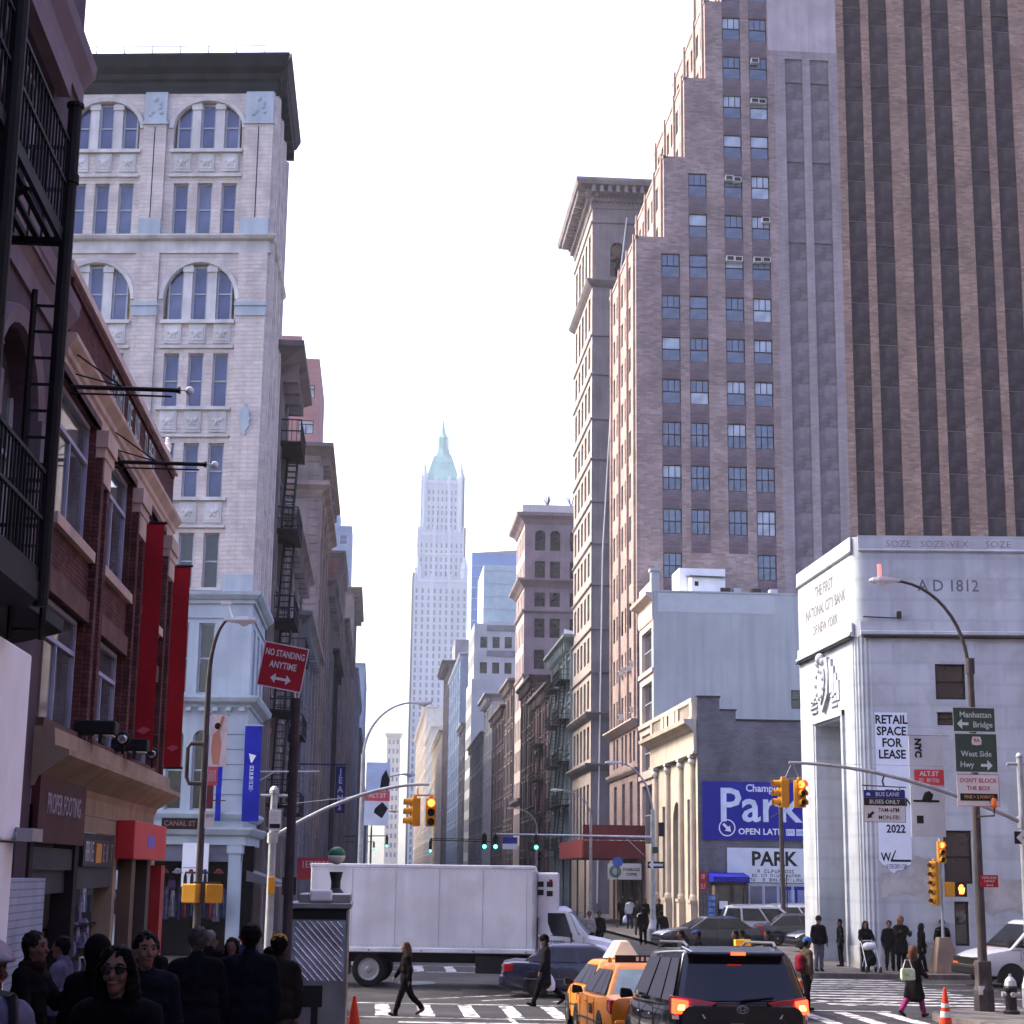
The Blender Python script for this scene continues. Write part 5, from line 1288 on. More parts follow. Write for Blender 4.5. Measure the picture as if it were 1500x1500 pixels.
b, S, Nn = rowbldg('house', 'buff low house just past the arcaded corner building', 'R', 223, 238, 28, 'buff', 5, 3.8, corn=1.0)
b, S, Nn = rowbldg('house', 'brown house with stepped cornices on the right row', 'R', 238.3, 262, 26, 'brown', 7, 3.8, corn=.9)
b, S, Nn = rowbldg('house', 'pale cream narrow house with white cornice in front of black fire escapes', 'R', 266, 284, 30.5, 'cream', 5, 3.9, corn=1.4, cm='white')
for k, u in enumerate((1.2, 3.4)):
    pass
far_escape(b, Nn, .3, 3.2, [6, 10, 14, 18, 22, 26], 'black fire escape on the side wall of the pale cream house')
b, S, Nn = rowbldg('loft_building', 'grey brown loft behind the pale cream house', 'R', 284.5, 326, 26, 'grey', 10, 3.9, corn=.9)
# white building with setbacks and blank wall
wb_ = tag(empty('setback_building', (17.4, 330, .15)), 'white office building with blank wall, balconied upper floors and glassy top', 'building')
for (x0, y0, z0, H, mm, hs_) in ((17.4, 330, 0, 40, 'white', []), (17.8, 331, 40, 51, 'white', [(1.2 + k * 2.4, 2.6 + k * 2.4, z, z + 2.2) for k in range(8) for z in (41.2, 46.2)]), (19.6, 333, 51, 63, None, [])):
    Nn = Plane((x0, y0), (1, 0)); Ee = Plane((x0, y0 + 20), (0, -1))
    mm2 = M_ROWS[mm] if mm else glass('pale_green_glass', (.30, .40, .44), rough=.3, var=.1)
    w = MB(); facade(w, Nn, (0, 26), (z0, H), hs_, .4); facade(w, Ee, (0, 20), (z0, H), [(1 + k * 2.4, 2.4 + k * 2.4, z, z + 2.4) for k in range(8) for z in ([z0 + 3 + q * 4 for q in range(int((H - z0 - 3) / 4))])] if mm else [], .3)
    w.quad(Nn.at(0, H), Nn.at(26, H), Nn.at(26, H, -20), Nn.at(0, H, -20)); w.build('wall', mm2, wb_)
    for h in hs_: window_s(Nn, *h, wb_, M_FRM_D, M_GDARK, .3)
Nn = Plane((17.8, 331), (1, 0)); q = MB()
for z in (44.6, 49.6): Nn.box(q, 2.5, 26, z, z + 1.1, 0, .25)
q.build('balcony_band', M_ROWS['grey'], wb_)
q = MB()
for z in (51.5, 54, 56.6, 59.2, 61.8): Plane((19.6, 333), (1, 0)).box(q, -.05, 26, z, z + .25, 0, .06)
q.build('floor_bands', M_ROWS['white'], wb_)
b, S, Nn = rowbldg('office_building', 'dark brown corner building with bracketed cornice below the skyscraper', 'R', 436, 470, 56, 'brown', 9, 4.2, corn=2.2, nh=[(1 + k * 3, 2.8 + k * 3, z, z + 2.4) for k in range(3) for z in (30, 35, 40, 45, 50)])
MB().box(19, 28, 445, 465, 56, 63).build('tank_house', M_ROWS['grey'], b)
b, S, Nn = rowbldg('office_building', 'narrow blue-grey office slab between white wall and brown corner building', 'R', 372, 432, 50, 'blue', 10, 4.0, corn=.6)
b, S, Nn = rowbldg('house', 'grey house in front of the blue-grey slab', 'R', 351, 371, 33, 'grey', 5, 4, corn=1)
b, S, Nn = rowbldg('office_building', 'cream office building far down the right row', 'R', 480, 560, 42, 'cream', 14, 4.0, corn=1.2)
b, S, Nn = rowbldg('office_building', 'pale stone office building beyond the cream one on the right', 'R', 562, 640, 50, 'white', 12, 4.0, corn=1.0)
b, S, Nn = rowbldg('office_building', 'last tall pale building before the skyscraper base', 'R', 645, 820, 64, 'cream', 20, 4.2, corn=1.4)
# deep blue glass tower
gt = tag(empty('glass_tower', (34, 610, .15)), 'deep blue glass tower behind the white setback building', 'building')
Nn = Plane((31.5, 610), (1, 0)); Ee = Plane((31.5, 640), (0, -1)); w = MB()
facade(w, Nn, (0, 60), (0, 117), [], .2); facade(w, Ee, (0, 30), (0, 117), [], .2); w.quad(Nn.at(0, 117), Nn.at(60, 122), Nn.at(60, 122, -30), Nn.at(0, 122, -30))
w.build('curtain_wall', mat('blue_curtain_glass', (.03, .13, .36), rough=.2, var=.3, scale=.05, spec=.6, bump=0), gt)
q = MB()
for k in range(29): Nn.box(q, 0, 60, 4 * k, 4 * k + .35, 0, .12)
q.build('floor_bands', M_ROWS['blue'], gt)
# cream building closing the avenue in the sky gap
cb = tag(empty('corner_building', (8, 1120, .15)), 'distant cream corner building closing the avenue in the sky gap', 'building')
Nn = Plane((4.5, 1120), (1, 0)); hs_ = [(1.2 + k * 2.6, 2.5 + k * 2.6, z, z + 3) for k in range(3) for z in [12 + 6 * j for j in range(13)]]
w = MB(); facade(w, Nn, (0, 9), (0, 92), hs_, .3); facade(w, Plane((4.5, 1150), (0, -1)), (0, 30), (0, 92), [], .2); w.quad(Nn.at(0, 92), Nn.at(9, 92), Nn.at(9, 92, -30), Nn.at(0, 92, -30)); w.build('wall', M_ROWS['cream'], cb)
q = MB(); 
for h in hs_: Nn.box(q, h[0], h[1], h[2], h[3], -.28, -.25)
q.build('windows', M_GBLUE, cb)['kind'] = 'stuff'
q = MB(); cornice(q, Nn, 0, 9, 88, [(.2, 0), (1.2, 1.5), (1.6, 3), (.3, 4.2)], True, True); q.build('roof_cornice', M_ROWS['cream'], cb)
# ------------------------------------------------------------------ Gothic skyscraper with green spire
M_WT = mat('hazed_white_terracotta', (.42, .46, .52), rough=.85, var=.06, scale=.05, bump=0)  # pale blue of the distant haze put into the wall colour
M_COPPER = mat('copper_green_roof', (.19, .36, .33), rough=.7, var=.15, scale=.15, bump=0)
M_GFAR = mat('hazed_window_glass', (.13, .16, .22), rough=.4, var=.2, scale=.1, bump=0)  # lightened: haze in front of the panes put into the colour
sk = tag(empty('gothic_skyscraper', (30.3, 907, .15)), 'distant white gothic skyscraper with green copper spire in haze', 'building')
def shaft(cx, cy, hw, z0, z1, nb, name='shaft', pin=0):
    w, wn_, p = MB(), MB(), MB()
    w.box(cx - hw, cx + hw, cy - hw, cy + hw, z0, z1)
    for pl in (Plane((cx - hw, cy - hw), (1, 0)), Plane((cx - hw, cy + hw), (0, -1)), Plane((cx + hw, cy - hw), (0, 1))):
        bw = 2 * hw / nb
        for k in range(nb):
            for j in range(int((z1 - z0 - 4) / 3.9)):
                z = z0 + 1.5 + j * 3.9; pl.box(wn_, (k + .33) * bw, (k + .68) * bw, z, z + 2.5, .01, .06)
        for k in range(nb + 1):
            big = k % 3 == 0; q = 1.5 if big else .5
            pl.box(p, k * bw - q * .6, k * bw + q * .6, z0, z1 + (2.5 if big else 0), 0, .9 if big else .45)
        for z in (z0 + (z1 - z0) * .5, z1 - 2.2): pl.box(p, 0, 2 * hw, z, z + 1.2, .02, .5)
    w.build(name, M_WT, sk); wn_.build('windows', M_GFAR, sk)['kind'] = 'stuff'; p.build('piers', M_WT, sk)['kind'] = 'stuff'
CXS, CYS = 30.3, 922
shaft(CXS, CYS, 14.5, 0, 158, 9)
shaft(CXS, CYS, 12.2, 158, 184, 9)
shaft(CXS, CYS, 10.9, 184, 213, 9)
for sx in (-1, 1):
    for sy in (-1, 1):
        q = MB(); c = (CXS + sx * 12.6, CYS + sy * 12.6, 156); q.lathe([(2.4, 0), (2.4, 7), (2.6, 7.3), (1.6, 10), (.1, 16)], c, 8); q.build('pinnacle', M_WT, sk)
        q = MB(); c = (CXS + sx * 10.0, CYS + sy * 10.0, 184); q.lathe([(2.2, 0), (2.2, 30), (2.4, 30.5), (1.3, 34), (.15, 40)], c, 8); q.build('pinnacle', M_WT, sk)
q = MB(); q.rings([[(CXS + sx * h, CYS + sy * h, z) for sx, sy in ((-1, -1), (1, -1), (1, 1), (-1, 1))] for z, h in ((210, 10.0), (214, 9.2), (224, 6.2), (228, 5.0))]); q.build('pyramid_roof', M_COPPER, sk)
q = MB(); q.lathe([(4.9, 228), (4.9, 230), (4.0, 230.3), (3.7, 233), (2.6, 233.4), (2.5, 239), (2.9, 239.3), (1.6, 242), (1.1, 244), (.2, 250)], (CXS, CYS, 0), 8); q.build('lantern', M_COPPER, sk)
q = MB()
for k in range(8):
    a = math.pi / 4 * k; q.tube([(CXS + 3.0 * math.cos(a), CYS + 3.0 * math.sin(a), 233), (CXS + 2.9 * math.cos(a), CYS + 2.9 * math.sin(a), 240)], .35, 5)
    for r__, z in ((6.6, 216), (5.2, 221)):
        q.box(CXS + r__ * math.cos(a) - .6, CXS + r__ * math.cos(a) + .6, CYS - 8.5 + (z - 213) * .27, CYS - 7.7 + (z - 213) * .27, z, z + 3)
q.build('roof_ornament', M_COPPER, sk)['kind'] = 'stuff'
# lower wings of the skyscraper
for k, (x0, x1, H) in enumerate(((22.0, 56, 92),)):
    q = MB(); q.box(x0, x1, 930, 975, 0, H); q.build('wing', M_WT, sk)
# ------------------------------------------------------------------ street furniture
M_GALV = mat('galvanised_steel', (.32, .33, .36), rough=.45, var=.18, scale=3, metal=.6, bump=.05)
M_POLEB = mat('brown_grey_pole_paint', (.05, .04, .043), rough=.6, var=.25, scale=3, bump=.1)
M_YEL = mat('signal_yellow', (.50, .23, .02), rough=.5, var=.1, bump=.03)
M_LENSK = mat('signal_lens_dark', (.02, .018, .02), rough=.3)
M_RED = mat('signal_red_lit', (.8, .05, .02), emit=(1, .07, .012), estr=4.0, bump=0)
M_GRN = mat('signal_green_lit', (.05, .7, .45), emit=(.05, 1, .55), estr=3.5, bump=0)
M_HAND = mat('signal_hand_lit', (.9, .2, .02), emit=(1, .22, .02), estr=3, bump=0)
M_SGRN = mat('sign_green', (.035, .060, .048), rough=.5, var=.08, bump=.02)
M_SLET = mat('sign_letter_grey', (.42, .50, .50), rough=.5, bump=0)
M_SRED = mat('sign_parking_red', (.32, .008, .02), rough=.45, var=.06, bump=.02)
M_SWHT = mat('sign_face_white', (.55, .55, .57), rough=.5, var=.05, bump=.02)
def signal(loc, rz, lit, label, n=3, s=.235, housing=None, parent_name='traffic_signal'):
    """signal head facing -Y before rotation: housing, lenses, visors"""
    r_ = tag(empty(parent_name, loc, rz), label, 'traffic light', 'traffic lights')
    h = s * n
    m = MB(); m.box(-.13, .13, -.1, .12, 0, h); m.box(-.05, .05, -.05, .05, h, h + .08); m.build('housing', housing or M_YEL, r_, world=False, bevel=.02)
    for k in range(n):
        z = h - s * (k + .5)
        on = (k == {'red': 0, 'green': n - 1, None: -1}[lit])
        m = MB(); m.tube([(0, -.105, z), (0, -.125, z)], [.095, .06], 14); m.build('lens', (M_RED if lit == 'red' else M_GRN) if on else M_LENSK, r_, world=False)
        m = MB(); rg = []
        for q, dd in ((0, -.1), (1, -.28)):
            rg.append([(.105 * math.cos(R(a)), dd + (0 if a > 60 and a < 120 else 0), z + .105 * math.sin(R(a))) for a in range(-30, 211, 20)])
        m.rings(rg, False, False); o = m.build('visor', housing or M_YEL, r_, world=False)
        sd = o.modifiers.new('solid', 'SOLIDIFY'); sd.thickness = .008
    return r_
def cobra(m, base, tip, h0, hn=.0):
    """curved lamp arm from pole top to lamp head"""
    a, b = Vector(base), Vector(tip); pts = []
    for k in range(13):
        t = k / 12; pts.append((a.x + (b.x - a.x) * (1 - math.cos(t * math.pi / 2)), a.y + (b.y - a.y) * (1 - math.cos(t * math.pi / 2)), a.z + (b.z - a.z) * math.sin(t * math.pi / 2)))
    m.tube(pts, [.055 - .02 * k / 12 for k in range(13)], 8)
def lamp_head(r_, p, d):
    """cobra-head luminaire at p pointing along d (unit xy)"""
    d = Vector(d); n_ = Vector((-d.y, d.x, 0)); p = Vector(p); m = MB()
    rg = []
    for t, wd, up, dn in ((-.08, .05, .05, .03), (.1, .08, .07, .05), (.3, .13, .09, .07), (.5, .15, .09, .08), (.66, .11, .06, .05), (.72, .04, .03, .02)):
        c = p + d * t; rg.append([c - n_ * wd, c - n_ * wd * .8 + Vector((0, 0, up)), c + n_ * wd * .8 + Vector((0, 0, up)), c + n_ * wd, c + n_ * wd * .8 - Vector((0, 0, dn)), c - n_ * wd * .8 - Vector((0, 0, dn))])
    m.rings(rg); m.build('lamp_head', mat('lamp_head_grey', (.48, .48, .52), rough=.4, var=.08), r_, smooth=False)
    m = MB(); m.ball(p + d * .42 - Vector((0, 0, .06)), .12, 12, 8, (1, 1, .7)); m.build('lens', mat('lamp_glass', (.6, .6, .62), rough=.1), r_, smooth=True)
def pole(r_, x, y, z0, z1, ra, rb, m_, base=True):
    m = MB(); m.tube([(x, y, z0), (x, y, z1)], [ra, rb], 12); m.build('pole', m_, r_)
    if base:
        m = MB(); m.lathe([(ra * 2.1, 0), (ra * 2.1, .5), (ra * 1.6, .7), (ra * 1.1, .95)], (x, y, z0), 8); m.build('pole_base', m_, r_)
def plate(r_, pl, u0, u1, z0, z1, m_, d=.0, name='sign_plate', edge=None):
    m = MB(); pl.box(m, u0, u1, z0, z1, d, d + .012); o = m.build(name, m_, r_)
    if edge:
        m = MB(); e = .012
        for a in ((u0, u1, z0, z0 + e), (u0, u1, z1 - e, z1), (u0, u0 + e, z0 + e, z1 - e), (u1 - e, u1, z0 + e, z1 - e)): pl.box(m, *a, d + .012, d + .014)
        m.build('sign_border', edge, r_)
    return o
def arrow(m, pl, u, z, L, w, d, left=True, right=False):
    a = L / 2; h = w * 1.9
    P = []
    if left and right: P = [(-a, 0), (-a + h, h), (-a + h, w / 2), (a - h, w / 2), (a - h, h), (a, 0), (a - h, -h), (a - h, -w / 2), (-a + h, -w / 2), (-a + h, -h)]
    elif left: P = [(-a, 0), (-a + h, h), (-a + h, w / 2), (a, w / 2), (a, -w / 2), (-a + h, -w / 2), (-a + h, -h)]
    else: P = [(a, 0), (a - h, -h), (a - h, -w / 2), (-a, -w / 2), (-a, w / 2), (a - h, w / 2), (a - h, h)]
    m.prism([(u + x_, z + y_) for x_, y_ in P], d, d + .003, lambda p, q, h_: pl.at(p, q, h_))
# near-left corner lamp with street-name sign
ll = tag(empty('street_lamp', (-4.2, 42, .15)), 'brown street lamp with ad banner and CANAL ST sign at the left corner', 'street lamp', 'street lamps')
pole(ll, -4.2, 42, .15, 7.9, .1, .065, M_POLEB)
m = MB(); cobra(m, (-4.2, 42, 7.8), (-3.75, 42, 9.35), 0); m.build('lamp_arm', M_POLEB, ll)
lamp_head(ll, (-3.82, 42, 9.33), (1, 0, 0))
m = MB(); m.tube([(-3.7, 42, 9.4), (-3.82, 42, 9.75)], .015, 5); m.box(-4.0, -3.75, 41.95, 42.05, 9.72, 9.78); m.build('sensor', M_WHITE, ll)
PLa = Plane((-4.2, 41.86), (1, 0))
plate(ll, PLa, -.93, -.08, 4.26, 4.52, M_POLEB, 0, 'street_name_sign'); PLa.text('CANAL ST', .17, mat('canal_letters', (.34, .22, .22), rough=.5), -.5, 4.39, ll, .014, .004, .95)
m = MB(); 
for z in (7.0, 4.95): m.tube([(-4.2, 41.9, z), (-3.65, 41.9, z)], .015, 6)
m.build('banner_arm', M_POLEB, ll)
plate(ll, PLa, .12, .52, 5.75, 7.0, mat('banner_print_cream', (.62, .58, .58), rough=.7, var=.2, scale=3), .02, 'ad_banner')
m = MB(); m.prism([(.2, 5.8), (.36, 5.8), (.4, 6.3), (.34, 6.55), (.45, 6.95), (.38, 6.97), (.28, 6.62), (.18, 6.5), (.15, 6.2)], .032, .036, lambda a, b, h: PLa.at(a, b, h)); m.build('printed_figure', mat('print_skin', (.50, .25, .18), rough=.7), ll)
m = MB(); m.ball(PLa.at(.29, 6.72, .03), .085, 8, 6, (1, .2, 1)); m.build('printed_hair', M_BLACKP, ll)
plate(ll, PLa, .1, .34, 5.3, 5.75, mat('banner_print_pink', (.50, .10, .14), rough=.7), .02, 'ad_banner'); strokes(PLa, .13, .31, 5.4, 5.66, 3, M_SWHT, ll, .034, seed=70)
plate(ll, PLa, .1, .26, 4.75, 5.3, mat('banner_print_maroon', (.16, .05, .06), rough=.7), .02, 'ad_banner')
plate(ll, PLa, .08, .3, 4.3, 4.68, M_SWHT, .02, 'notice_plate'); strokes(PLa, .11, .27, 4.55, 4.62, 5, M_BLACKP, ll, .034, seed=71)
m = MB(); m.tube([(-4.2, 42, 6.3), (-4.55, 42, 6.3), (-4.62, 42, 6.2), (-4.62, 42, 5.5), (-4.55, 42, 5.35), (-4.2, 42, 5.35)], .05, 8); m.build('bracket', M_POLEB, ll)
# pedestrian signal backs on that pole
pg = tag(empty('pedestrian_signal', (-4.1, 41.9, 2.55)), 'pair of orange pedestrian signal boxes seen from behind by the left crowd', 'pedestrian signal', 'pedestrian signals')
for x, ry in ((-.25, -.5), (.27, .25)):
    m = MB(); m.box(-.2, .2, -.12, .12, 0, .44); o = m.build('signal_box', M_YEL, pg, world=False, bevel=.025); o.location = (x, 0, 0); o.rotation_euler = (0, 0, ry)
m = MB(); m.box(-.2, .42, -.05, .05, .45, .49); m.box(-.03, .05, -.05, .05, -.02, .45); m.build('mount', M_POLEB, pg, world=False)
# left mast arm
ml = tag(empty('signal_mast', (-2.62, 44, .15)), 'pale grey signal mast whose arm reaches out over the white truck', 'signal pole', 'signal masts')
pole(ml, -2.62, 44, .15, 5.2, .11, .085, M_GALV)
m = MB(); m.lathe([(.09, 0), (.12, .02), (.12, .12), (.06, .2), (.0, .22)], (-2.62, 44, 5.2), 10); m.tube([(-2.96, 44, 5.17), (-2.28, 44, 5.17)], .035, 8); m.build('pole_cap', M_GALV, ml)
m = MB(); pts = [(-2.62 + 3.9 * t, 44, 4.1 + 1.42 * math.sin(t * math.pi / 2) ** .9) for t in [k / 14 for k in range(15)]]; m.tube(pts, [.055 - .02 * k / 14 for k in range(15)], 8); m.tube([(-2.62, 44, 4.0), (-2.62, 44, 4.25)], .14, 10); m.build('mast_arm', M_GALV, ml)
m = MB(); m.tube([(-2.4, 44, 4.95), (.2, 44, 5.28)], .008, 5); m.build('guy_wire', M_GALV, ml)
PM = Plane((-2.62, 43.86), (1, 0)); plate(ml, PM, -.1, .2, 4.3, 4.82, M_SWHT, .0, 'parking_sign'); strokes(PM, -.06, .16, 4.66, 4.76, 5, M_FRM_W, ml, .014, seed=74); strokes(PM, -.05, .15, 4.52, 4.62, 4, M_FRM_W, ml, .014, seed=75); plate(ml, PM, -.08, .18, 4.36, 4.47, M_BLACKP, .012, 'sign_band')
signal((.93, 43.95, 4.46), R(-75), None, 'yellow signal head turned sideways on the left mast arm')
signal((1.34, 43.95, 4.46), R(0), 'red', 'yellow signal head showing red on the left mast arm')
m = MB(); m.tube([(1.0, 44, 5.42), (1.0, 44, 5.25)], .02, 6); m.box(.88, 1.4, 43.98, 44.02, 5.22, 5.26); m.build('hanger', M_YEL, ml)
# pedestrian signal on left mast
pq = tag(empty('pedestrian_signal', (-2.45, 43.8, 2.75)), 'dark pedestrian signal with small red light left of the metal cart', 'pedestrian signal', 'pedestrian signals')
m = MB(); m.box(-.22, -.05, -.1, .1, 0, .42); m.build('signal_box', M_YEL, pq, world=False, bevel=.02)
m = MB(); m.box(.12, .48, -.1, .12, -.02, .42); m.build('signal_box', M_BLACKP, pq, world=False, bevel=.02)
MB().ball((.24, -.11, .2), .035, 8, 6).build('lens', M_HAND, pq, world=False)
MB().tube([(-.05, 0, .2), (.12, 0, .2)], .03, 6).build('mount', M_GALV, pq, world=False)
# no standing sign on its own tall dark post
ns = tag(empty('parking_sign', (-.97, 20, .9)), 'tilted red NO STANDING ANYTIME sign on a thin dark post', 'sign')
m = MB(); m.tube([(-.985, 20, .9), (-.985, 20, 5.3)], .055, 10); m.build('post', M_POLEB, ns)
m = MB(); m.tube([(-.985, 20, 5.2), (-1.0, 20.0, 5.36), (-1.1, 20.03, 5.5)], .014, 6); m.tube([(-1.04, 20.04, 4.98), (-.97, 20.02, 5.2), (-.95, 20.06, 5.4)], .012, 6); m.build('bracket', M_SWHT, ns)
th = R(9)
class TPlane(Plane):
    def at(s, u, z, d=0.):
        a, b = u * math.cos(th) + z * math.sin(th) * 1, -u * math.sin(th) + z * math.cos(th)
        return s.p + s.r * a + s.n * d + Vector((0, 0, 5.655 + b))
TP = TPlane((-1.15, 19.95), (1, .12))
m = MB(); TP.box(m, -.262, .262, -.262, .262, 0, .006); m.build('sign_plate', M_SRED, ns)
m = MB()
for a in ((-.262, .262, -.262, -.25), (-.262, .262, .25, .262), (-.262, -.25, -.25, .25), (.25, .262, -.25, .25)): TP.box(m, *a, .006, .008)
m.build('sign_border', M_SWHT, ns)
for t, z, sz in (('NO STANDING', .145, .108), ('ANYTIME', .01, .108)):
    o = place(text_mesh(t, sz, M_SWHT, .002, .62 if len(t) > 8 else .7), 'lettering', ns, TP.at(0, z, .008)); o.rotation_euler = (0, th, math.atan2(.12, 1))
m = MB(); arrow(m, TP, 0, -.145, .24, .03, .009, True, True); m.build('arrow', M_SWHT, ns)
# metal vending cabinet
ct = tag(empty('vending_cart', (-.85, 27.4, .7)), 'tall steel vending cart back with diamond plate panel at the kerb', 'cart')
M_STEEL = mat('brushed_steel', (.20, .19, .20), rough=.35, var=.2, scale=2, metal=.7, bump=.05)
m = MB(); m.box(-1.27, -.40, 26.6, 28.4, .65, 2.78); m.build('body', M_STEEL, ct, bevel=.02)
m = MB(); m.box(-1.31, -.36, 26.5, 28.5, 2.78, 2.86); m.box(-1.16, -.38, 26.7, 28.3, 2.86, 2.99); m.build('top', M_STEEL, ct, bevel=.01)
PC = Plane((-1.27, 26.6), (1, 0))
m = MB(); PC.box(m, .04, .83, 1.72, 2.6, 0, .012); m.build('plate_panel', mat('plate_blue_steel', (.26, .30, .42), rough=.3, metal=.8, var=.35, scale=3, bump=.02), ct)
m = MB()
for k in range(-6, 12):
    a = (k * .1, 1.72); b = (k * .1 + .88 * -1 + .88, 2.6)
    p0u, p1u = k * .1 + .55, k * .1 - .0
    # diagonal rib from upper left to lower right, clipped to the panel
    pts = []
    for t in [j / 20 for j in range(21)]:
        u, z = k * .1 + .8 * t, 2.59 - .86 * t
        if .05 < u < .82: pts.append((u, z))
    if len(pts) > 2: m.tube([PC.at(pts[0][0], pts[0][1], .013), PC.at(pts[-1][0], pts[-1][1], .013)], .016, 5)
m.build('plate_ribs', mat('plate_rib_steel', (.45, .48, .6), rough=.25, metal=.85), ct)
m = MB(); PC.box(m, .03, .84, 2.62, 2.77, 0, .015); m.build('dark_slot', M_BLACKP, ct)
m = MB(); PC.box(m, .22, .52, 1.35, 1.66, 0, .05); PC.box(m, .36, .46, .7, 1.35, 0, .04); m.build('black_box', M_BLACKP, ct)
m = MB(); PC.box(m, .28, .62, 2.89, 3.06, .02, .08); m.build('tray', M_WHITE, ct, bevel=.03)
# subway globe lamp
gl = tag(empty('globe_lamp', (-.75, 33, .4)), 'subway entrance globe lamp, green over white, behind the steel cart', 'lamp')
m = MB(); m.lathe([(.16, 0), (.16, .4), (.1, .5), (.09, 2.35), (.13, 2.45), (.19, 2.5), (.09, 2.62), (.09, 2.75), (.13, 2.92)], (-.75, 33, .4), 12); m.build('post', mat('subway_green', (.02, .04, .035), rough=.5), gl)
for half, mm in ((0, mat('globe_white', (.55, .56, .55), rough=.3)), (1, mat('globe_green', (.02, .12, .06), rough=.3))):
    m = MB(); n_ = 9; prof = [(.165 * math.sin(math.pi * (k / n_ / 2 + half / 2)) + .0005, .165 * -math.cos(math.pi * (k / n_ / 2 + half / 2))) for k in range(n_ + 1)]
    m.lathe(prof, (-.75, 33, 3.62), 18); m.build('globe_half', mm, gl, smooth=True)
# cones
def cone(x, y, label, h=.72, bands=True):
    z = gz(y) + (.15 if x > 13.4 or x < -.7 else 0)
    r_ = tag(empty('traffic_cone', (x, y, z)), label, 'traffic cone', 'traffic cones')
    mo = mat('cone_orange', (.60, .045, .015), rough=.5, var=.08)
    m = MB(); m.lathe([(.16, .03), (.03, h), (.02, h + .01)], (0, 0, 0), 16); m.build('cone_body', mo, r_, world=False)
    MB().box(-.19, .19, -.19, .19, 0, .035).build('cone_base', mo, r_, world=False, bevel=.02)
    if bands:
        for za, zb in ((.36, .48), (.56, .64)):
            f = lambda z: .16 - .13 * (z - .03) / (h - .03) + .003
            MB().lathe([(f(za), za), (f(zb), zb)], (0, 0, 0), 16, False).build('reflective_band', M_SWHT, r_, world=False)
cone(-.35, 34.6, 'orange cone standing just right of the steel cart', .75, False)
cone(12.0, 36.4, 'orange cone with white bands near the hydrant', .95)
# far-left corner lamp
fl = tag(empty('street_lamp', (-.57, 58.8, .15)), 'slender pale street lamp arching over the avenue behind the truck', 'street lamp', 'street lamps')
pole(fl, -.57, 61.2, .15, 7.4, .12, .08, M_GALV)
m = MB(); cobra(m, (-.57, 61.2, 7.3), (1.2, 61.2, 9.25), 0); m.build('lamp_arm', M_GALV, fl); lamp_head(fl, (1.1, 61.2, 9.25), (1, 0, 0))
PF = Plane((-.45, 61.05), (1, 0))
plate(fl, PF, .0, .85, 6.1, 7.1, mat('banner_sky_blue', (.36, .45, .60), rough=.7, var=.1, scale=2), 0, 'ad_banner'); plate(fl, PF, .0, .85, 5.75, 6.1, mat('banner_brick_red', (.45, .08, .08), rough=.7), 0, 'ad_banner'); plate(fl, PF, -.03, .82, 4.9, 5.75, mat('banner_ice', (.52, .57, .64), rough=.7, var=.1), 0, 'ad_banner')
m = MB(); m.prism([(.5, 6.2), (.78, 6.1), (.84, 6.5), (.7, 6.85), (.55, 6.6)], .013, .017, lambda a, b, h: PF.at(a, b, h)); m.prism([(.3, 5.35), (.6, 5.15), (.8, 5.5), (.6, 5.72), (.35, 5.5)], .013, .017, lambda a, b, h: PF.at(a, b, h)); m.build('printed_figure', M_BLACKP, fl)
PF.text('ALT.ST', .2, M_SWHT, .42, 5.93, fl, .014, .003)
# near-right lamp with direction signs
lr = tag(empty('street_lamp', (15.1, 42.8, .15)), 'tall lamp carrying green direction signs and orange marker at the right corner', 'street lamp', 'street lamps')
pole(lr, 15.1, 42.8, .15, 8.8, .125, .085, M_POLEB)
m = MB(); m.box(14.93, 15.27, 42.63, 42.97, .15, 1.35); m.build('pole_box', M_POLEB, lr, bevel=.03)
m = MB(); cobra(m, (15.05, 42.8, 8.6), (13.15, 42.8, 10.88), 0); m.tube([(15.1, 42.8, 8.5), (15.1, 42.8, 8.9)], .12, 10); m.build('lamp_arm', M_POLEB, lr); lamp_head(lr, (13.25, 42.8, 10.88), (-1, 0, 0))
m = MB(); m.tube([(12.8, 42.8, 10.95), (12.8, 42.8, 11.3)], .05, 8); m.build('beacon', mat('beacon_red', (.7, .08, .08), rough=.4, emit=(1, .1, .1), estr=.8), lr)
PR = Plane((15.1, 42.62), (1, 0))
plate(lr, PR, -.57, .53, 7.0, 7.62, M_SGRN, 0, edge=M_SLET); plate(lr, PR, -.55, .55, 5.98, 6.96, M_SGRN, 0, edge=M_SLET); plate(lr, PR, -.53, .56, 5.13, 5.93, M_SWHT, 0, edge=M_SRED)
PR.text('Manhattan', .21, M_SLET, .02, 7.43, lr, .014, .002, .95); PR.text('Bridge', .21, M_SLET, .2, 7.18, lr, .014, .002, .95)
m = MB(); arrow(m, PR, -.32, 7.2, .3, .07, .013, True); arrow(m, PR, .26, 6.16, .3, .07, .013, False, True); m.build('arrow', M_SLET, lr)
PR.text('West Side', .2, M_SLET, .0, 6.44, lr, .014, .002, .95); PR.text('Hwy', .2, M_SLET, -.25, 6.17, lr, .014, .002, .95)
m = MB(); m.prism([(-.12, 6.68), (.0, 6.66), (.12, 6.68), (.13, 6.78), (.1, 6.88), (-.1, 6.88), (-.13, 6.78)], .013, .016, lambda a, b, h: PR.at(a + .02, b, h)); m.build('route_shield', M_SWHT, lr); PR.text('9A', .14, M_SRED, .02, 6.78, lr, .02, .002)
PR.text("DON'T BLOCK", .155, M_SRED, .02, 5.77, lr, .014, .001, .93); PR.text('THE BOX', .155, M_SRED, .02, 5.58, lr, .014, .001, .93)
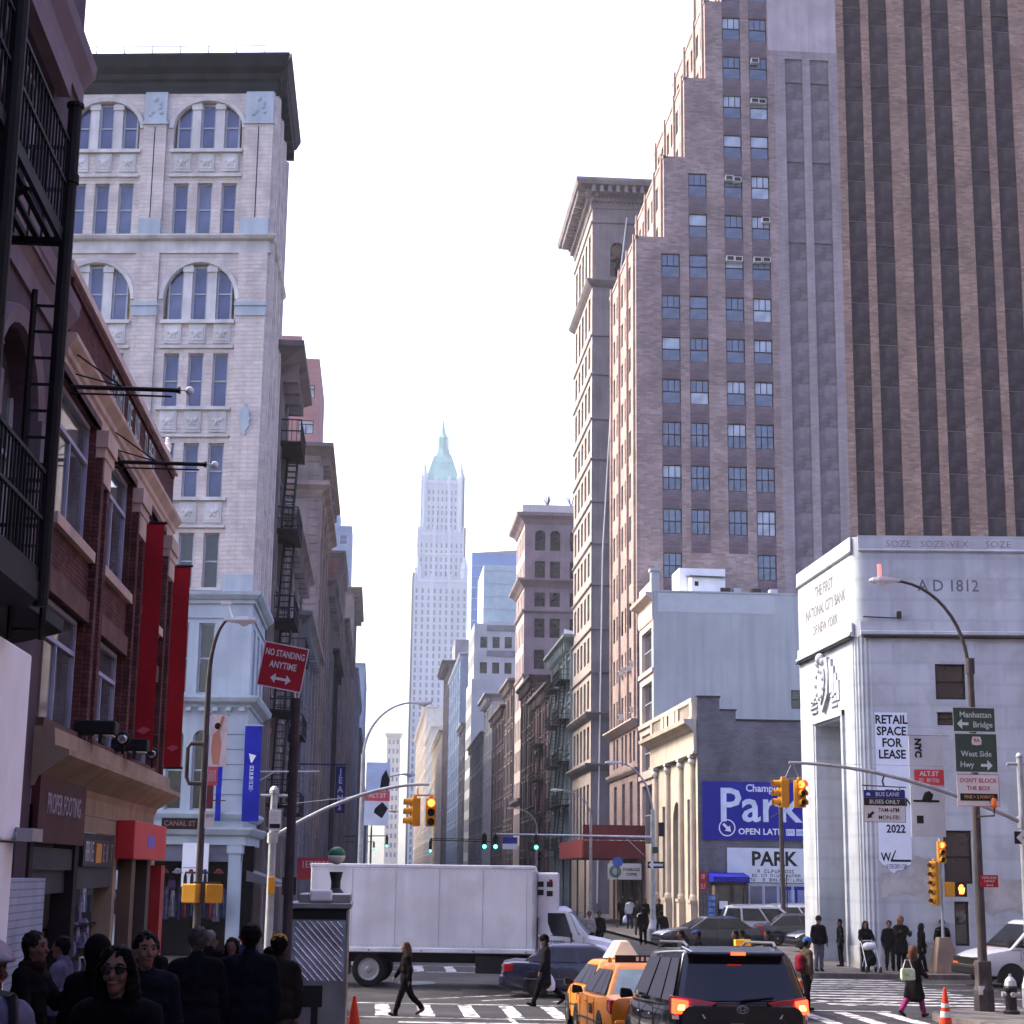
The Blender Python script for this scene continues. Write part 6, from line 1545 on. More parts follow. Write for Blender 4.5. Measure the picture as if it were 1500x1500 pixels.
plate(lr, PR, -.46, .5, 5.27, 5.45, M_BLACKP, .012, 'sign_band'); PR.text('FINE + 2 POINTS', .115, mat('sign_amber', (.42, .25, .12), rough=.5), .02, 5.36, lr, .026, .002, .9)
m = MB(); m.lathe([(.06, 0), (.075, .1), (.07, .22), (.03, .26)], (15.46, 42.5, 5.08), 10); m.build('amber_lamp', mat('amber_lens', (.65, .16, .03), rough=.3), lr, smooth=True)
m = MB(); m.tube([(15.46, 42.5, 5.08), (15.46, 42.5, 4.9), (15.1, 42.7, 4.88)], .025, 6); m.build('amber_bracket', M_POLEB, lr)
plate(lr, PR, -.03, .42, 3.14, 3.44, M_SRED, 0, 'parking_sign'); strokes(PR, .02, .38, 3.34, 3.4, 8, M_SWHT, lr, .014, seed=77); strokes(PR, .06, .34, 3.26, 3.31, 6, M_SWHT, lr, .014, seed=78)
m = MB(); arrow(m, PR, .2, 3.19, .18, .015, .013, True, True); m.build('arrow', M_SWHT, lr)
plate(lr, PR, -.2, -.05, .55, .75, M_SWHT, .03, 'sticker'); 
# drooping NYC banner behind the signs
nb = MB(); nb.box(13.98, 14.9, 44.6, 44.62, 4.4, 7.05); nbk = None
bnr = tag(nb.build('ad_banner', mat('banner_pale_blue', (.46, .48, .53), rough=.7, var=.06)), 'pale street banner lettered NYC partly hidden behind the green signs', 'banner')
PN = Plane((13.98, 44.6), (1, 0))
o = place(text_mesh('NYC', .24, M_BLACKP, .012, 1.), 'lettering', bnr, PN.at(.24, 6.72, .008)); o.rotation_euler = (0, R(90), 0)
plate(bnr, PN, .12, .92, 5.75, 6.15, mat('banner_red_print', (.50, .05, .06), rough=.6), .004, 'printed_panel'); PN.text('ALT.ST', .17, M_SWHT, .52, 6.04, bnr, .018, .003); strokes(PN, .25, .8, 5.82, 5.92, 8, M_SWHT, bnr, .018, seed=81)
m = MB(); m.prism([(.3, 5.35), (.55, 5.3), (.62, 5.5), (.5, 5.6), (.38, 5.55)], .005, .009, lambda a, b, h: PN.at(a, b, h)); m.box(14.05, 14.75, 44.59, 44.596, 5.3, 5.36); m.build('printed_figure', M_BLACKP, bnr)
m = MB(); PN.box(m, .15, .33, 4.75, 4.95, .004, .008); m.build('printed_square', M_BLACKP, bnr)
m = MB(); m.tube([(13.9, 44.61, 7.06), (15.1, 44.61, 7.06)], .02, 6); m.build('banner_arm', M_GALV, bnr)
# hydrant
hy = tag(empty('fire_hydrant', (15.45, 41.9, .15)), 'black and silver fire hydrant at the foot of the direction-sign pole', 'hydrant')
m = MB(); m.lathe([(.2, 0), (.2, .06), (.14, .1), (.13, .5), (.17, .55), (.17, .62), (.14, .66)], (0, 0, 0), 14); m.build('barrel', M_BLACKP, hy, world=False)
m = MB(); m.lathe([(.15, .66), (.13, .78), (.07, .86), (.035, .88), (.035, .94)], (0, 0, 0), 14); m.build('bonnet', mat('hydrant_silver', (.42, .42, .45), rough=.4, metal=.5), hy, world=False)
for a in (0, math.pi, -math.pi / 2):
    d = Vector((math.cos(a), math.sin(a), 0)); m = MB(); m.tube([d * .1 + Vector((0, 0, .46)), d * .22 + Vector((0, 0, .46))], [.06, .065], 10); m.build('outlet', MATS['hydrant_silver'], hy, world=False)
# right mast arm
mr = tag(empty('signal_mast', (16.75, 44, .15)), 'signal mast at the right edge with long arm holding lights and bus lane sign', 'signal pole', 'signal masts')
pole(mr, 16.75, 44, .15, 6.45, .11, .085, M_GALV)
m = MB(); pts = [(16.75 - 6.15 * t, 44, 4.78 + 1.45 * math.sin(t * math.pi / 2) ** .9) for t in [k / 16 for k in range(17)]]; m.tube(pts, [.065 - .025 * k / 16 for k in range(17)], 8); m.tube([(16.75, 44, 4.65), (16.75, 44, 4.95)], .14, 10); m.build('mast_arm', M_GALV, mr)
m = MB(); m.tube([(16.4, 44, 6.3), (17.1, 44, 6.3)], .04, 8); m.ball((16.75, 44, 6.5), .1, 10, 6); m.build('pole_cap', M_GALV, mr)
m = MB(); m.tube([(16.6, 44, 6.2), (11.2, 44, 6.22)], .006, 5); m.build('guy_wire', M_GALV, mr)
PW = Plane((16.75, 43.84), (1, 0)); plate(mr, PW, -.3, .45, 4.24, 4.56, M_BLACKP, 0, 'one_way_sign'); m = MB(); arrow(m, PW, .06, 4.4, .62, .12, .013, True); m.build('arrow', M_SWHT, mr); PW.text('ONE WAY', .085, M_BLACKP, .1, 4.4, mr, .018, .002)
signal((10.42, 43.95, 5.08), R(-80), None, 'yellow signal head turned away on the right mast arm')
signal((10.86, 43.95, 5.08), R(12), 'red', 'yellow signal head showing red on the right mast arm')
m = MB(); m.tube([(10.66, 44, 6.2), (10.5, 44, 5.85)], .012, 5); m.tube([(10.7, 44, 6.2), (10.85, 44, 5.85)], .012, 5); m.box(10.38, 10.9, 43.98, 44.02, 5.8, 5.84); m.build('hanger', M_GALV, mr)
bs = tag(empty('bus_lane_sign', (13.07, 43.9, 4.75)), 'hanging bus lane sign with blue band on the right mast arm', 'sign')
PBs = Plane((12.52, 43.92), (1, 0))
plate(bs, PBs, 0, 1.1, 4.74, 5.56, M_SWHT, 0, edge=M_BLACKP); plate(bs, PBs, .012, 1.088, 5.36, 5.55, mat('bus_band_blue', (.02, .025, .20), rough=.5), .012, 'sign_band'); plate(bs, PBs, .012, 1.088, 5.17, 5.355, mat('bus_band_black', (.025, .015, .018), rough=.5), .012, 'sign_band')
PBs.text('BUS LANE', .15, M_SLET, .63, 5.45, bs, .026, .001, .95); PBs.text('BUSES ONLY', .15, M_SLET, .55, 5.26, bs, .026, .001, .95); PBs.text('7AM-6PM', .155, M_BLACKP, .66, 5.05, bs, .014, .0005, .9); PBs.text('MON-FRI', .155, M_BLACKP, .66, 4.86, bs, .014, .0005, .9)
m = MB(); s_ = .7071; ar = [(-.12, 0), (-.0, .08), (-.0, .035), (.12, .035), (.12, -.035), (0, -.035), (0, -.08)]
m.prism([(.17 + a * s_ - b * s_, 4.92 + a * s_ + b * s_) for a, b in ar], .013, .017, lambda a, b, h: PBs.at(a, b, h)); m.build('arrow', M_BLACKP, bs)
m = MB(); m.prism([(.07, 5.42), (.18, 5.42), (.17, 5.48), (.13, 5.5), (.08, 5.48)], .026, .029, lambda a, b, h: PBs.at(a, b, h)); m.build('bus_symbol', M_SLET, bs)
m = MB(); m.tube([(12.5, 43.95, 5.68), (13.66, 43.95, 5.64)], .018, 6); m.tube([(12.62, 43.95, 5.56), (12.62, 43.95, 5.68)], .015, 5); m.tube([(13.5, 43.95, 5.56), (13.5, 43.95, 5.65)], .015, 5); m.tube([(13.08, 43.95, 5.66), (13.05, 43.97, 5.8), (13.1, 44, 5.92)], .025, 6); m.build('hanger', M_POLEB, bs)
# far-right signal on concrete base
sr = tag(empty('signal_post', (19.66, 59.6, .15)), 'signal post on a tapered concrete block in front of the white bank', 'signal pole')
m = MB(); m.rings([[(19.66 + sx * h, 59.6 + sy * h, z) for sx, sy in ((-1, -1), (1, -1), (1, 1), (-1, 1))] for z, h in ((.12, .42), (.2, .42), (1.34, .2))]); m.build('concrete_base', mat('brown_concrete', (.19, .13, .10), rough=.9, var=.2, scale=2), sr)
m = MB(); m.tube([(19.66, 59.6, 1.3), (19.66, 59.6, 4.8)], .05, 10); m.build('pole', M_GALV, sr)
signal((19.66, 59.45, 3.85), R(0), 'red', 'signal head showing red atop the post by the bank', 3, .25)
signal((19.4, 59.5, 2.42), R(-50), None, 'yellow five-lamp signal head turned left on the post by the bank', 5, .3)
ph_ = tag(empty('pedestrian_signal', (20.1, 59.5, 2.72)), 'pedestrian signal with lit orange hand by the bank', 'pedestrian signal', 'pedestrian signals')
m = MB(); m.box(-.32, -.02, -.12, .14, 0, .5); m.build('signal_box', M_YEL, ph_, world=False, bevel=.02)
m = MB(); m.box(.02, .42, -.1, .14, 0, .5); m.build('signal_box', M_BLACKP, ph_, world=False, bevel=.02)
m = MB(); m.prism([(.14, .1), (.28, .1), (.31, .2), (.33, .3), (.3, .31), (.27, .25), (.27, .4), (.245, .4), (.24, .27), (.23, .42), (.2, .42), (.2, .27), (.17, .4), (.145, .39), (.16, .26), (.12, .33), (.1, .31), (.13, .2)], -.105, -.115, lambda a, b, h: (a, h, b)); m.build('lit_hand', M_HAND, ph_, world=False)
# far-right avenue lamp and mast
fr = tag(empty('street_lamp', (14.05, 88, .15)), 'pale lamp and signal mast by the columned garage front', 'street lamp', 'street lamps')
pole(fr, 14.05, 88, .15, 6.6, .14, .1, M_GALV)
m = MB(); cobra(m, (14.05, 88, 6.3), (12.2, 88, 8.95), 0); m.build('lamp_arm', M_GALV, fr); lamp_head(fr, (12.3, 88, 8.95), (-1, 0, 0))
m = MB(); m.tube([(14.05, 88, 5.2), (5.9, 88, 5.25)], [.07, .045], 8); m.tube([(13.6, 88, 4.3), (12.6, 88, 5.2)], .02, 5); m.build('mast_arm', M_GALV, fr)
PO = Plane((13.75, 87.85), (1, 0)); plate(fr, PO, 0, .85, 3.66, 3.98, M_BLACKP, 0, 'one_way_sign'); m = MB(); arrow(m, PO, .42, 3.82, .74, .13, .013, True); m.build('arrow', M_SWHT, fr)
plate(fr, PO, .25, .55, 4.4, 4.72, M_SGRN, 0, 'street_name_sign'); m = MB(); m.box(14.35, 14.6, 87.8, 88.05, 5.25, 5.95); m.build('signal_back', M_BLACKP, fr)
PO2 = Plane((6.35, 87.9), (1, 0)); plate(fr, PO2, 0, .75, 4.78, 5.1, mat('bus_band_blue', (.02, .025, .2)), 0, 'hanging_sign'); plate(fr, PO2, 0, .75, 4.5, 4.77, M_SWHT, 0, 'hanging_sign')
for x, lab in ((5.42, 'dark signal head showing green, leftmost over the far crosswalk'), (5.98, 'dark signal head showing green next to the small blue hanging sign'), (8.05, 'dark signal head showing green above the truck cab')):
    signal((x, 87.9, 4.5), 0, 'green', lab, 3, .24, mat('signal_dark', (.05, .035, .02), rough=.5))
# smaller far lamps
for k, (x, y, s, hh) in enumerate(((13.7, 111, -1, 8.6), (13.8, 150, -1, 8.8), (-.6, 96, 1, 8.6), (-.6, 175, 1, 9.2))):
    q = tag(empty('street_lamp', (x, y, .15)), ('street lamp standing beside the dark red pavement shed', 'street lamp below the big cornice building', 'street lamp by the JEANS sign', 'street lamp far down the left kerb')[k], 'street lamp', 'street lamps')
    pole(q, x, y, .15, hh - 1.6, .12, .09, M_GALV); m = MB(); cobra(m, (x, y, hh - 1.7), (x + s * 2.0, y, hh), 0); m.build('lamp_arm', M_GALV, q); lamp_head(q, (x + s * 1.9, y, hh), (s, 0, 0))
# tiny green lights far down
for k, (x, y, z) in enumerate(((.9, 160, 5.4), (-.4, 230, 6.0), (4.6, 150, 4.9), (6.2, 200, 6.0))):
    fs_ = signal((x, y, z), 0, 'green', ('tiny far green signal under the ad banner', 'tiny far green signal at the left kerb', 'tiny far green signal above the truck box', 'tiny far green signal right of the truck box middle')[k], 3, .35, MATS['signal_dark'])
    m = MB(); m.tube([(x, y, z + 1.1), (x + (6 if x > 2 else -4), y, z + 1.0)], .05, 6); m.build('signal_arm', M_POLEB, fs_)
# JEANS blade sign, red shop signs and flag arm on the left row
js = tag(empty('blade_sign', (-3.4, 84, 6)), 'dark blue vertical JEANS blade sign on the left row', 'sign')
m = MB(); m.box(-4.85, -1.75, 92, 92.08, 8.8, 8.88); m.box(-2.28, -1.76, 91.9, 92.15, 6.3, 8.75); m.build('panel', mat('jeans_navy', (.02, .018, .08), rough=.5), js)
PJ = Plane((-2.02, 91.88), (1, 0))
for k, c in enumerate('JEANS'): PJ.text(c, .46, mat('jeans_letters', (.42, .42, .6), rough=.5), 0, 8.45 - k * .46, js, .004, .01, .9)
m = MB(); m.box(-3.6, -1.9, 80, 80.2, 2.9, 3.9); rs2 = tag(m.build('shop_sign', mat('shop_red', (.42, .03, .04), rough=.5)), 'red shop sign behind the globe lamp', 'sign'); strokes(Plane((-3.6, 80), (1, 0)), .2, 1.5, 3.45, 3.75, 7, M_SWHT, rs2, .006, seed=90)
m = MB(); m.tube([(-4.85, 70, 7.2), (-2.4, 70, 7.25)], .03, 6); m.tube([(-4.85, 70, 6.8), (-4.2, 70, 7.2)], .02, 5); m.build('sign_arm', M_WHITE, b1)
# stall awning and extra bracketed signs beside mast
m = MB(); m.hexa([(-4.85, 66, 2.9), (-3.3, 66, 2.7), (-3.3, 71, 2.7), (-4.85, 71, 2.9), (-4.85, 66, 3.3), (-3.3, 66, 2.78), (-3.3, 71, 2.78), (-4.85, 71, 3.3)]); tag(m.build('stall_awning', mat('awning_grey', (.2, .19, .2), rough=.8)), 'grey canvas stall awning on the avenue side of the cream building', 'awning')
# pavement shed with red boards
shd = tag(empty('sidewalk_shed', (15.3, 117, .15)), 'dark red boarded pavement shed over the right pavement', 'shed')
M_SHED = mat('shed_red_board', (.13, .018, .03), rough=.7, var=.15, scale=2, bump=.1); M_SHED_LIT = mat('shed_red_board_sunlit', (.36, .07, .07), rough=.7, var=.1)  # street side is the same red with sunlight put into the colour
m = MB(); m.box(13.35, 17.38, 111.9, 112.0, 4.35, 5.45); m.build('end_board', M_SHED, shd); m = MB(); m.box(13.3, 17.38, 111.9, 112.02, 5.5, 6.45); m.build('end_board', M_SHED, shd)
m = MB(); m.box(13.25, 13.34, 111.95, 126, 4.35, 5.5); m.build('street_board', M_SHED_LIT, shd)
m = MB(); m.box(13.3, 17.38, 112, 126, 4.3, 4.4); m.build('deck', M_SHED, shd)
for y in (112.3, 116.6, 121, 125.5):
    for x in (13.5, 17.2): m = MB(); m.tube([(x, y, .15), (x, y, 4.3)], .06, 8); m.build('post', M_POLEB, shd)
m = MB(); m.box(14.9, 17.1, 111.8, 111.82, 3.0, 4.02); cf = tag(m.build('hanging_banner', M_SWHT), 'white coffee shop banner with green round logo under the red shed', 'banner')
PS = Plane((14.9, 111.8), (1, 0)); m = MB(); m.ball(PS.at(.5, 3.5, .005), .4, 18, 9, (1, .02, 1)); m.build('round_logo', mat('logo_green', (.10, .20, .15), rough=.6), cf); m = MB(); m.ball(PS.at(.5, 3.5, .012), .2, 14, 8, (1, .02, 1)); m.build('logo_centre', M_FRM_W, cf)
PS.text('STARBUCKS', .24, mat('logo_text_green', (.06, .09, .08)), 1.55, 3.62, cf, .006, .01, .85); PS.text('COFFEE', .24, MATS['logo_text_green'], 1.55, 3.32, cf, .006, .01, .85)
# sign posts by the car park, blue round sign, small red sign pair, dark lot pole
def post_sign(x, y, h, label, plates):
    q = tag(empty('sign_post', (x, y, .15)), label, 'sign', 'small sign posts'); m = MB(); m.tube([(x, y, .15), (x, y, h)], .03, 6); m.build('post', M_POLEB, q); pl = Plane((x, y - .04), (1, 0))
    for (a, b, c, d, mm) in plates: plate(q, pl, a, b, c, d, mm)
    return q, pl
q, pl = post_sign(16.9, 89.5, 3.55, 'small red parking signs on a post before the garage corner', [(-.17, .2, 3.05, 3.5, M_SRED), (-.15, .2, 2.55, 3.0, M_SRED)]); strokes(pl, -.1, .14, 3.15, 3.4, 3, M_SWHT, q, .014, seed=91); strokes(pl, -.1, .14, 2.65, 2.9, 3, M_SWHT, q, .014, seed=92)
q, pl = post_sign(14.6, 105, 3.9, 'round blue sign on a thin post before the coffee banner', []); m = MB(); m.tube([(14.6, 104.95, 4.05), (14.6, 104.97, 4.05)], .32, 18); m.build('round_plate', mat('round_blue', (.05, .1, .4), rough=.5), q)
q, pl = post_sign(19.9, 71.5, 3.2, 'brown sign post with blank plates at the far edge of the bank', [(-.5, .35, 2.75, 3.0, M_FRM_W), (-.35, .3, 2.4, 2.7, M_FRM_W)])
q, pl = post_sign(20.0, 84.0, 3.4, 'tall brown pole standing among the parked cars', [])
lp = tag(empty('lot_pole', (20.3, 86, .15)), 'tall plain dark pole rising among the parked cars by the parking sign', 'pole'); m = MB(); m.tube([(20.3, 86, .1), (20.25, 86, 7.0)], [.13, .11], 10); m.build('pole', M_POLEB, lp); m = MB(); m.tube([(20.25, 86, 6.5), (19.7, 86, 6.2)], .02, 5); m.build('bracket', M_POLEB, lp)
# shop blinds and bus-lane bits: litter bin
# ------------------------------------------------------------------ vehicles (local frame: +Y forward, origin on the ground)
def paint(name, c, rough=.25): return mat(name, c, rough=rough, var=.06, scale=1.5, bump=0, spec=.5, coat=.5, dirt=tuple(x * .6 + .03 for x in c), dirt_amt=.25)
M_TYRE = mat('tyre_rubber', (.007, .0065, .007), rough=.85, var=.2, bump=.1)
M_RIM = mat('wheel_rim', (.28, .28, .30), rough=.35, metal=.7, var=.1, bump=0)
M_CGLASS = mat('car_glass', (.008, .008, .011), rough=.08, var=.3, scale=2, spec=.45, bump=0)
M_CGLASSL = mat('car_glass_sky', (.10, .15, .17), rough=.1, var=.3, scale=2, spec=.6, coat=.5, bump=0)  # light glass: reflected sky put into the base colour
M_BRAKE = mat('brake_lamp_lit', (.5, .01, .01), rough=.3, emit=(1, .03, .01), estr=2.6, bump=0)
M_BRAKEC = mat('brake_lamp_core', (.9, .3, .05), rough=.3, emit=(1, .2, .03), estr=5.0, bump=0)
M_TAIL = mat('tail_lamp_red', (.28, .008, .012), rough=.2, bump=0, coat=.5)
M_HEADL = mat('head_lamp_clear', (.5, .5, .52), rough=.1, bump=0, coat=.5)
M_PLASTK = mat('black_plastic', (.015, .014, .015), rough=.6, var=.15, bump=.03)
def sharpen(o, ang=35):
    o.data.shade_smooth(); o.data.set_sharp_from_angle(angle=R(ang)); return o
def bil(c, a, b):
    p0, p1, p2, p3 = [Vector(q) for q in c]   # p0 bottom-left, p1 bottom-right, p2 top-right, p3 top-left
    return (p0 * (1 - a) + p1 * a) * (1 - b) + (p3 * (1 - a) + p2 * a) * b
def panel(root, name, c, frac, m_, off=.008, th=.004):
    a0, a1, b0, b1 = frac
    P = [bil(c, a0, b0), bil(c, a1, b0), bil(c, a1, b1), bil(c, a0, b1)]
    n_ = (P[1] - P[0]).cross(P[3] - P[0]).normalized()
    mb = MB(); mb.hexa([p + n_ * off for p in P] + [p + n_ * (off + th) for p in P]); return mb.build(name, m_, root, world=False)
def wheel(root, x, y, r=.33, w=.2, rim=M_RIM):
    s = 1 if x > 0 else -1
    wr = empty('wheel', (x, y, r)); wr.parent = root
    m = MB(); m.rings([[(xx * s, rr_ * math.cos(2 * math.pi * k / 20), rr_ * math.sin(2 * math.pi * k / 20)) for k in range(20)] for xx, rr_ in ((-w / 2, r * .7), (-w / 2, r * .94), (-w * .35, r), (w * .35, r), (w / 2, r * .94), (w / 2, r * .68), (w * .4, r * .66))]); sharpen(m.build('tyre', M_TYRE, wr, world=False), 40)
    m = MB(); m.rings([[(xx * s, rr_ * math.cos(2 * math.pi * k / 20), rr_ * math.sin(2 * math.pi * k / 20)) for k in range(20)] for xx, rr_ in ((w * .38, r * .66), (w * .46, r * .62), (w * .40, r * .5), (w * .42, r * .2), (w * .5, r * .12))]); m.build('rim', rim, wr, world=False)
    if rim is M_RIM:
        m = MB()
        for k in range(7):
            a = 2 * math.pi * k / 7; m.ball((w * .43 * s, r * .4 * math.cos(a), r * .4 * math.sin(a)), r * .075, 6, 4, (.3, 1, 1))
        m.build('rim_holes', M_TYRE, wr, world=False)
def lower_body(root, st, m_, name='body'):
    """st: stations (y, half width, z bottom, z top, crown)"""
    rg = []
    for y, w, zb, zt, cr in st:
        h = zt - zb
        half = [(w * .86, zb), (w * .96, zb + .06 * h), (w * .995, zb + .28 * h), (w, zb + .55 * h), (w * .985, zb + .8 * h), (w * .95, zb + .94 * h), (w * .86, zt), (w * .45, zt + cr * .8)]
        rg.append([(x, y, z) for x, z in half] + [(0, y, zt + cr)] + [(-x, y, z) for x, z in reversed(half)])
    mb = MB(); mb.rings(rg); return sharpen(mb.build(name, m_, root, world=False), 32)
def cabin(root, m_, zb, zr, wb, wt, yr0, yr1, yf1, yf0, wins, glass_side=M_CGLASS, glass_rear=M_CGLASS, wf=None):
    wf = wf or wb
    mb = MB(); mid = .5
    def rect(w1, w2, a, b, z): return [(-w1, a, z), (w1, a, z), (w2, b, z), (-w2, b, z)]
    mb.rings([rect(wb, wf, yr0, yf0, zb - .05), rect(wt, wt, yr1, yf1, zr - .05), rect(wt - .1, wt - .1, yr1 + .1, yf1 - .12, zr)])
    o = mb.build('cabin', m_, root, world=False, bevel=.05); o.modifiers['bevel'].segments = 3; o.modifiers['bevel'].limit_method = 'NONE'; o.data.shade_smooth()
    zb2, zt2 = zb, zr - .05
    for s in (-1, 1):
        if s < 0: c = [(-wf, yf0, zb2), (-wb, yr0, zb2), (-wt, yr1, zt2), (-wt, yf1, zt2)]
        else: c = [(wb, yr0, zb2), (wf, yf0, zb2), (wt, yf1, zt2), (wt, yr1, zt2)]
        for a0, a1 in wins:
            f = (a0, a1, .06, .88) if s > 0 else (1 - a1, 1 - a0, .06, .88)
            panel(root, 'side_window', c, f, glass_side)
    panel(root, 'rear_window', [(-wb, yr0, zb2), (wb, yr0, zb2), (wt, yr1, zt2), (-wt, yr1, zt2)], (.07, .93, .07, .9), glass_rear)
    panel(root, 'windscreen', [(wf, yf0, zb2), (-wf, yf0, zb2), (-wt, yf1, zt2), (wt, yf1, zt2)], (.06, .94, .05, .9), M_CGLASS)
def arches(root, W, ys, r=.4):
    for y in ys:
        for s in (-1, 1):
            m = MB(); m.rings([[(s * xx, y + r * math.cos(math.pi * k / 12), .3 + r * math.sin(math.pi * k / 12)) for k in range(13)] + [(s * xx, y - r, .14), (s * xx, y + r, .14)] for xx in (W - .14, W + .006)]); m.build('wheel_arch', M_PLASTK, root, world=False)
def mirrors(root, W, y, z, m_=None):
    for s in (-1, 1):
        m = MB(); m.hexa([(s * (W - .02), y - .02, z - .02), (s * (W + .2), y - .08, z - .04), (s * (W + .2), y + .06, z - .02), (s * (W - .02), y + .06, z + .0), (s * (W + .02), y - .02, z + .1), (s * (W + .19), y - .08, z + .13), (s * (W + .19), y + .06, z + .11), (s * (W + .02), y + .06, z + .1)]); m.build('mirror', m_ or M_PLASTK, root, world=False, bevel=.025)
def strip(root, name, pts, r_, m_): return MB().tube(pts, r_, 5).build(name, m_, root, world=False)
def sedan(name, label, loc, rz, m_, cat='car', group='cars in the street', L=4.7, W=.9, H=1.43, taxi=False, glass_rear=M_CGLASS, glass_side=M_CGLASS, lit=False):
    r_ = tag(empty(name, loc, rz), label, cat, group); h = L / 2
    lower_body(r_, [(-h, W * .80, .34, .80, .0), (-h + .06, W * .90, .26, .92, .02), (-h + .35, W * .965, .20, .97, .03), (-h + 1.1, W, .18, .95, .0), (-.3, W, .18, .93, .0), (h - 1.55, W, .18, .95, .0), (h - 1.2, W * .99, .18, .94, .03), (h - .5, W * .95, .2, .86, .04), (h - .12, W * .88, .24, .74, .03), (h, W * .76, .32, .64, .0)], m_)
    cabin(r_, m_, .93, H, W * .93, W * .66, -h + .62, -h + 1.32, h - 2.15, h - 1.25, [(.03, .2), (.22, .52), (.55, .93)], glass_side, glass_rear)
    wy = (-h + 1.02, h - .93); arches(r_, W, wy)
    for y in wy:
        for s in (-1, 1): wheel(r_, s * (W - .09), y)
    for s in (-1, 1):
        m = MB(); m.hexa([(s * W * .5, -h + .005, .66), (s * W * .93, -h + .07, .66), (s * W * .96, -h + .32, .72), (s * W * .5, -h + .3, .7), (s * W * .5, -h + .015, .88), (s * W * .91, -h + .075, .9), (s * W * .95, -h + .34, .9), (s * W * .5, -h + .3, .88)]); m.build('tail_lamp', M_TAIL, r_, world=False, bevel=.02)
        m = MB(); m.hexa([(s * W * .5, h - .16, .58), (s * W * .86, h - .2, .6), (s * W * .93, h - .5, .64), (s * W * .5, h - .5, .62), (s * W * .5, h - .13, .72), (s * W * .84, h - .16, .74), (s * W * .92, h - .5, .8), (s * W * .5, h - .5, .78)]); m.build('head_lamp', M_HEADL, r_, world=False, bevel=.02)
        strip(r_, 'door_seam', [(s * (W + .003), -h + 1.62, .3), (s * (W + .002), -h + 1.62, .88)], .006, M_PLASTK); strip(r_, 'door_seam', [(s * (W + .003), -.1, .3), (s * (W + .002), -.1, .88)], .006, M_PLASTK); strip(r_, 'door_seam', [(s * (W + .003), h - 1.65, .3), (s * (W + .002), h - 1.65, .88)], .006, M_PLASTK)
        for y in (-h + 1.72, -.0): strip(r_, 'door_handle', [(s * (W + .012), y + .05, .8), (s * (W + .012), y + .22, .8)], .014, m_)
        strip(r_, 'side_moulding', [(s * (W + .004), -h + .6, .5), (s * (W + .004), h - .7, .5)], .018, m_ if not taxi else M_PLASTK)
    mirrors(r_, W * .95, h - 1.62, .93, M_PLASTK if taxi else m_)
    m = MB(); m.box(-W * .86, W * .86, -h - .06, -h + .15, .3, .58); m.build('rear_bumper', m_, r_, world=False, bevel=.05)
    m = MB(); m.box(-W * .82, W * .82, h - .2, h + .05, .28, .52); m.build('front_bumper', m_, r_, world=False, bevel=.05)
    m = MB(); m.box(-.16, .16, -h - .012, -h + .02, .66, .82); m.build('number_plate', M_SWHT, r_, world=False)
    return r_
M_TAXI = mat('taxi_yellow', (.52, .165, .004), rough=.35, var=.08, scale=1.5, bump=0, spec=.35, dirt=(.3, .1, .01), dirt_amt=.35, dscale=2.5)
def taxi(label, loc, rz, topper):
    r_ = sedan('taxi', label, loc, rz, M_TAXI, 'taxi', 'yellow taxis', L=5.35, W=.98, H=1.46, taxi=True, glass_rear=M_CGLASSL)
    h = 5.35 / 2
    m = MB(); m.box(-.48, .48, -h - .02, -h + .1, .62, .86); m.build('boot_panel', M_PLASTK, r_, world=False)
    if topper == 'tent':
        m = MB(); m.rings([[(-.33 * k, y, z) for y, z in ((-.75, 1.46), (.75, 1.46), (.68, 1.83), (-.68, 1.83))] if False else [(x, -.75, 1.47), (x, .75, 1.47), (x * .35, .6, 1.84), (x * .35, -.6, 1.84)] for x, k in ((-.33, 1), (.33, 1))])
        mb = MB(); mb.hexa([(-.33, -.72, 1.47), (.33, -.72, 1.47), (.33, .72, 1.47), (-.33, .72, 1.47), (-.1, -.5, 1.86), (.1, -.5, 1.86), (.1, .5, 1.86), (-.1, .5, 1.86)]); mb.build('roof_sign', mat('roof_sign_cream', (.55, .46, .36), rough=.4), r_, world=False, bevel=.05)
        panel(r_, 'ad_face', [(-.33, .72, 1.47), (-.33, -.72, 1.47), (-.1, -.5, 1.86), (-.1, .5, 1.86)], (.1, .9, .12, .9), mat('roof_ad', (.3, .25, .3), rough=.4), .006)
        m = MB(); m.box(-.4, .4, -.6, .6, 1.44, 1.48); m.build('sign_base', M_PLASTK, r_, world=False)
    else:
        m = MB(); m.box(-.52, .52, -.5, -.44, 1.47, 1.6); m.build('roof_light', M_PLASTK, r_, world=False)
        strokes_local = MB()
        for k in range(4): strokes_local.box(-.15 + k * .09, -.1 + k * .09, -.505, -.5, 1.5, 1.57)
        strokes_local.build('lettering', M_SWHT, r_, world=False)
        m = MB(); m.tube([(-.62, -.48, 1.47), (-.62, -.48, 1.56)], .035, 8); m.tube([(.62, -.48, 1.47), (.62, -.48, 1.56)], .035, 8); m.build('marker_lamps', mat('marker_amber', (.6, .25, .05), rough=.3), r_, world=False)
    return r_
t1 = taxi('yellow taxi at the head of the queue with a tent-shaped roof advert', (5.35, 37.9, gz(37.9)), 0, 'tent')
t2 = taxi('yellow taxi between the black minivan and the leading taxi', (4.83, 31.7, gz(31.7)), 0, 'bar')
for t, y in ((t1, 37.9), (t2, 31.7)): t.rotation_euler = (math.atan((gz(y + 2) - gz(y - 2)) / 4), 0, 0)
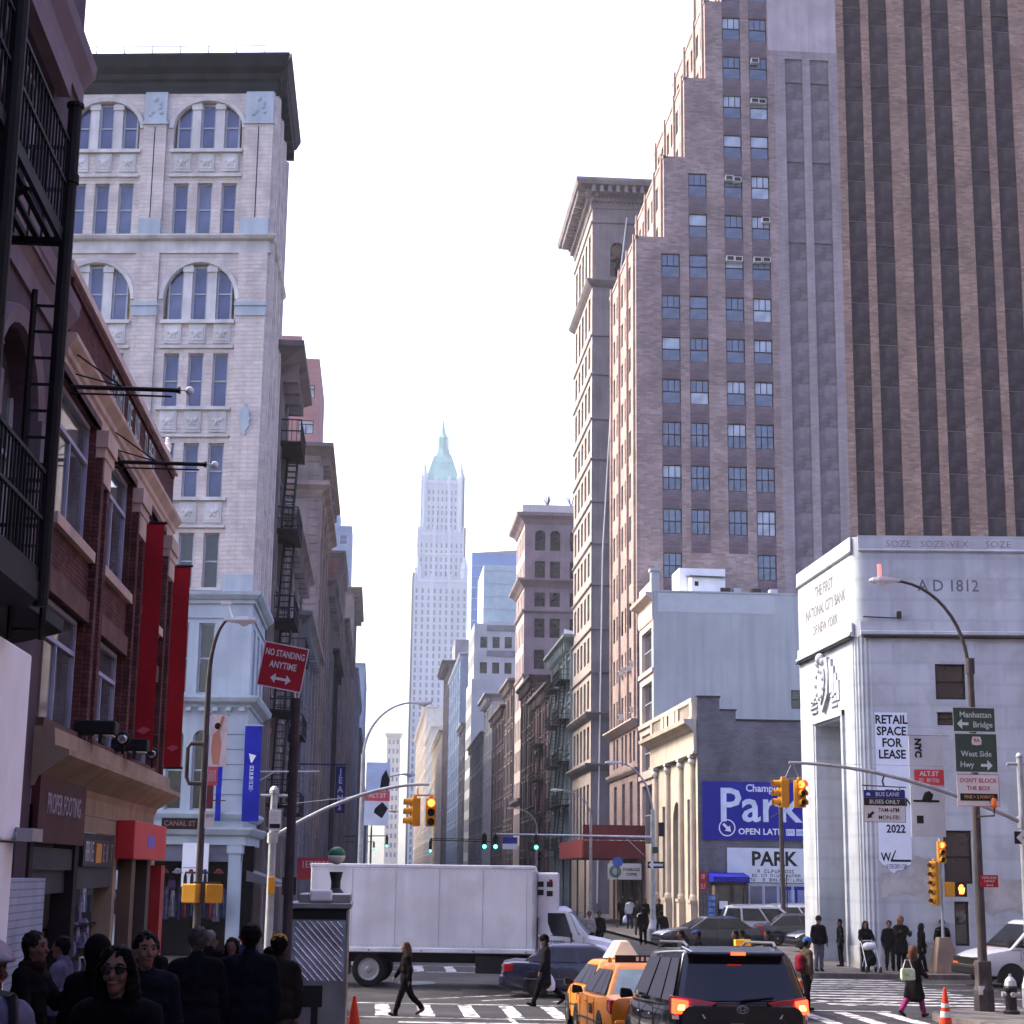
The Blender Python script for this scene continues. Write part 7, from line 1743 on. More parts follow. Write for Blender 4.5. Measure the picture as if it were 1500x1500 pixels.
# lettering on the taxi door
for t in (t2, t1):
    PT = Plane((-.995, .1), (0, -1)); o = place(text_mesh('TAXI', .22, M_BLACKP, .008, 1.), 'lettering', t, (-.992, -.6, .68), R(-90), False)
ca = R(-90) - math.atan(.115)
sedan('sedan', 'dark blue sedan crossing in front of the white truck', (5.95, 48.95, 0), ca, paint('sedan_navy', (.008, .009, .034)), L=4.75, H=1.44)
# black minivan in the foreground
mv = tag(empty('minivan', (4.98, 26.1, gz(26.1))), 'black minivan with glowing brake lights in the right foreground', 'minivan'); mv.rotation_euler = (math.atan(-1.5 / 40), 0, 0)
MK = paint('minivan_black', (.006, .005, .006), .18); W = .97; h = 2.55
lower_body(mv, [(-h, W * .86, .36, 1.0, .0), (-h + .08, W * .94, .26, 1.04, .0), (-h + .4, W * .99, .2, 1.05, .0), (-1.4, W, .18, 1.02, 0), (0, W, .18, 1.0, 0), (1.1, W, .18, 1.0, 0), (1.5, W * .99, .2, 1.02, .03), (2.1, W * .95, .22, .92, .05), (h - .1, W * .86, .26, .78, .03), (h, W * .74, .34, .66, 0)], MK)
cabin(mv, MK, 1.02, 1.76, W * .96, W * .76, -h + .1, -h + .42, .55, 1.55, [(.02, .24), (.27, .56), (.6, .92)], M_CGLASS, M_CGLASS)
arches(mv, W, (-1.55, 1.55), .42)
for y in (-1.55, 1.55):
    for s in (-1, 1): wheel(mv, s * (W - .09), y, .34)
m = MB(); m.hexa([(-.66, -h + .22, 1.66), (.66, -h + .22, 1.66), (.7, -h + .8, 1.72), (-.7, -h + .8, 1.72), (-.66, -h + .22, 1.72), (.66, -h + .22, 1.72), (.7, -h + .8, 1.79), (-.7, -h + .8, 1.79)]); m.build('spoiler', MK, mv, world=False, bevel=.03)
m = MB(); m.box(-.1, .1, -h + .205, -h + .222, 1.67, 1.71); m.build('high_brake_lamp', M_BRAKE, mv, world=False)
for s in (-1, 1):
    # wedge shaped tail lamp: lit outer block, red inner wedge, clear strip below
    def sx(*a): return [(s * x, y, z) for x, y, z in a]
    m = MB(); m.hexa(sx((.55, -h + .0, .9), (.9, -h + .05, .88), (.95, -h + .36, .9), (.55, -h + .3, .92), (.34, -h + .02, 1.05), (.9, -h + .09, 1.13), (.95, -h + .38, 1.14), (.36, -h + .3, 1.06))); m.build('tail_lamp', M_TAIL, mv, world=False, bevel=.015)
    m = MB(); m.hexa(sx((.75, -h - .005, .9), (.92, -h + .03, .9), (.94, -h + .2, .9), (.75, -h + .2, .9), (.73, -h + .02, 1.07), (.91, -h + .05, 1.1), (.93, -h + .22, 1.1), (.73, -h + .22, 1.07))); m.build('brake_lamp', M_BRAKE, mv, world=False, bevel=.015)
    m = MB(); m.hexa(sx((.79, -h - .012, .95), (.88, -h + .01, .95), (.88, -h + .1, .95), (.79, -h + .1, .95), (.78, -h + .005, 1.02), (.87, -h + .02, 1.02), (.87, -h + .1, 1.02), (.78, -h + .1, 1.02))); m.build('brake_bulb', M_BRAKEC, mv, world=False, bevel=.015)
    m = MB(); m.hexa(sx((.5, -h - .004, .845), (.9, -h + .045, .83), (.93, -h + .2, .83), (.5, -h + .2, .845), (.54, -h - .002, .9), (.91, -h + .05, .88), (.93, -h + .2, .88), (.54, -h + .2, .9))); m.build('reverse_lamp', M_HEADL, mv, world=False)
    m = MB(); m.tube([(s * .62, -1.9, 1.78), (s * .64, -1.7, 1.84), (s * .66, .2, 1.85), (s * .64, .45, 1.78)], .02, 6); m.build('roof_rail', M_RIM, mv, world=False)
    for y in (-.95, .35): strip(mv, 'door_seam', [(s * (W + .003), y, .3), (s * (W + .002), y, .98)], .006, M_PLASTK)
    strip(mv, 'slide_rail', [(s * (W + .003), -2.2, .93), (s * (W + .003), -.95, .93)], .008, M_PLASTK)
    for y in (-.85, .2): strip(mv, 'door_handle', [(s * (W + .014), y, .84), (s * (W + .014), y + .2, .84)], .016, MK)
mirrors(mv, W, 1.0, 1.03, M_PLASTK)
m = MB(); m.box(-.84, .84, -h - .07, -h + .15, .3, .6); m.build('rear_bumper', MK, mv, world=False, bevel=.05)
m = MB(); m.box(-.17, .02, -h - .016, -h + .01, .66, .78); m.build('number_plate', mat('plate_grey', (.32, .31, .31), rough=.5, var=.3, scale=20), mv, world=False); m = MB(); m.box(.03, .17, -h - .015, -h + .01, .66, .78); m.build('plate_tab', M_PLASTK, mv, world=False)
o = place(text_mesh('351', .075, M_SWHT, .002, 1.), 'lettering', mv, (.1, -h - .018, .70), 0, False)
o = MB(); o.ball((-.27, -h - .005, .74), .025, 10, 6, (1, .3, 1)); o.build('reflector', M_TAIL, mv, world=False)
m = MB()
for (a, b, dz) in ((.075, .05, 0), (.03, .046, 0), (.055, .02, .014)):
    m.rings([[((a + e) * math.cos(2 * math.pi * k / 16), -h - .012 + dd, .965 + dz + (b + e) * math.sin(2 * math.pi * k / 16)) for e, dd in ((0, 0), (.007, 0), (.007, .006), (0, .006))] for k in range(17)], True, False)
m.build('emblem', M_RIM, mv, world=False)
strip(mv, 'rear_wiper', [(0, -h + .085, 1.08), (.45, -h + .11, 1.12)], .012, M_PLASTK)
m = MB(); m.box(-.98, -.972, .42, .52, 1.07, 1.13); m.build('window_sticker', M_SWHT, mv, world=False)
# small yellow roof light of a taxi beyond
t3 = taxi('yellow taxi almost hidden ahead of the black minivan', (9.35, 44.2, 0), 0, 'bar'); m = MB(); m.box(-.2, .2, -.1, .1, 1.6, 1.75); m.build('roof_light', mat('roof_light_yellow', (.75, .45, .03), rough=.4), t3, world=False)
# parked cars by the car park
sedan('sedan', 'dark navy sedan nosing out over the pavement toward the street', (14.9, 77.6, .1), -ca, paint('car_black_blue', (.012, .014, .024)), group='cars by the car park', L=4.9, H=1.45)
sedan('sedan', 'shiny black sedan parked in front of the silver minivan', (20.3, 81.8, .15), ca, paint('car_black', (.014, .012, .014)), group='cars by the car park', L=4.8, H=1.47)
sedan('sedan', 'dark car with silver headlight half hidden by the bank wall', (20.4, 75.4, .15), -ca, paint('car_black', (.014, .012, .014)), group='cars by the car park', L=4.8, H=1.45)
def mpv(label, loc, rz, m_, group):
    v = tag(empty('minivan', loc, rz), label, 'minivan', group); W, h = .95, 2.5
    lower_body(v, [(-h, W * .86, .36, .96, .0), (-h + .3, W * .98, .2, 1.0, .0), (-1.2, W, .18, .98, 0), (1.0, W, .18, .96, 0), (1.45, W * .99, .2, .98, .03), (2.1, W * .95, .22, .88, .05), (h, W * .76, .34, .66, 0)], m_)
    cabin(v, m_, .97, 1.74, W * .95, W * .74, -h + .08, -h + .4, .5, 1.5, [(.03, .25), (.28, .58), (.61, .93)]); arches(v, W, (-1.5, 1.5), .42)
    for y in (-1.5, 1.5):
        for s in (-1, 1): wheel(v, s * (W - .09), y, .34)
    for s in (-1, 1):
        m = MB(); m.box(min(s * .72, s * .93), max(s * .72, s * .93), -h + .02, -h + .2, .75, 1.05); m.build('tail_lamp', M_TAIL, v, world=False, bevel=.02)
        m = MB(); m.box(min(s * .5, s * .86), max(s * .5, s * .86), h - .3, h - .08, .64, .8); m.build('head_lamp', M_HEADL, v, world=False, bevel=.03)
        m = MB(); m.tube([(s * .64, -1.8, 1.75), (s * .66, .1, 1.8), (s * .64, .4, 1.74)], .025, 6); m.build('roof_rail', M_RIM, v, world=False)
    mirrors(v, W, .95, 1.0, m_); return v
M_SILV = paint('car_silver', (.34, .34, .37), .3)
mpv('silver minivan parked below the parking signs', (19.6, 86.4, .15), ca, M_SILV, 'cars by the car park')
mpv('pale silver minivan behind the other one at the garage door', (22.6, 90.6, .15), ca, paint('car_pale_silver', (.46, .47, .5), .3), 'cars by the car park')
# white cargo van on the right
cv = tag(empty('cargo_van', (21.65, 55.3, 0), -ca), 'white cargo van with dark lettering on the door at the right edge', 'van')
M_VANW = paint('van_white', (.50, .50, .54), .3); W = 1.0; h = 2.8
lower_body(cv, [(-h, W * .95, .4, 1.2, 0), (-h + .1, W, .32, 1.22, 0), (0, W, .3, 1.2, 0), (1.5, W, .3, 1.18, 0), (1.75, W * .98, .3, 1.2, .02), (2.4, W * .92, .32, 1.08, .05), (h - .06, W * .86, .36, .95, .03), (h, W * .8, .42, .86, 0)], M_VANW)
cabin(cv, M_VANW, 1.18, 2.05, W * .97, W * .84, -h + .04, -h + .14, .85, 1.78, [(.74, .97)], M_CGLASS, M_CGLASS)
arches(cv, W, (-1.55, 1.75), .46)
for y in (-1.55, 1.75):
    for s in (-1, 1): wheel(cv, s * (W - .1), y, .37)
m = MB(); m.box(-.92, .92, h - .25, h + .12, .38, .66); m.build('front_bumper', M_PLASTK, cv, world=False, bevel=.05)
m = MB(); m.box(-.5, .5, h - .12, h + .03, .68, .9); m.build('grille', M_PLASTK, cv, world=False)
for s in (-1, 1):
    m = MB(); m.box(min(s * .5, s * .9), max(s * .5, s * .9), h - .22, h + .02, .66, .92); m.build('head_lamp', M_PLASTK, cv, world=False, bevel=.03)
    m = MB(); m.box(min(s * .54, s * .905), max(s * .54, s * .905), h - .2, h + .03, .68, .74); m.build('turn_lamp', mat('turn_orange', (.6, .12, .02), rough=.3), cv, world=False)
    strip(cv, 'door_seam', [(s * (W + .003), .72, .4), (s * (W + .002), .72, 1.16)], .007, M_PLASTK)
    strip(cv, 'door_seam', [(s * (W + .003), 1.42, .8), (s * (W + .002), 1.42, 1.16)], .007, M_PLASTK)
mirrors(cv, W, 1.25, 1.22, M_PLASTK)
PVn = Plane((0, 0), (0, -1))
for z, n_, a, b, sd in ((1.06, 12, .78, 1.36, 1), (.92, 9, .9, 1.3, 2), (.85, 10, .85, 1.35, 3), (.7, 5, 1.1, 1.3, 4)):
    mb = MB(); rnd = random.Random(sd)
    for k in range(n_):
        y = a + (b - a) * (k + .5) / n_; mb.box(1.004, 1.007, y - .016, y + .012, z - .025, z + .025) if rnd.random() < .85 else None
        mb.box(-1.007, -1.004, y - .016, y + .012, z - .025, z + .025)
    mb.build('lettering', M_BLACKP, cv, world=False)
# ------------------------------------------------------------------ white box truck
tk = tag(empty('box_truck', (0, 0, 0), ca), 'white refrigerated box truck crossing the junction', 'truck')
tk.location = (2.72, 53.1, 0)
M_TRKW = mat('truck_white_panel', (.55, .56, .60), rough=.5, var=.08, scale=.8, streak=.3, bump=.03, dirt=(.42, .415, .44), dirt_amt=.5)
W = 1.22
m = MB(); m.box(-W, W, -4.55, 2.15, 1.05, 3.52); m.build('box_body', M_TRKW, tk, world=False, bevel=.04)
m = MB(); m.box(-W - .015, W + .015, -4.57, 2.12, 3.44, 3.55); m.box(-W - .02, W + .02, -4.57, 2.17, 1.0, 1.14); m.build('box_trim', mat('truck_trim', (.62, .62, .66), rough=.35, metal=.4), tk, world=False, bevel=.02)
m = MB(); m.box(-W - .012, W + .012, 2.02, 2.2, 1.05, 3.42); m.build('front_corner', mat('truck_grey_corner', (.32, .32, .35), rough=.5), tk, world=False, bevel=.06)
for y in (-3.3, -2.0, -.7, .6, 1.9):
    for s in (-1, 1): strip(tk, 'panel_seam', [(s * (W + .004), y, 1.15), (s * (W + .004), y, 3.42)], .005, mat('truck_seam', (.25, .25, .28), rough=.6))
for s in (-1, 1):
    for k in range(5): MB().ball((s * (W + .02), -4.3 + k * 1.55, 1.06), .025, 8, 5).build('marker_lamp', M_TAIL, tk, world=False)
for s in (-1, 1):
    q = MB()
    for z in (1.2, 3.38):
        for k in range(44): q.ball((s * (W + .004), -4.45 + k * .15, z), .014, 5, 3, (.4, 1, 1))
    q.build('rivets', MATS['truck_seam'], tk, world=False)['kind'] = 'stuff'
m = MB(); m.box(-1.0, 1.0, 2.2, 2.85, 2.0, 3.36); m.build('refrigeration_unit', M_TRKW, tk, world=False, bevel=.06)
for z, y0, s in ((3.02, 2.28, 1), (2.78, 2.28, 1), (3.02, 2.55, 1), (2.75, 2.55, 1)):
    m = MB(); m.box(.99, 1.012, y0 - .06, y0 + .12, z - .08, z + .08); m.box(-1.012, -.99, y0 - .06, y0 + .12, z - .08, z + .08); m.build('unit_vent', M_PLASTK, tk, world=False)
m = MB(); m.box(1.005, 1.02, 2.56, 2.66, 3.08, 3.16); m.build('unit_lamp', M_TAIL, tk, world=False)
# frame rails, tank and rear gear
m = MB(); m.box(-.45, .45, -4.4, 4.6, .68, .98); m.box(-1.1, 1.1, -4.5, -4.35, .5, .7); m.build('chassis', M_PLASTK, tk, world=False)
m = MB(); m.box(-1.15, -.6, .4, 1.7, .42, .92); m.box(.6, 1.15, .4, 1.7, .42, .92); m.box(-1.18, 1.18, -4.5, 2.0, .94, 1.02); m.build('under_boxes', M_PLASTK, tk, world=False, bevel=.03)
for s in (-1, 1):
    m = MB(); m.box(min(s * .75, s * 1.15), max(s * .75, s * 1.15), -3.6, -3.56, .25, .9); m.build('mud_flap', M_PLASTK, tk, world=False)
    for y in (-2.75,): wheel(tk, s * 1.02, y, .5, .3, mat('truck_rim', (.26, .25, .26), rough=.5, metal=.4)); wheel(tk, s * .7, y, .5, .28, MATS['truck_rim'])
    wheel(tk, s * 1.0, 3.95, .5, .28, MATS['truck_rim'])
# cab
m = MB(); rg = []
for y, z0_, zt, w in ((2.3, .75, 2.32, 1.05), (2.36, .7, 2.36, 1.08), (3.05, .7, 2.36, 1.07), (3.2, .7, 2.28, 1.05)):
    rg.append([(-w, y, z0_), (w, y, z0_), (w, y, 1.55), (w * .93, y, zt - .1), (w * .8, y, zt), (-w * .8, y, zt), (-w * .93, y, zt - .1), (-w, y, 1.55)])
rg.append([(-1.05, 3.72, .7), (1.05, 3.72, .7), (1.05, 3.72, 1.5), (1.0, 3.72, 1.55), (.8, 3.72, 1.58), (-.8, 3.72, 1.58), (-1.0, 3.72, 1.55), (-1.05, 3.72, 1.5)])
m.rings(rg); sharpen(m.build('cab', M_TRKW, tk, world=False), 30)
m = MB(); rg = []
for y, w, zb, zt in ((3.6, 1.02, .75, 1.54), (4.2, .96, .8, 1.44), (4.75, .86, .85, 1.3), (4.92, .7, .9, 1.14)):
    rg.append([(-w * .7, y, zb), (w * .7, y, zb), (w * .82, y, zt - .25), (w * .75, y, zt - .06), (w * .55, y, zt), (-w * .55, y, zt), (-w * .75, y, zt - .06), (-w * .82, y, zt - .25)])
m.rings(rg); sharpen(m.build('bonnet', M_TRKW, tk, world=False), 30)
for s in (-1, 1):
    m = MB(); rgs = []
    for k in range(9):
        a = math.pi * k / 8; rgs.append([(s * x_, 3.95 + rr_ * math.cos(a), .55 + rr_ * math.sin(a)) for x_, rr_ in ((.6, .56), (1.12, .56), (1.14, .62), (1.05, .72), (.6, .78))])
    m.rings(rgs); sharpen(m.build('mudguard', M_TRKW, tk, world=False), 40)
    c = [(s * 1.065, 2.5, 1.5), (s * 1.065, 3.34, 1.46), (s * .99, 3.06, 2.24), (s * .99, 2.5, 2.24)]
    c2 = [(s * 1.06, 3.42, 1.53), (s * .82, 3.80, 1.57), (s * .78, 3.26, 2.26), (s * .985, 3.12, 2.26)]
    panel(tk, 'windscreen_corner', c2 if s > 0 else [c2[1], c2[0], c2[3], c2[2]], (.06, .98, .03, .95), M_CGLASSL, .012)
    if s < 0: c = [c[1], c[0], c[3], c[2]]
    panel(tk, 'side_window', c, (.04, .93, .05, .93), M_CGLASS, .012)
    strip(tk, 'door_seam', [(s * 1.075, 3.6, .8), (s * 1.075, 3.6, 1.5)], .008, M_PLASTK)
    m = MB(); m.box(min(s * 1.12, s * 1.3), max(s * 1.12, s * 1.3), 3.2, 3.26, 1.3, 1.62); m.tube([(s * 1.05, 3.3, 1.4), (s * 1.2, 3.23, 1.42)], .02, 6); m.build('mirror', M_PLASTK, tk, world=False)
    m = MB(); m.box(min(s * .55, s * .8), max(s * .55, s * .8), 4.72, 4.86, 1.0, 1.16); m.build('head_lamp', M_HEADL, tk, world=False, bevel=.03)
panel(tk, 'windscreen', [(.98, 3.72, 1.58), (-.98, 3.72, 1.58), (-.84, 3.2, 2.28), (.84, 3.2, 2.28)], (.04, .96, .04, .94), M_CGLASSL, .012)
m = MB(); m.box(-1.0, 1.0, 4.85, 5.0, .5, .8); m.build('front_bumper', M_PLASTK, tk, world=False, bevel=.04)
mb = MB()
for k in range(7): mb.box(1.082, 1.085, 2.55 + k * .07, 2.6 + k * .07, 1.36, 1.4); mb.box(1.082, 1.085, 2.7 + k * .05, 2.73 + k * .05, 1.0, 1.03)
mb.build('lettering', M_BLACKP, tk, world=False)
# ------------------------------------------------------------------ people (local frame: facing +Y, feet at z = 0, 1.75 m before scaling)
FOLDS = bpy.data.textures.new('cloth_folds', 'CLOUDS'); FOLDS.noise_scale = .11; FOLDS.noise_depth = 1
STRANDS = bpy.data.textures.new('hair_strands', 'CLOUDS'); STRANDS.noise_scale = .028; STRANDS.noise_depth = 2
def blend(name, mb, vox, m_, root, smooth=3):
    """one continuous rounded surface grown over the given limbs (voxel remesh and smoothing modifiers)"""
    o = mb.build(name, m_, root, world=False)
    rm = o.modifiers.new('remesh', 'REMESH'); rm.mode = 'VOXEL'; rm.voxel_size = vox; rm.use_smooth_shade = True
    sm_ = o.modifiers.new('smooth', 'SMOOTH'); sm_.iterations = smooth * 2; sm_.factor = .5
    if name in ('coat', 'trousers'):
        dp = o.modifiers.new('folds', 'DISPLACE'); dp.texture = FOLDS; dp.strength = .03; dp.mid_level = .3; dp.texture_coords = 'LOCAL'
    if name == 'hair':
        dp = o.modifiers.new('strands', 'DISPLACE'); dp.texture = STRANDS; dp.strength = .034; dp.mid_level = .4; dp.texture_coords = 'LOCAL'
    return o
SKIN = {'a': mat('skin_light', (.13, .068, .052), rough=.6, var=.08, scale=8, bump=.02), 'b': mat('skin_tan', (.11, .055, .04), rough=.6, var=.08, scale=8, bump=.02), 'c': mat('skin_dark', (.05, .025, .018), rough=.6, var=.08, scale=8, bump=.02)}
_cl = {}
def cloth(c, rough=.9):
    c = tuple(x * (.25 if max(c) < .06 else .65) for x in c); k = tuple(round(x, 4) for x in c)
    if k not in _cl: _cl[k] = mat('cloth_%.4f_%.4f_%.4f' % k, c, rough=rough, var=.25, scale=5, bump=.5, bscale=14, spec=.05)
    return _cl[k]
V = Vector
def person(label, x, y, rz, h=1.72, z=None, skin='a', coat=(.012, .011, .016), legs=(.012, .012, .018), shoes=(.01, .009, .009), hair=(.012, .008, .007), hairstyle='short',
           stride=0., bend=0., arms=((8, 12), (-6, 10)), coat_len=.0, vox=.024, hat=None, hatc=(.01, .01, .012), lean=0., head_turn=0., glasses=False, face=False, bulk=1., legs_skin=False, scarf=None, strap=None, backpack=None):
    z = z if z is not None else gz(y) + (.15 if (x < LK or x > RK) else 0)
    root = tag(empty('person', (x, y, z), R(rz)), label, 'person'); s = h / 1.75; root.scale = (s, s, s)
    # joints
    hipz = .93
    a1, a2 = R(stride), R(-stride)
    def leg(sx, a, bd):
        hip = V((sx * .095, 0, hipz)); knee = hip + V((0, math.sin(a), -math.cos(a))) * .44; sh = a - bd; ank = knee + V((0, math.sin(sh), -math.cos(sh))) * .42
        return hip, knee, ank, sh
    LL = leg(-1, a1, R(4) + max(0, -a1) * .9 + R(bend)); RL = leg(1, a2, R(4) + max(0, -a2) * .9 + R(bend))
    low = min(LL[2].z, RL[2].z) - .085
    dz = V((0, 0, -low))
    LL = tuple(p + dz for p in LL[:3]) + (LL[3],); RL = tuple(p + dz for p in RL[:3]) + (RL[3],)
    top = hipz - low
    ln = R(lean)
    def T(px, py, pz):    # torso point, pz above hips, leaning forward
        return V((px, py * math.cos(ln) + pz * math.sin(ln), top + pz * math.cos(ln) - py * math.sin(ln)))
    shL, shR = T(-.185, 0, .50), T(.185, 0, .50)
    def arm(sh, sx, sw, el):
        a = R(sw); el_ = sh + V((sx * .07, math.sin(a) * .29, -math.cos(a) * .29)); b = a + R(el); wr = el_ + V((-sx * .02 * (1 if el < 60 else 3), math.sin(b) * .25, -math.cos(b) * .25)); return el_, wr, b
    eL, wL, bL = arm(shL, -1, *arms[0]); eR, wR, bR = arm(shR, 1, *arms[1])
    hd = T(0, .03, .735) ; nk = T(0, 0, .58)
    ht = R(head_turn); fwd = V((-math.sin(ht), math.cos(ht), 0)); sid = V((math.cos(ht), math.sin(ht), 0)); up_ = V((0, 0, 1))
    # body: one continuous figure
    b = MB()
    b.ball(hd + up_ * .02, .1, 14, 10, (.84, .98, 1.12)); b.cap_(hd + fwd * .03 - up_ * .06, hd + fwd * .055 - up_ * .085, .06, .042)      # skull, jaw
    if face:
        b.cap_(hd + fwd * .095 + up_ * .02, hd + fwd * .118 - up_ * .02, .011, .017); b.ball(hd + fwd * .08 + up_ * .045, .035, 8, 6, (2, .6, .45)); b.ball(hd + fwd * .093 - up_ * .055, .022, 8, 6, (1.4, .6, .5))
        for k in (-1, 1): b.ball(hd + fwd * .075 + sid * k * .04 - up_ * .025, .026, 8, 6)
    else: b.cap_(hd + fwd * .09 + up_ * .015, hd + fwd * .112 - up_ * .02, .014, .018)
    for k in (-1, 1): b.ball(hd + sid * k * .085, .028, 8, 6, (.5, .8, 1.2))
    b.cap_(nk - up_ * .04, hd - up_ * .05, .058, .052)
    b.cap_(T(-.1, 0, .44), T(.1, 0, .44), .1, .1); b.cap_(T(-.06, 0, .2), T(.06, 0, .2), .105, .105); b.cap_(T(-.07, 0, .02), T(.07, 0, .02), .11, .11); b.cap_(T(0, 0, .0), T(0, 0, .46), .11, .11); b.cap_(shL, T(0, 0, .54), .06, .055); b.cap_(shR, T(0, 0, .54), .06, .055)
    for (sh, e, w) in ((shL, eL, wL), (shR, eR, wR)): b.cap_(sh, e, .052, .042); b.cap_(e, w, .042, .027)
    for (w, ang, sx) in ((wL, bL, -1), (wR, bR, 1)):
        d = V((0, math.sin(ang), -math.cos(ang))); sd_ = V((1, 0, 0)); nrm = d.cross(sd_)
        pal = w + d * .06; b.cap_(w, pal, .026, .034)
        for q, (off, L_) in enumerate(((-.027, .055), (-.009, .068), (.009, .064), (.027, .048))):
            p0 = pal + sd_ * off + d * .02; p1 = p0 + d * L_ * .55 + nrm * .004; p2 = p1 + d * L_ * .4 - nrm * .018 * (1 if d.y < .5 else -1); b.cap_(p0, p1, .0095, .009, 6); b.cap_(p1, p2, .009, .008, 6)
        th_ = w + d * .03 - sd_ * sx * .028; b.cap_(th_, th_ + d * .04 - sd_ * sx * .022, .012, .01, 6)
    for (hip, kn, an, sh) in (LL, RL): b.cap_(hip, kn, .085, .055); b.cap_(kn, an, .055, .036); f = V((0, math.cos(sh * .6), math.sin(sh * .6))); b.cap_(an - up_ * .045, an - up_ * .055 + f * .15, .036, .028)
    blend('body', b, vox * .62, SKIN[skin], root, 2)
    # trousers
    if not legs_skin:
        t = MB(); t.cap_(T(-.07, 0, .03), T(.07, 0, .03), .13 * bulk, .13 * bulk)
        for (hip, kn, an, sh) in (LL, RL): t.cap_(hip, kn, .108 * bulk, .078 * bulk); t.cap_(kn, an + up_ * .02, .078 * bulk, .062)
        blend('trousers', t, vox, cloth(legs), root, 2)
    # shoes
    for (hip, kn, an, sh) in (LL, RL):
        t = MB(); a_ = max(-.9, min(.5, sh * .7)); f = V((0, math.cos(a_), math.sin(a_))); q = an - up_ * .035
        t.cap_(q - f * .03, q + f * .02, .05, .048); t.cap_(q - up_ * .012, q + f * .15 - up_ * .016, .044, .034)
        sm = t.build('shoe', cloth(shoes, .6), root, world=False); sm.data.shade_smooth()
    # coat
    c = MB(); k = bulk
    for hh, ww, rr_ in ((.47, .1, .115), (.36, .09, .125), (.2, .075, .13), (.02, .085, .138)): c.cap_(T(-ww * k, 0, hh), T(ww * k, 0, hh), rr_ * k, rr_ * k)
    c.cap_(T(0, 0, .0), T(0, -.01, .48), .13 * k, .12 * k); c.cap_(shL - V((0, 0, .0)), T(0, -.01, .545), .075, .07); c.cap_(shR, T(0, -.01, .545), .075, .07)
    for (sh, e, w) in ((shL, eL, wL), (shR, eR, wR)): c.cap_(sh, e, .075 * k, .064 * k); c.cap_(e, e + (w - e) * .93, .064 * k, .05)
    if coat_len:
        n = int(coat_len / .06) + 1
        for q in range(n):
            zz = -.02 - coat_len * q / n; fl = 1 + .18 * q / n; c.cap_(T(-.09 * k, 0, 0) + V((0, 0, zz)), T(.09 * k, 0, 0) + V((0, 0, zz)), .13 * k * fl, .13 * k * fl)
        if abs(stride) > 5:
            c.cap_(LL[0] - up_ * .05, LL[0] + (LL[1] - LL[0]) * min(1, coat_len / .44), .125, .12); c.cap_(RL[0] - up_ * .05, RL[0] + (RL[1] - RL[0]) * min(1, coat_len / .44), .125, .12)
    c.cap_(T(0, -.015, .56), T(0, -.01, .615), .078, .07)
    blend('coat', c, vox, cloth(coat), root, 3)
    # hair and hats
    g_ = MB()
    if hairstyle != 'bald':
        g_.ball(hd - fwd * .024 + up_ * .048, .102, 14, 10, (.97, 1.0, 1.02)); g_.cap_(hd - fwd * .055 + up_ * .02, hd - fwd * .05 - up_ * .05, .075, .055)
        if hairstyle == 'long':
            for kx in (-1, 1): g_.cap_(hd + sid * kx * .082 + up_ * .02, hd + sid * kx * .10 - up_ * .19 - fwd * .01, .036, .045); g_.cap_(hd + sid * kx * .05 + up_ * .1 + fwd * .02, hd + sid * kx * .085 + up_ * .03 + fwd * .03, .04, .03)
            g_.cap_(hd - fwd * .06, hd - fwd * .09 - up_ * .26, .09, .075)
        if hairstyle == 'bob':
            for kx in (-1, 1): g_.cap_(hd + sid * kx * .085 + up_ * .02, hd + sid * kx * .085 - up_ * .1, .03, .03)
            g_.cap_(hd - fwd * .06, hd - fwd * .07 - up_ * .1, .085, .07)
        blend('hair', g_, vox * .6, cloth(hair, .55), root, 2)
    if hat:
        m_ = MB()
        if hat == 'beanie': m_.ball(hd - fwd * .005 + up_ * .07, .114, 14, 9, (.92, 1.0, .95)); m_.cap_(hd + up_ * .06 - fwd * .03, hd + up_ * .06 + fwd * .03, .1, .1)
        elif hat == 'hood': m_.ball(hd - fwd * .035 + up_ * .03, .135, 14, 10, (.93, .98, 1.1)); m_.cap_(hd - fwd * .06 - up_ * .08, T(0, -.05, .56), .1, .1)
        elif hat == 'cap':
            m_.ball(hd + up_ * .075, .112, 16, 9, (.92, 1.02, .8)); m_.cap_(hd + fwd * .09 + up_ * .075 - sid * .05, hd + fwd * .09 + up_ * .075 + sid * .05, .028, .028); m_.cap_(hd + fwd * .15 + up_ * .06 - sid * .035, hd + fwd * .15 + up_ * .06 + sid * .035, .02, .02); m_.cap_(hd + fwd * .08 + up_ * .08, hd + fwd * .17 + up_ * .055, .03, .014)
        blend('hat' if hat != 'hood' else 'hood', m_, vox * .6, cloth(hatc), root, 2)
    if scarf:
        m_ = MB(); rg = []
        for q in range(13):
            a_ = 2 * math.pi * q / 12; cc = T(0, .01, .585) + sid * .085 * math.cos(a_) + fwd * .09 * math.sin(a_); rg.append([cc + (sid * math.cos(a_) + fwd * math.sin(a_)) * .035 * math.cos(2 * math.pi * j / 8) + up_ * .045 * math.sin(2 * math.pi * j / 8) for j in range(8)])
        m_.rings(rg, True, False); sm = m_.build('scarf', cloth(scarf), root, world=False); sm.data.shade_smooth()
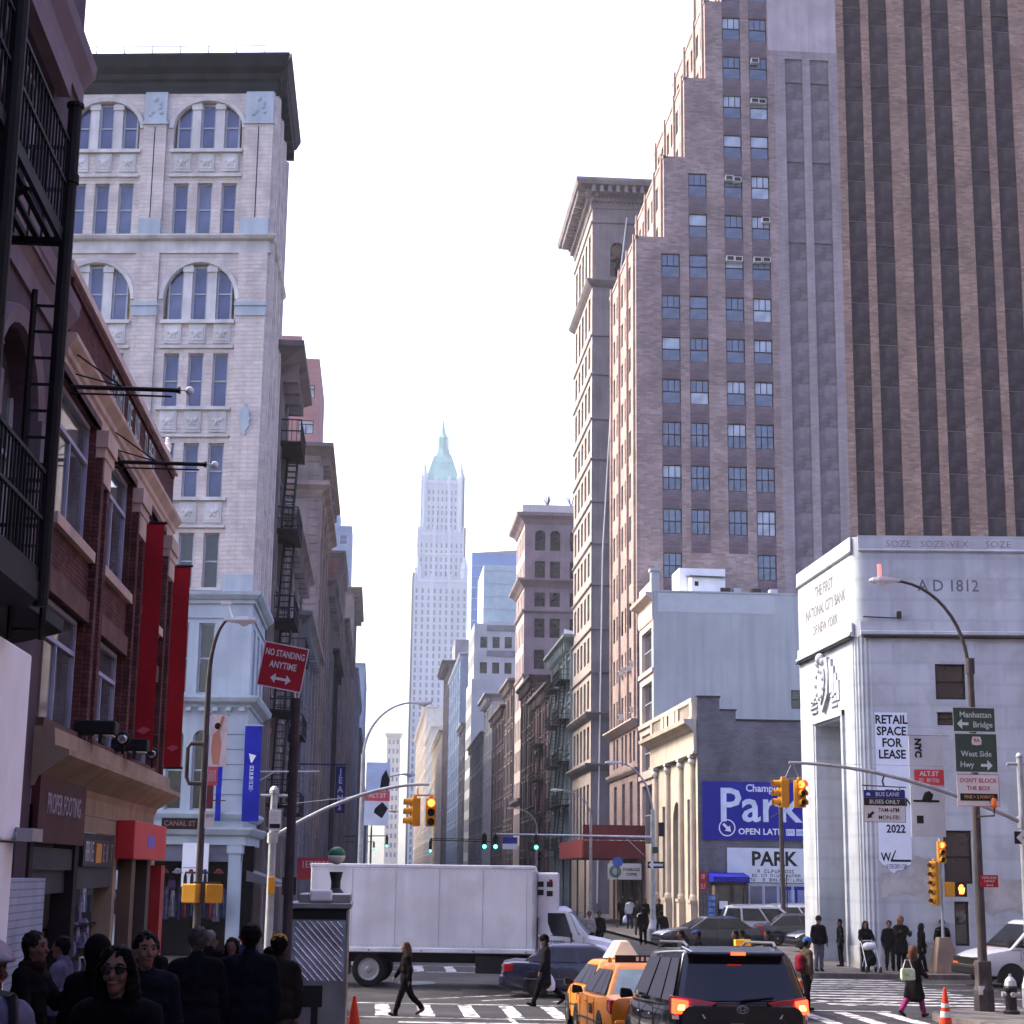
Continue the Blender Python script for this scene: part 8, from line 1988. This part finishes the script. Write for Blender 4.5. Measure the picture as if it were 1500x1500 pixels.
    if face:
        for kx in (-1, 1):
            m_ = MB(); m_.ball(hd + fwd * .083 + sid * kx * .034 + up_ * .022, .0125, 10, 7); m_.build('eye', M_BLACKP, root, world=False).data.shade_smooth()
            m_ = MB(); m_.tube([hd + fwd * .094 + sid * kx * .018 + up_ * .046, hd + fwd * .093 + sid * kx * .038 + up_ * .052, hd + fwd * .078 + sid * kx * .056 + up_ * .044], .0055, 6); m_.build('eyebrow', cloth(hair, .55), root, world=False)
        m_ = MB(); m_.tube([hd + fwd * .094 - sid * .026 - up_ * .056, hd + fwd * .108 - up_ * .055, hd + fwd * .094 + sid * .026 - up_ * .056], [.004, .0085, .004], 6); m_.build('lips', mat('lips_red', (.25, .07, .065), rough=.5), root, world=False)
    if glasses:
        m_ = MB()
        for kx in (-1, 1): m_.rings([[hd + fwd * (.106 + dd - .012 * abs(math.cos(2 * math.pi * q / 14)) ) + sid * (kx * .037 + .032 * sc * math.cos(2 * math.pi * q / 14)) + up_ * (.02 + .027 * sc * math.sin(2 * math.pi * q / 14)) for q in range(14)] for sc, dd in ((1, -.004), (1, .004), (.8, .007))])
        m_.tube([hd + fwd * .11 - sid * .012 + up_ * .028, hd + fwd * .11 + sid * .012 + up_ * .028], .004, 5)
        for kx in (-1, 1): m_.tube([hd + fwd * .1 + sid * kx * .066 + up_ * .026, hd + sid * kx * .09 + up_ * .02], .004, 5)
        m_.build('sunglasses', M_CGLASS, root, world=False)
    if strap:
        m_ = MB()
        for kx in strap: m_.tube([T(kx * .1, -.17, .42), T(kx * .12, -.09, .6), T(kx * .12, .08, .595), T(kx * .1, .16, .42), T(kx * .11, .175, .2)], [.028] * 5, 4)
        m_.build('strap', M_BLACKP, root, world=False)
    if backpack:
        m_ = MB(); m_.cap_(T(-.06, -.2, .38), T(.06, -.2, .38), .1, .1); m_.cap_(T(-.06, -.2, .12), T(.06, -.2, .12), .11, .11); m_.cap_(T(-.05, -.2, .12), T(-.05, -.2, .38), .11, .1); m_.cap_(T(.05, -.2, .12), T(.05, -.2, .38), .11, .1); blend('backpack', m_, .025, cloth(backpack), root, 4)
    root['_hands'] = 0
    del root['_hands']
    M_ = Matrix.Translation(root.location) @ Matrix.Rotation(R(rz), 4, 'Z') @ Matrix.Scale(s, 4)
    return root, M_ @ wL, M_ @ wR, M_
def carrier(hand, label, w=.26, h=.42, mm=None, name='plastic_bag', cat='bag', group=None):
    p = hand - V((0, 0, .09)); m = MB(); rg = []
    rnd = random.Random(int(p.x * 100))
    for t, k in ((0, .08), (.06, .1), (.22, .55), (.5, .9), (.8, 1.0), (.95, .85), (1, .5)):
        rg.append([(p.x + w / 2 * k * math.cos(a) * (1 + rnd.uniform(-.12, .12)), p.y + w * .28 * k * math.sin(a) * (1 + rnd.uniform(-.15, .15)), p.z - h * t) for a in [2 * math.pi * j / 10 for j in range(10)]])
    m.rings(rg); o = m.build(name, mm or mat('plastic_bag_white', (.55, .58, .72), rough=.35, var=.15, scale=9, bump=.5, bscale=20), None); o.data.shade_smooth(); return tag(o, label, cat, group)
BLK = (.010, .009, .013)
NV = (.016, .017, .034)
# ---- crowd on the left pavement
person('man in grey-blue shirt and pale cap with dark strap at the left edge', -1.86, 8.7, 215, 1.60, skin='c', coat=(.12, .12, .20), legs=(.03, .03, .05), hat='cap', hatc=(.34, .30, .36), face=True, vox=.018, strap=(-1,), bulk=1.05, head_turn=10)
person('dark coated man raising a hand to his mouth behind the man in cap', -2.85, 15.0, 255, 1.66, skin='b', coat=BLK, hair=(.03, .022, .02), arms=((30, 95), (12, 20)), face=True, vox=.02, coat_len=.3, scarf=(.05, .012, .012))
person('person in a pale jacket by the dark shopfront of the brick building', -3.55, 20.5, 80, 1.62, coat=(.10, .10, .17), legs=(.03, .03, .05), hairstyle='short', vox=.022, skin='b')
person('hooded dark figure seen from behind left of the sunglasses woman', -2.25, 14.6, 10, 1.62, coat=BLK, hat='hood', hatc=(.012, .01, .011), vox=.022, skin='b')
person('long haired woman in round sunglasses and black coat facing the camera', -1.33, 9.4, 176, 1.58, coat=BLK, hairstyle='long', hair=(.012, .008, .008), face=True, glasses=True, vox=.016, arms=((25, 70), (25, 70)), coat_len=.35, head_turn=-6)
person('dark haired man in dark jacket looking at the camera from the left crowd', -1.68, 13.2, 190, 1.66, skin='a', coat=NV, hair=(.012, .009, .008), face=True, vox=.017, head_turn=12)
q, wl_, wr_, _ = person('broad man seen from behind in dark jacket carrying a white bag', -1.68, 17.0, 3, 1.72, coat=(.014, .013, .024), hair=(.06, .05, .05), vox=.02, bulk=1.12, arms=((5, 10), (8, 14)), stride=8)
carrier(wr_, 'white plastic carrier bag held by the broad man in the left crowd', .30, .44, group='carrier bags')
person('man seen from behind in a navy jacket next to the man with the bag', -1.2, 17.3, -4, 1.76, coat=(.013, .014, .03), vox=.02, bulk=1.12, stride=9)
person('person in brown camouflage jacket and yellow cap behind the steel cart', -1.05, 19.6, 0, 1.66, coat=(.05, .042, .032), legs=(.06, .055, .05), hat='cap', hatc=(.40, .24, .05), vox=.022)
for k, (x, y, rz, hc, cc, hs, hh, lab) in enumerate((
        (-2.9, 22.5, 5, (.02, .015, .015), BLK, 'short', 1.7, 'dark haired walker in black just past the mauve building'),
        (-3.4, 27.5, 190, (.01, .01, .01), (.03, .02, .025), 'bob', 1.62, 'walker with bobbed hair near the display shelves'),
        (-2.5, 27.0, 0, (.2, .18, .17), (.02, .018, .02), 'short', 1.72, 'grey haired walker in the middle of the left crowd'),
        (-1.95, 24.5, 175, (.015, .01, .01), NV, 'bob', 1.63, 'short walker facing the camera behind the carrier bag man'),
        (-2.25, 31.0, 0, (.02, .015, .012), (.04, .05, .13), 'short', 1.74, 'walker in a bluish jacket near the red box sign'),
        (-1.5, 28.5, 185, (.35, .33, .33), (.03, .03, .035), 'short', 1.64, 'white haired walker facing the camera under the orange signal boxes'),
        (-1.3, 32.5, 5, (.015, .012, .01), BLK, 'long', 1.66, 'long haired walker left of the steel cart'),
        (-3.1, 34.5, 180, (.02, .014, .012), (.025, .012, .02), 'short', 1.7, 'walker below the red corner pilaster'),
        (-2.0, 36.5, 10, (.012, .01, .01), BLK, 'short', 1.75, 'tall dark walker approaching the left kerb'),
        (-3.9, 31.5, 100, (.015, .012, .012), (.06, .03, .05), 'bob', 1.6, 'shopper turned toward the brick building shop'),
        (-3.0, 40.5, 190, (.012, .01, .01), (.02, .02, .03), 'short', 1.7, 'person waiting by the lamp with the CANAL ST sign'),
        (-1.6, 42.0, 20, (.03, .02, .015), (.05, .045, .04), 'short', 1.72, 'person waiting at the left kerb behind the steel cart'))):
    person(lab, x, y, rz, hh, coat=cc, hair=hc, hairstyle=hs, stride=random.Random(k).choice((0, 10, 14, -10)), vox=.028, skin='ab'[k % 2], legs=(.012, .012, .02))
# ---- crossing pedestrians
person('long haired woman in dark jacket and boots walking in front of the truck', .78, 42.0, 98, 1.66, coat=(.014, .011, .012), legs=(.02, .016, .02), shoes=(.08, .05, .05), hair=(.10, .055, .04), hairstyle='long', stride=20, arms=((-14, 20), (18, 20)), vox=.022, coat_len=.1)
q, wl_, wr_, _ = person('man in long dark coat and beanie crossing before the blue sedan', 4.42, 45.3, 92, 1.76, coat=(.016, .013, .024), legs=(.01, .01, .012), hat='beanie', hatc=(.014, .012, .016), stride=23, arms=((10, 15), (-10, 10)), vox=.022, coat_len=.35)
carrier(wr_ + V((.1, -.22, .05)), 'small white carrier bag held by the man in the long coat', .24, .44, group='carrier bags')
person('man in blue beanie and brown jacket with red backpack right of the minivan', 11.05, 44.4, -75, 1.74, coat=(.085, .06, .045), legs=(.012, .012, .02), hat='beanie', hatc=(.05, .12, .36), backpack=(.22, .012, .03), stride=6, vox=.021, z=0)
person('man in dark jacket and faded jeans waiting on the far corner by the bank', 15.35, 59.9, 190, 1.78, coat=(.018, .015, .017), legs=(.14, .14, .17), hat='beanie', hatc=(.02, .018, .02), vox=.024, arms=((5, 20), (5, 20)))
person('dark figure by the bank portal door', 17.0, 63.2, 90, 1.62, coat=BLK, vox=.026)
person('woman in black pushing a pram in front of the bank', 17.0, 59.9, 180, 1.64, coat=BLK, hairstyle='long', vox=.023, arms=((30, 45), (30, 45)), hair=(.03, .02, .02))
person('person in black holding something up beside the fur hooded person', 18.0, 60.4, 170, 1.66, coat=BLK, vox=.023, stride=12)
person('person in a furry brown hood standing before the bank plinth', 18.35, 60.2, 185, 1.8, coat=(.014, .012, .013), hat='hood', hatc=(.16, .09, .05), vox=.023, arms=((35, 80), (35, 80)), coat_len=.3)
person('long haired girl in dark coat walking right before the bank wall', 19.05, 60.1, -85, 1.6, coat=BLK, hairstyle='long', hair=(.02, .012, .012), stride=14, arms=((22, 20), (-12, 10)), vox=.023, coat_len=.2)
q, wl_, wr_, _ = person('woman in long dark coat and magenta leggings carrying a green and white bag', 13.3, 42.7, -60, 1.66, coat=(.020, .012, .014), legs=(.30, .04, .16), hair=(.14, .06, .04), hairstyle='long', stride=-18, coat_len=.42, arms=((15, 30), (10, 50)), vox=.02, z=.0, bulk=1.05)
m = MB(); c = V((13.08, 42.45, 1.05)); m.rings([[(c.x + a * .17 * k, c.y + b_ * .07 * k, c.z + z_) for a, b_ in ((-1, -1), (1, -1), (1, 1), (-1, 1))] for z_, k in ((-.16, .85), (-.12, 1), (.08, .95), (.12, .8))]); bg_ = tag(m.build('shoulder_bag', mat('bag_pale_green', (.34, .42, .30), rough=.5, var=.4, scale=9)), 'pale green and white shoulder bag of the woman in magenta leggings', 'bag')
m = MB(); m.tube([c + V((-.12, 0, .1)), c + V((-.05, 0, .32)), c + V((.05, 0, .32)), c + V((.12, 0, .1))], .012, 5); m.build('bag_strap', M_SWHT, bg_)
person('person leaning in shade behind the concrete signal base', 20.1, 61.0, 180, 1.7, coat=(.02, .016, .018), vox=.026)
# ---- far pavement on the right
q, wl_, wr_, _ = person('person in white T-shirt and jeans walking away beyond the truck cab', 15.2, 104, 5, 1.74, skin='c', coat=(.50, .54, .66), legs=(.03, .035, .09), stride=8, vox=.03, hair=(.01, .008, .008))
carrier(wl_, 'white bag held by the person in white T-shirt', .35, .5, group='carrier bags')
q, wl_, wr_, _ = person('woman in dark jacket and khaki trousers with beige shoulder bag', 14.1, 93.5, 0, 1.72, coat=(.03, .028, .04), legs=(.12, .09, .06), hair=(.06, .04, .03), hairstyle='bob', vox=.03, stride=6)
m = MB(); c = V((14.25, 93.2, 1.15)); m.ball(c, .26, 10, 7, (1, .5, .65)); tag(m.build('shoulder_bag', mat('bag_beige', (.38, .30, .24), rough=.7)), 'beige shoulder bag on the khaki trousered woman', 'bag')
for k, (x, y, rz, cc, lab) in enumerate(((13.0, 84.5, 0, BLK, 'person in black walking between truck hood and lamp mast'), (13.4, 80.5, 20, (.012, .010, .014), 'dark figure bent forward near the navy sedan'), (16.2, 104.5, 180, BLK, 'person in black before the cream column bases, left one'), (16.9, 103.5, 170, (.02, .015, .015), 'person in black before the cream column bases, right one'), (15.6, 110, 0, (.03, .02, .03), 'dark figure under the red pavement shed'), (9.2, 75, 180, (.35, .3, .3), 'person whose head shows above the truck hood, left one'), (9.7, 75.5, 175, (.03, .03, .03), 'person whose head shows above the truck hood, right one'),
                                      (8.95, 50.8, 90, (.05, .05, .06), 'person whose head shows over the minivan roof rail, bare head'), (10.7, 51.5, 95, BLK, 'dark figure crossing behind the minivan roof'), (11.05, 52.3, 85, (.16, .12, .05), 'figure in khaki jacket crossing behind the minivan roof'), (11.6, 51.2, 100, (.03, .03, .05), 'figure with pale sleeves crossing behind the minivan'))):
    person(lab, x, y, rz, 1.7, coat=cc, vox=.03, stride=(10, 0, 12)[k % 3], skin='ab'[k % 2], lean=25 if k == 1 else 0)
person('person in a blue cap whose head shows over the minivan roof', 9.45, 50.9, 90, 1.7, coat=NV, hat='cap', hatc=(.05, .09, .25), vox=.028)
# pram
pr_ = tag(empty('pram', (17.0, 59.25, .15)), 'black pram with white frame pushed by the woman in black', 'pram')
m = MB(); m.cap_((0, .05, .45), (0, .2, .6), .2, .18); m.cap_((0, -.12, .42), (0, .0, .4), .16, .2); blend('seat', m, .025, cloth(BLK), pr_, 3)
m = MB(); m.cap_((-.08, .22, .86), (.08, .22, .86), .15, .15); blend('canopy', m, .025, M_SWHT, pr_, 3)
m = MB()
for s in (-1, 1): m.tube([(s * .24, .45, 1.05), (s * .24, .2, .8), (s * .23, -.28, .12)], .016, 6); m.tube([(s * .23, .35, .12), (s * .24, .0, .5)], .016, 6)
m.tube([(-.24, .45, 1.05), (.24, .45, 1.05)], .016, 6); m.build('frame', M_SWHT, pr_, world=False)
for s in (-1, 1):
    for y_ in (-.28, .35): mm_ = MB(); mm_.rings([[(s * .24 + e, y_ + r__ * math.cos(2 * math.pi * k / 14), .11 + r__ * math.sin(2 * math.pi * k / 14)) for k in range(14)] for e, r__ in ((-.02, .07), (-.02, .11), (.02, .11), (.02, .07))]); mm_.build('wheel', M_TYRE, pr_, world=False)
# ------------------------------------------------------------------ haze
hz = MB().box(-1600, 1600, -450, 3100, -1.2, 262).build('haze', None)
hz['kind'] = 'stuff'
hm = bpy.data.materials.new('haze_air'); hm.use_nodes = True
N = hm.node_tree.nodes
for n in list(N):
    if n.type != 'OUTPUT_MATERIAL': N.remove(n)
pv = N.new('ShaderNodeVolumePrincipled')
pv.inputs['Color'].default_value = (.88, .93, 1, 1)
pv.inputs['Density'].default_value = HAZE
pv.inputs['Anisotropy'].default_value = .3
hm.node_tree.links.new(pv.outputs[0], N['Material Output'].inputs['Volume'])
hz.data.materials.append(hm)
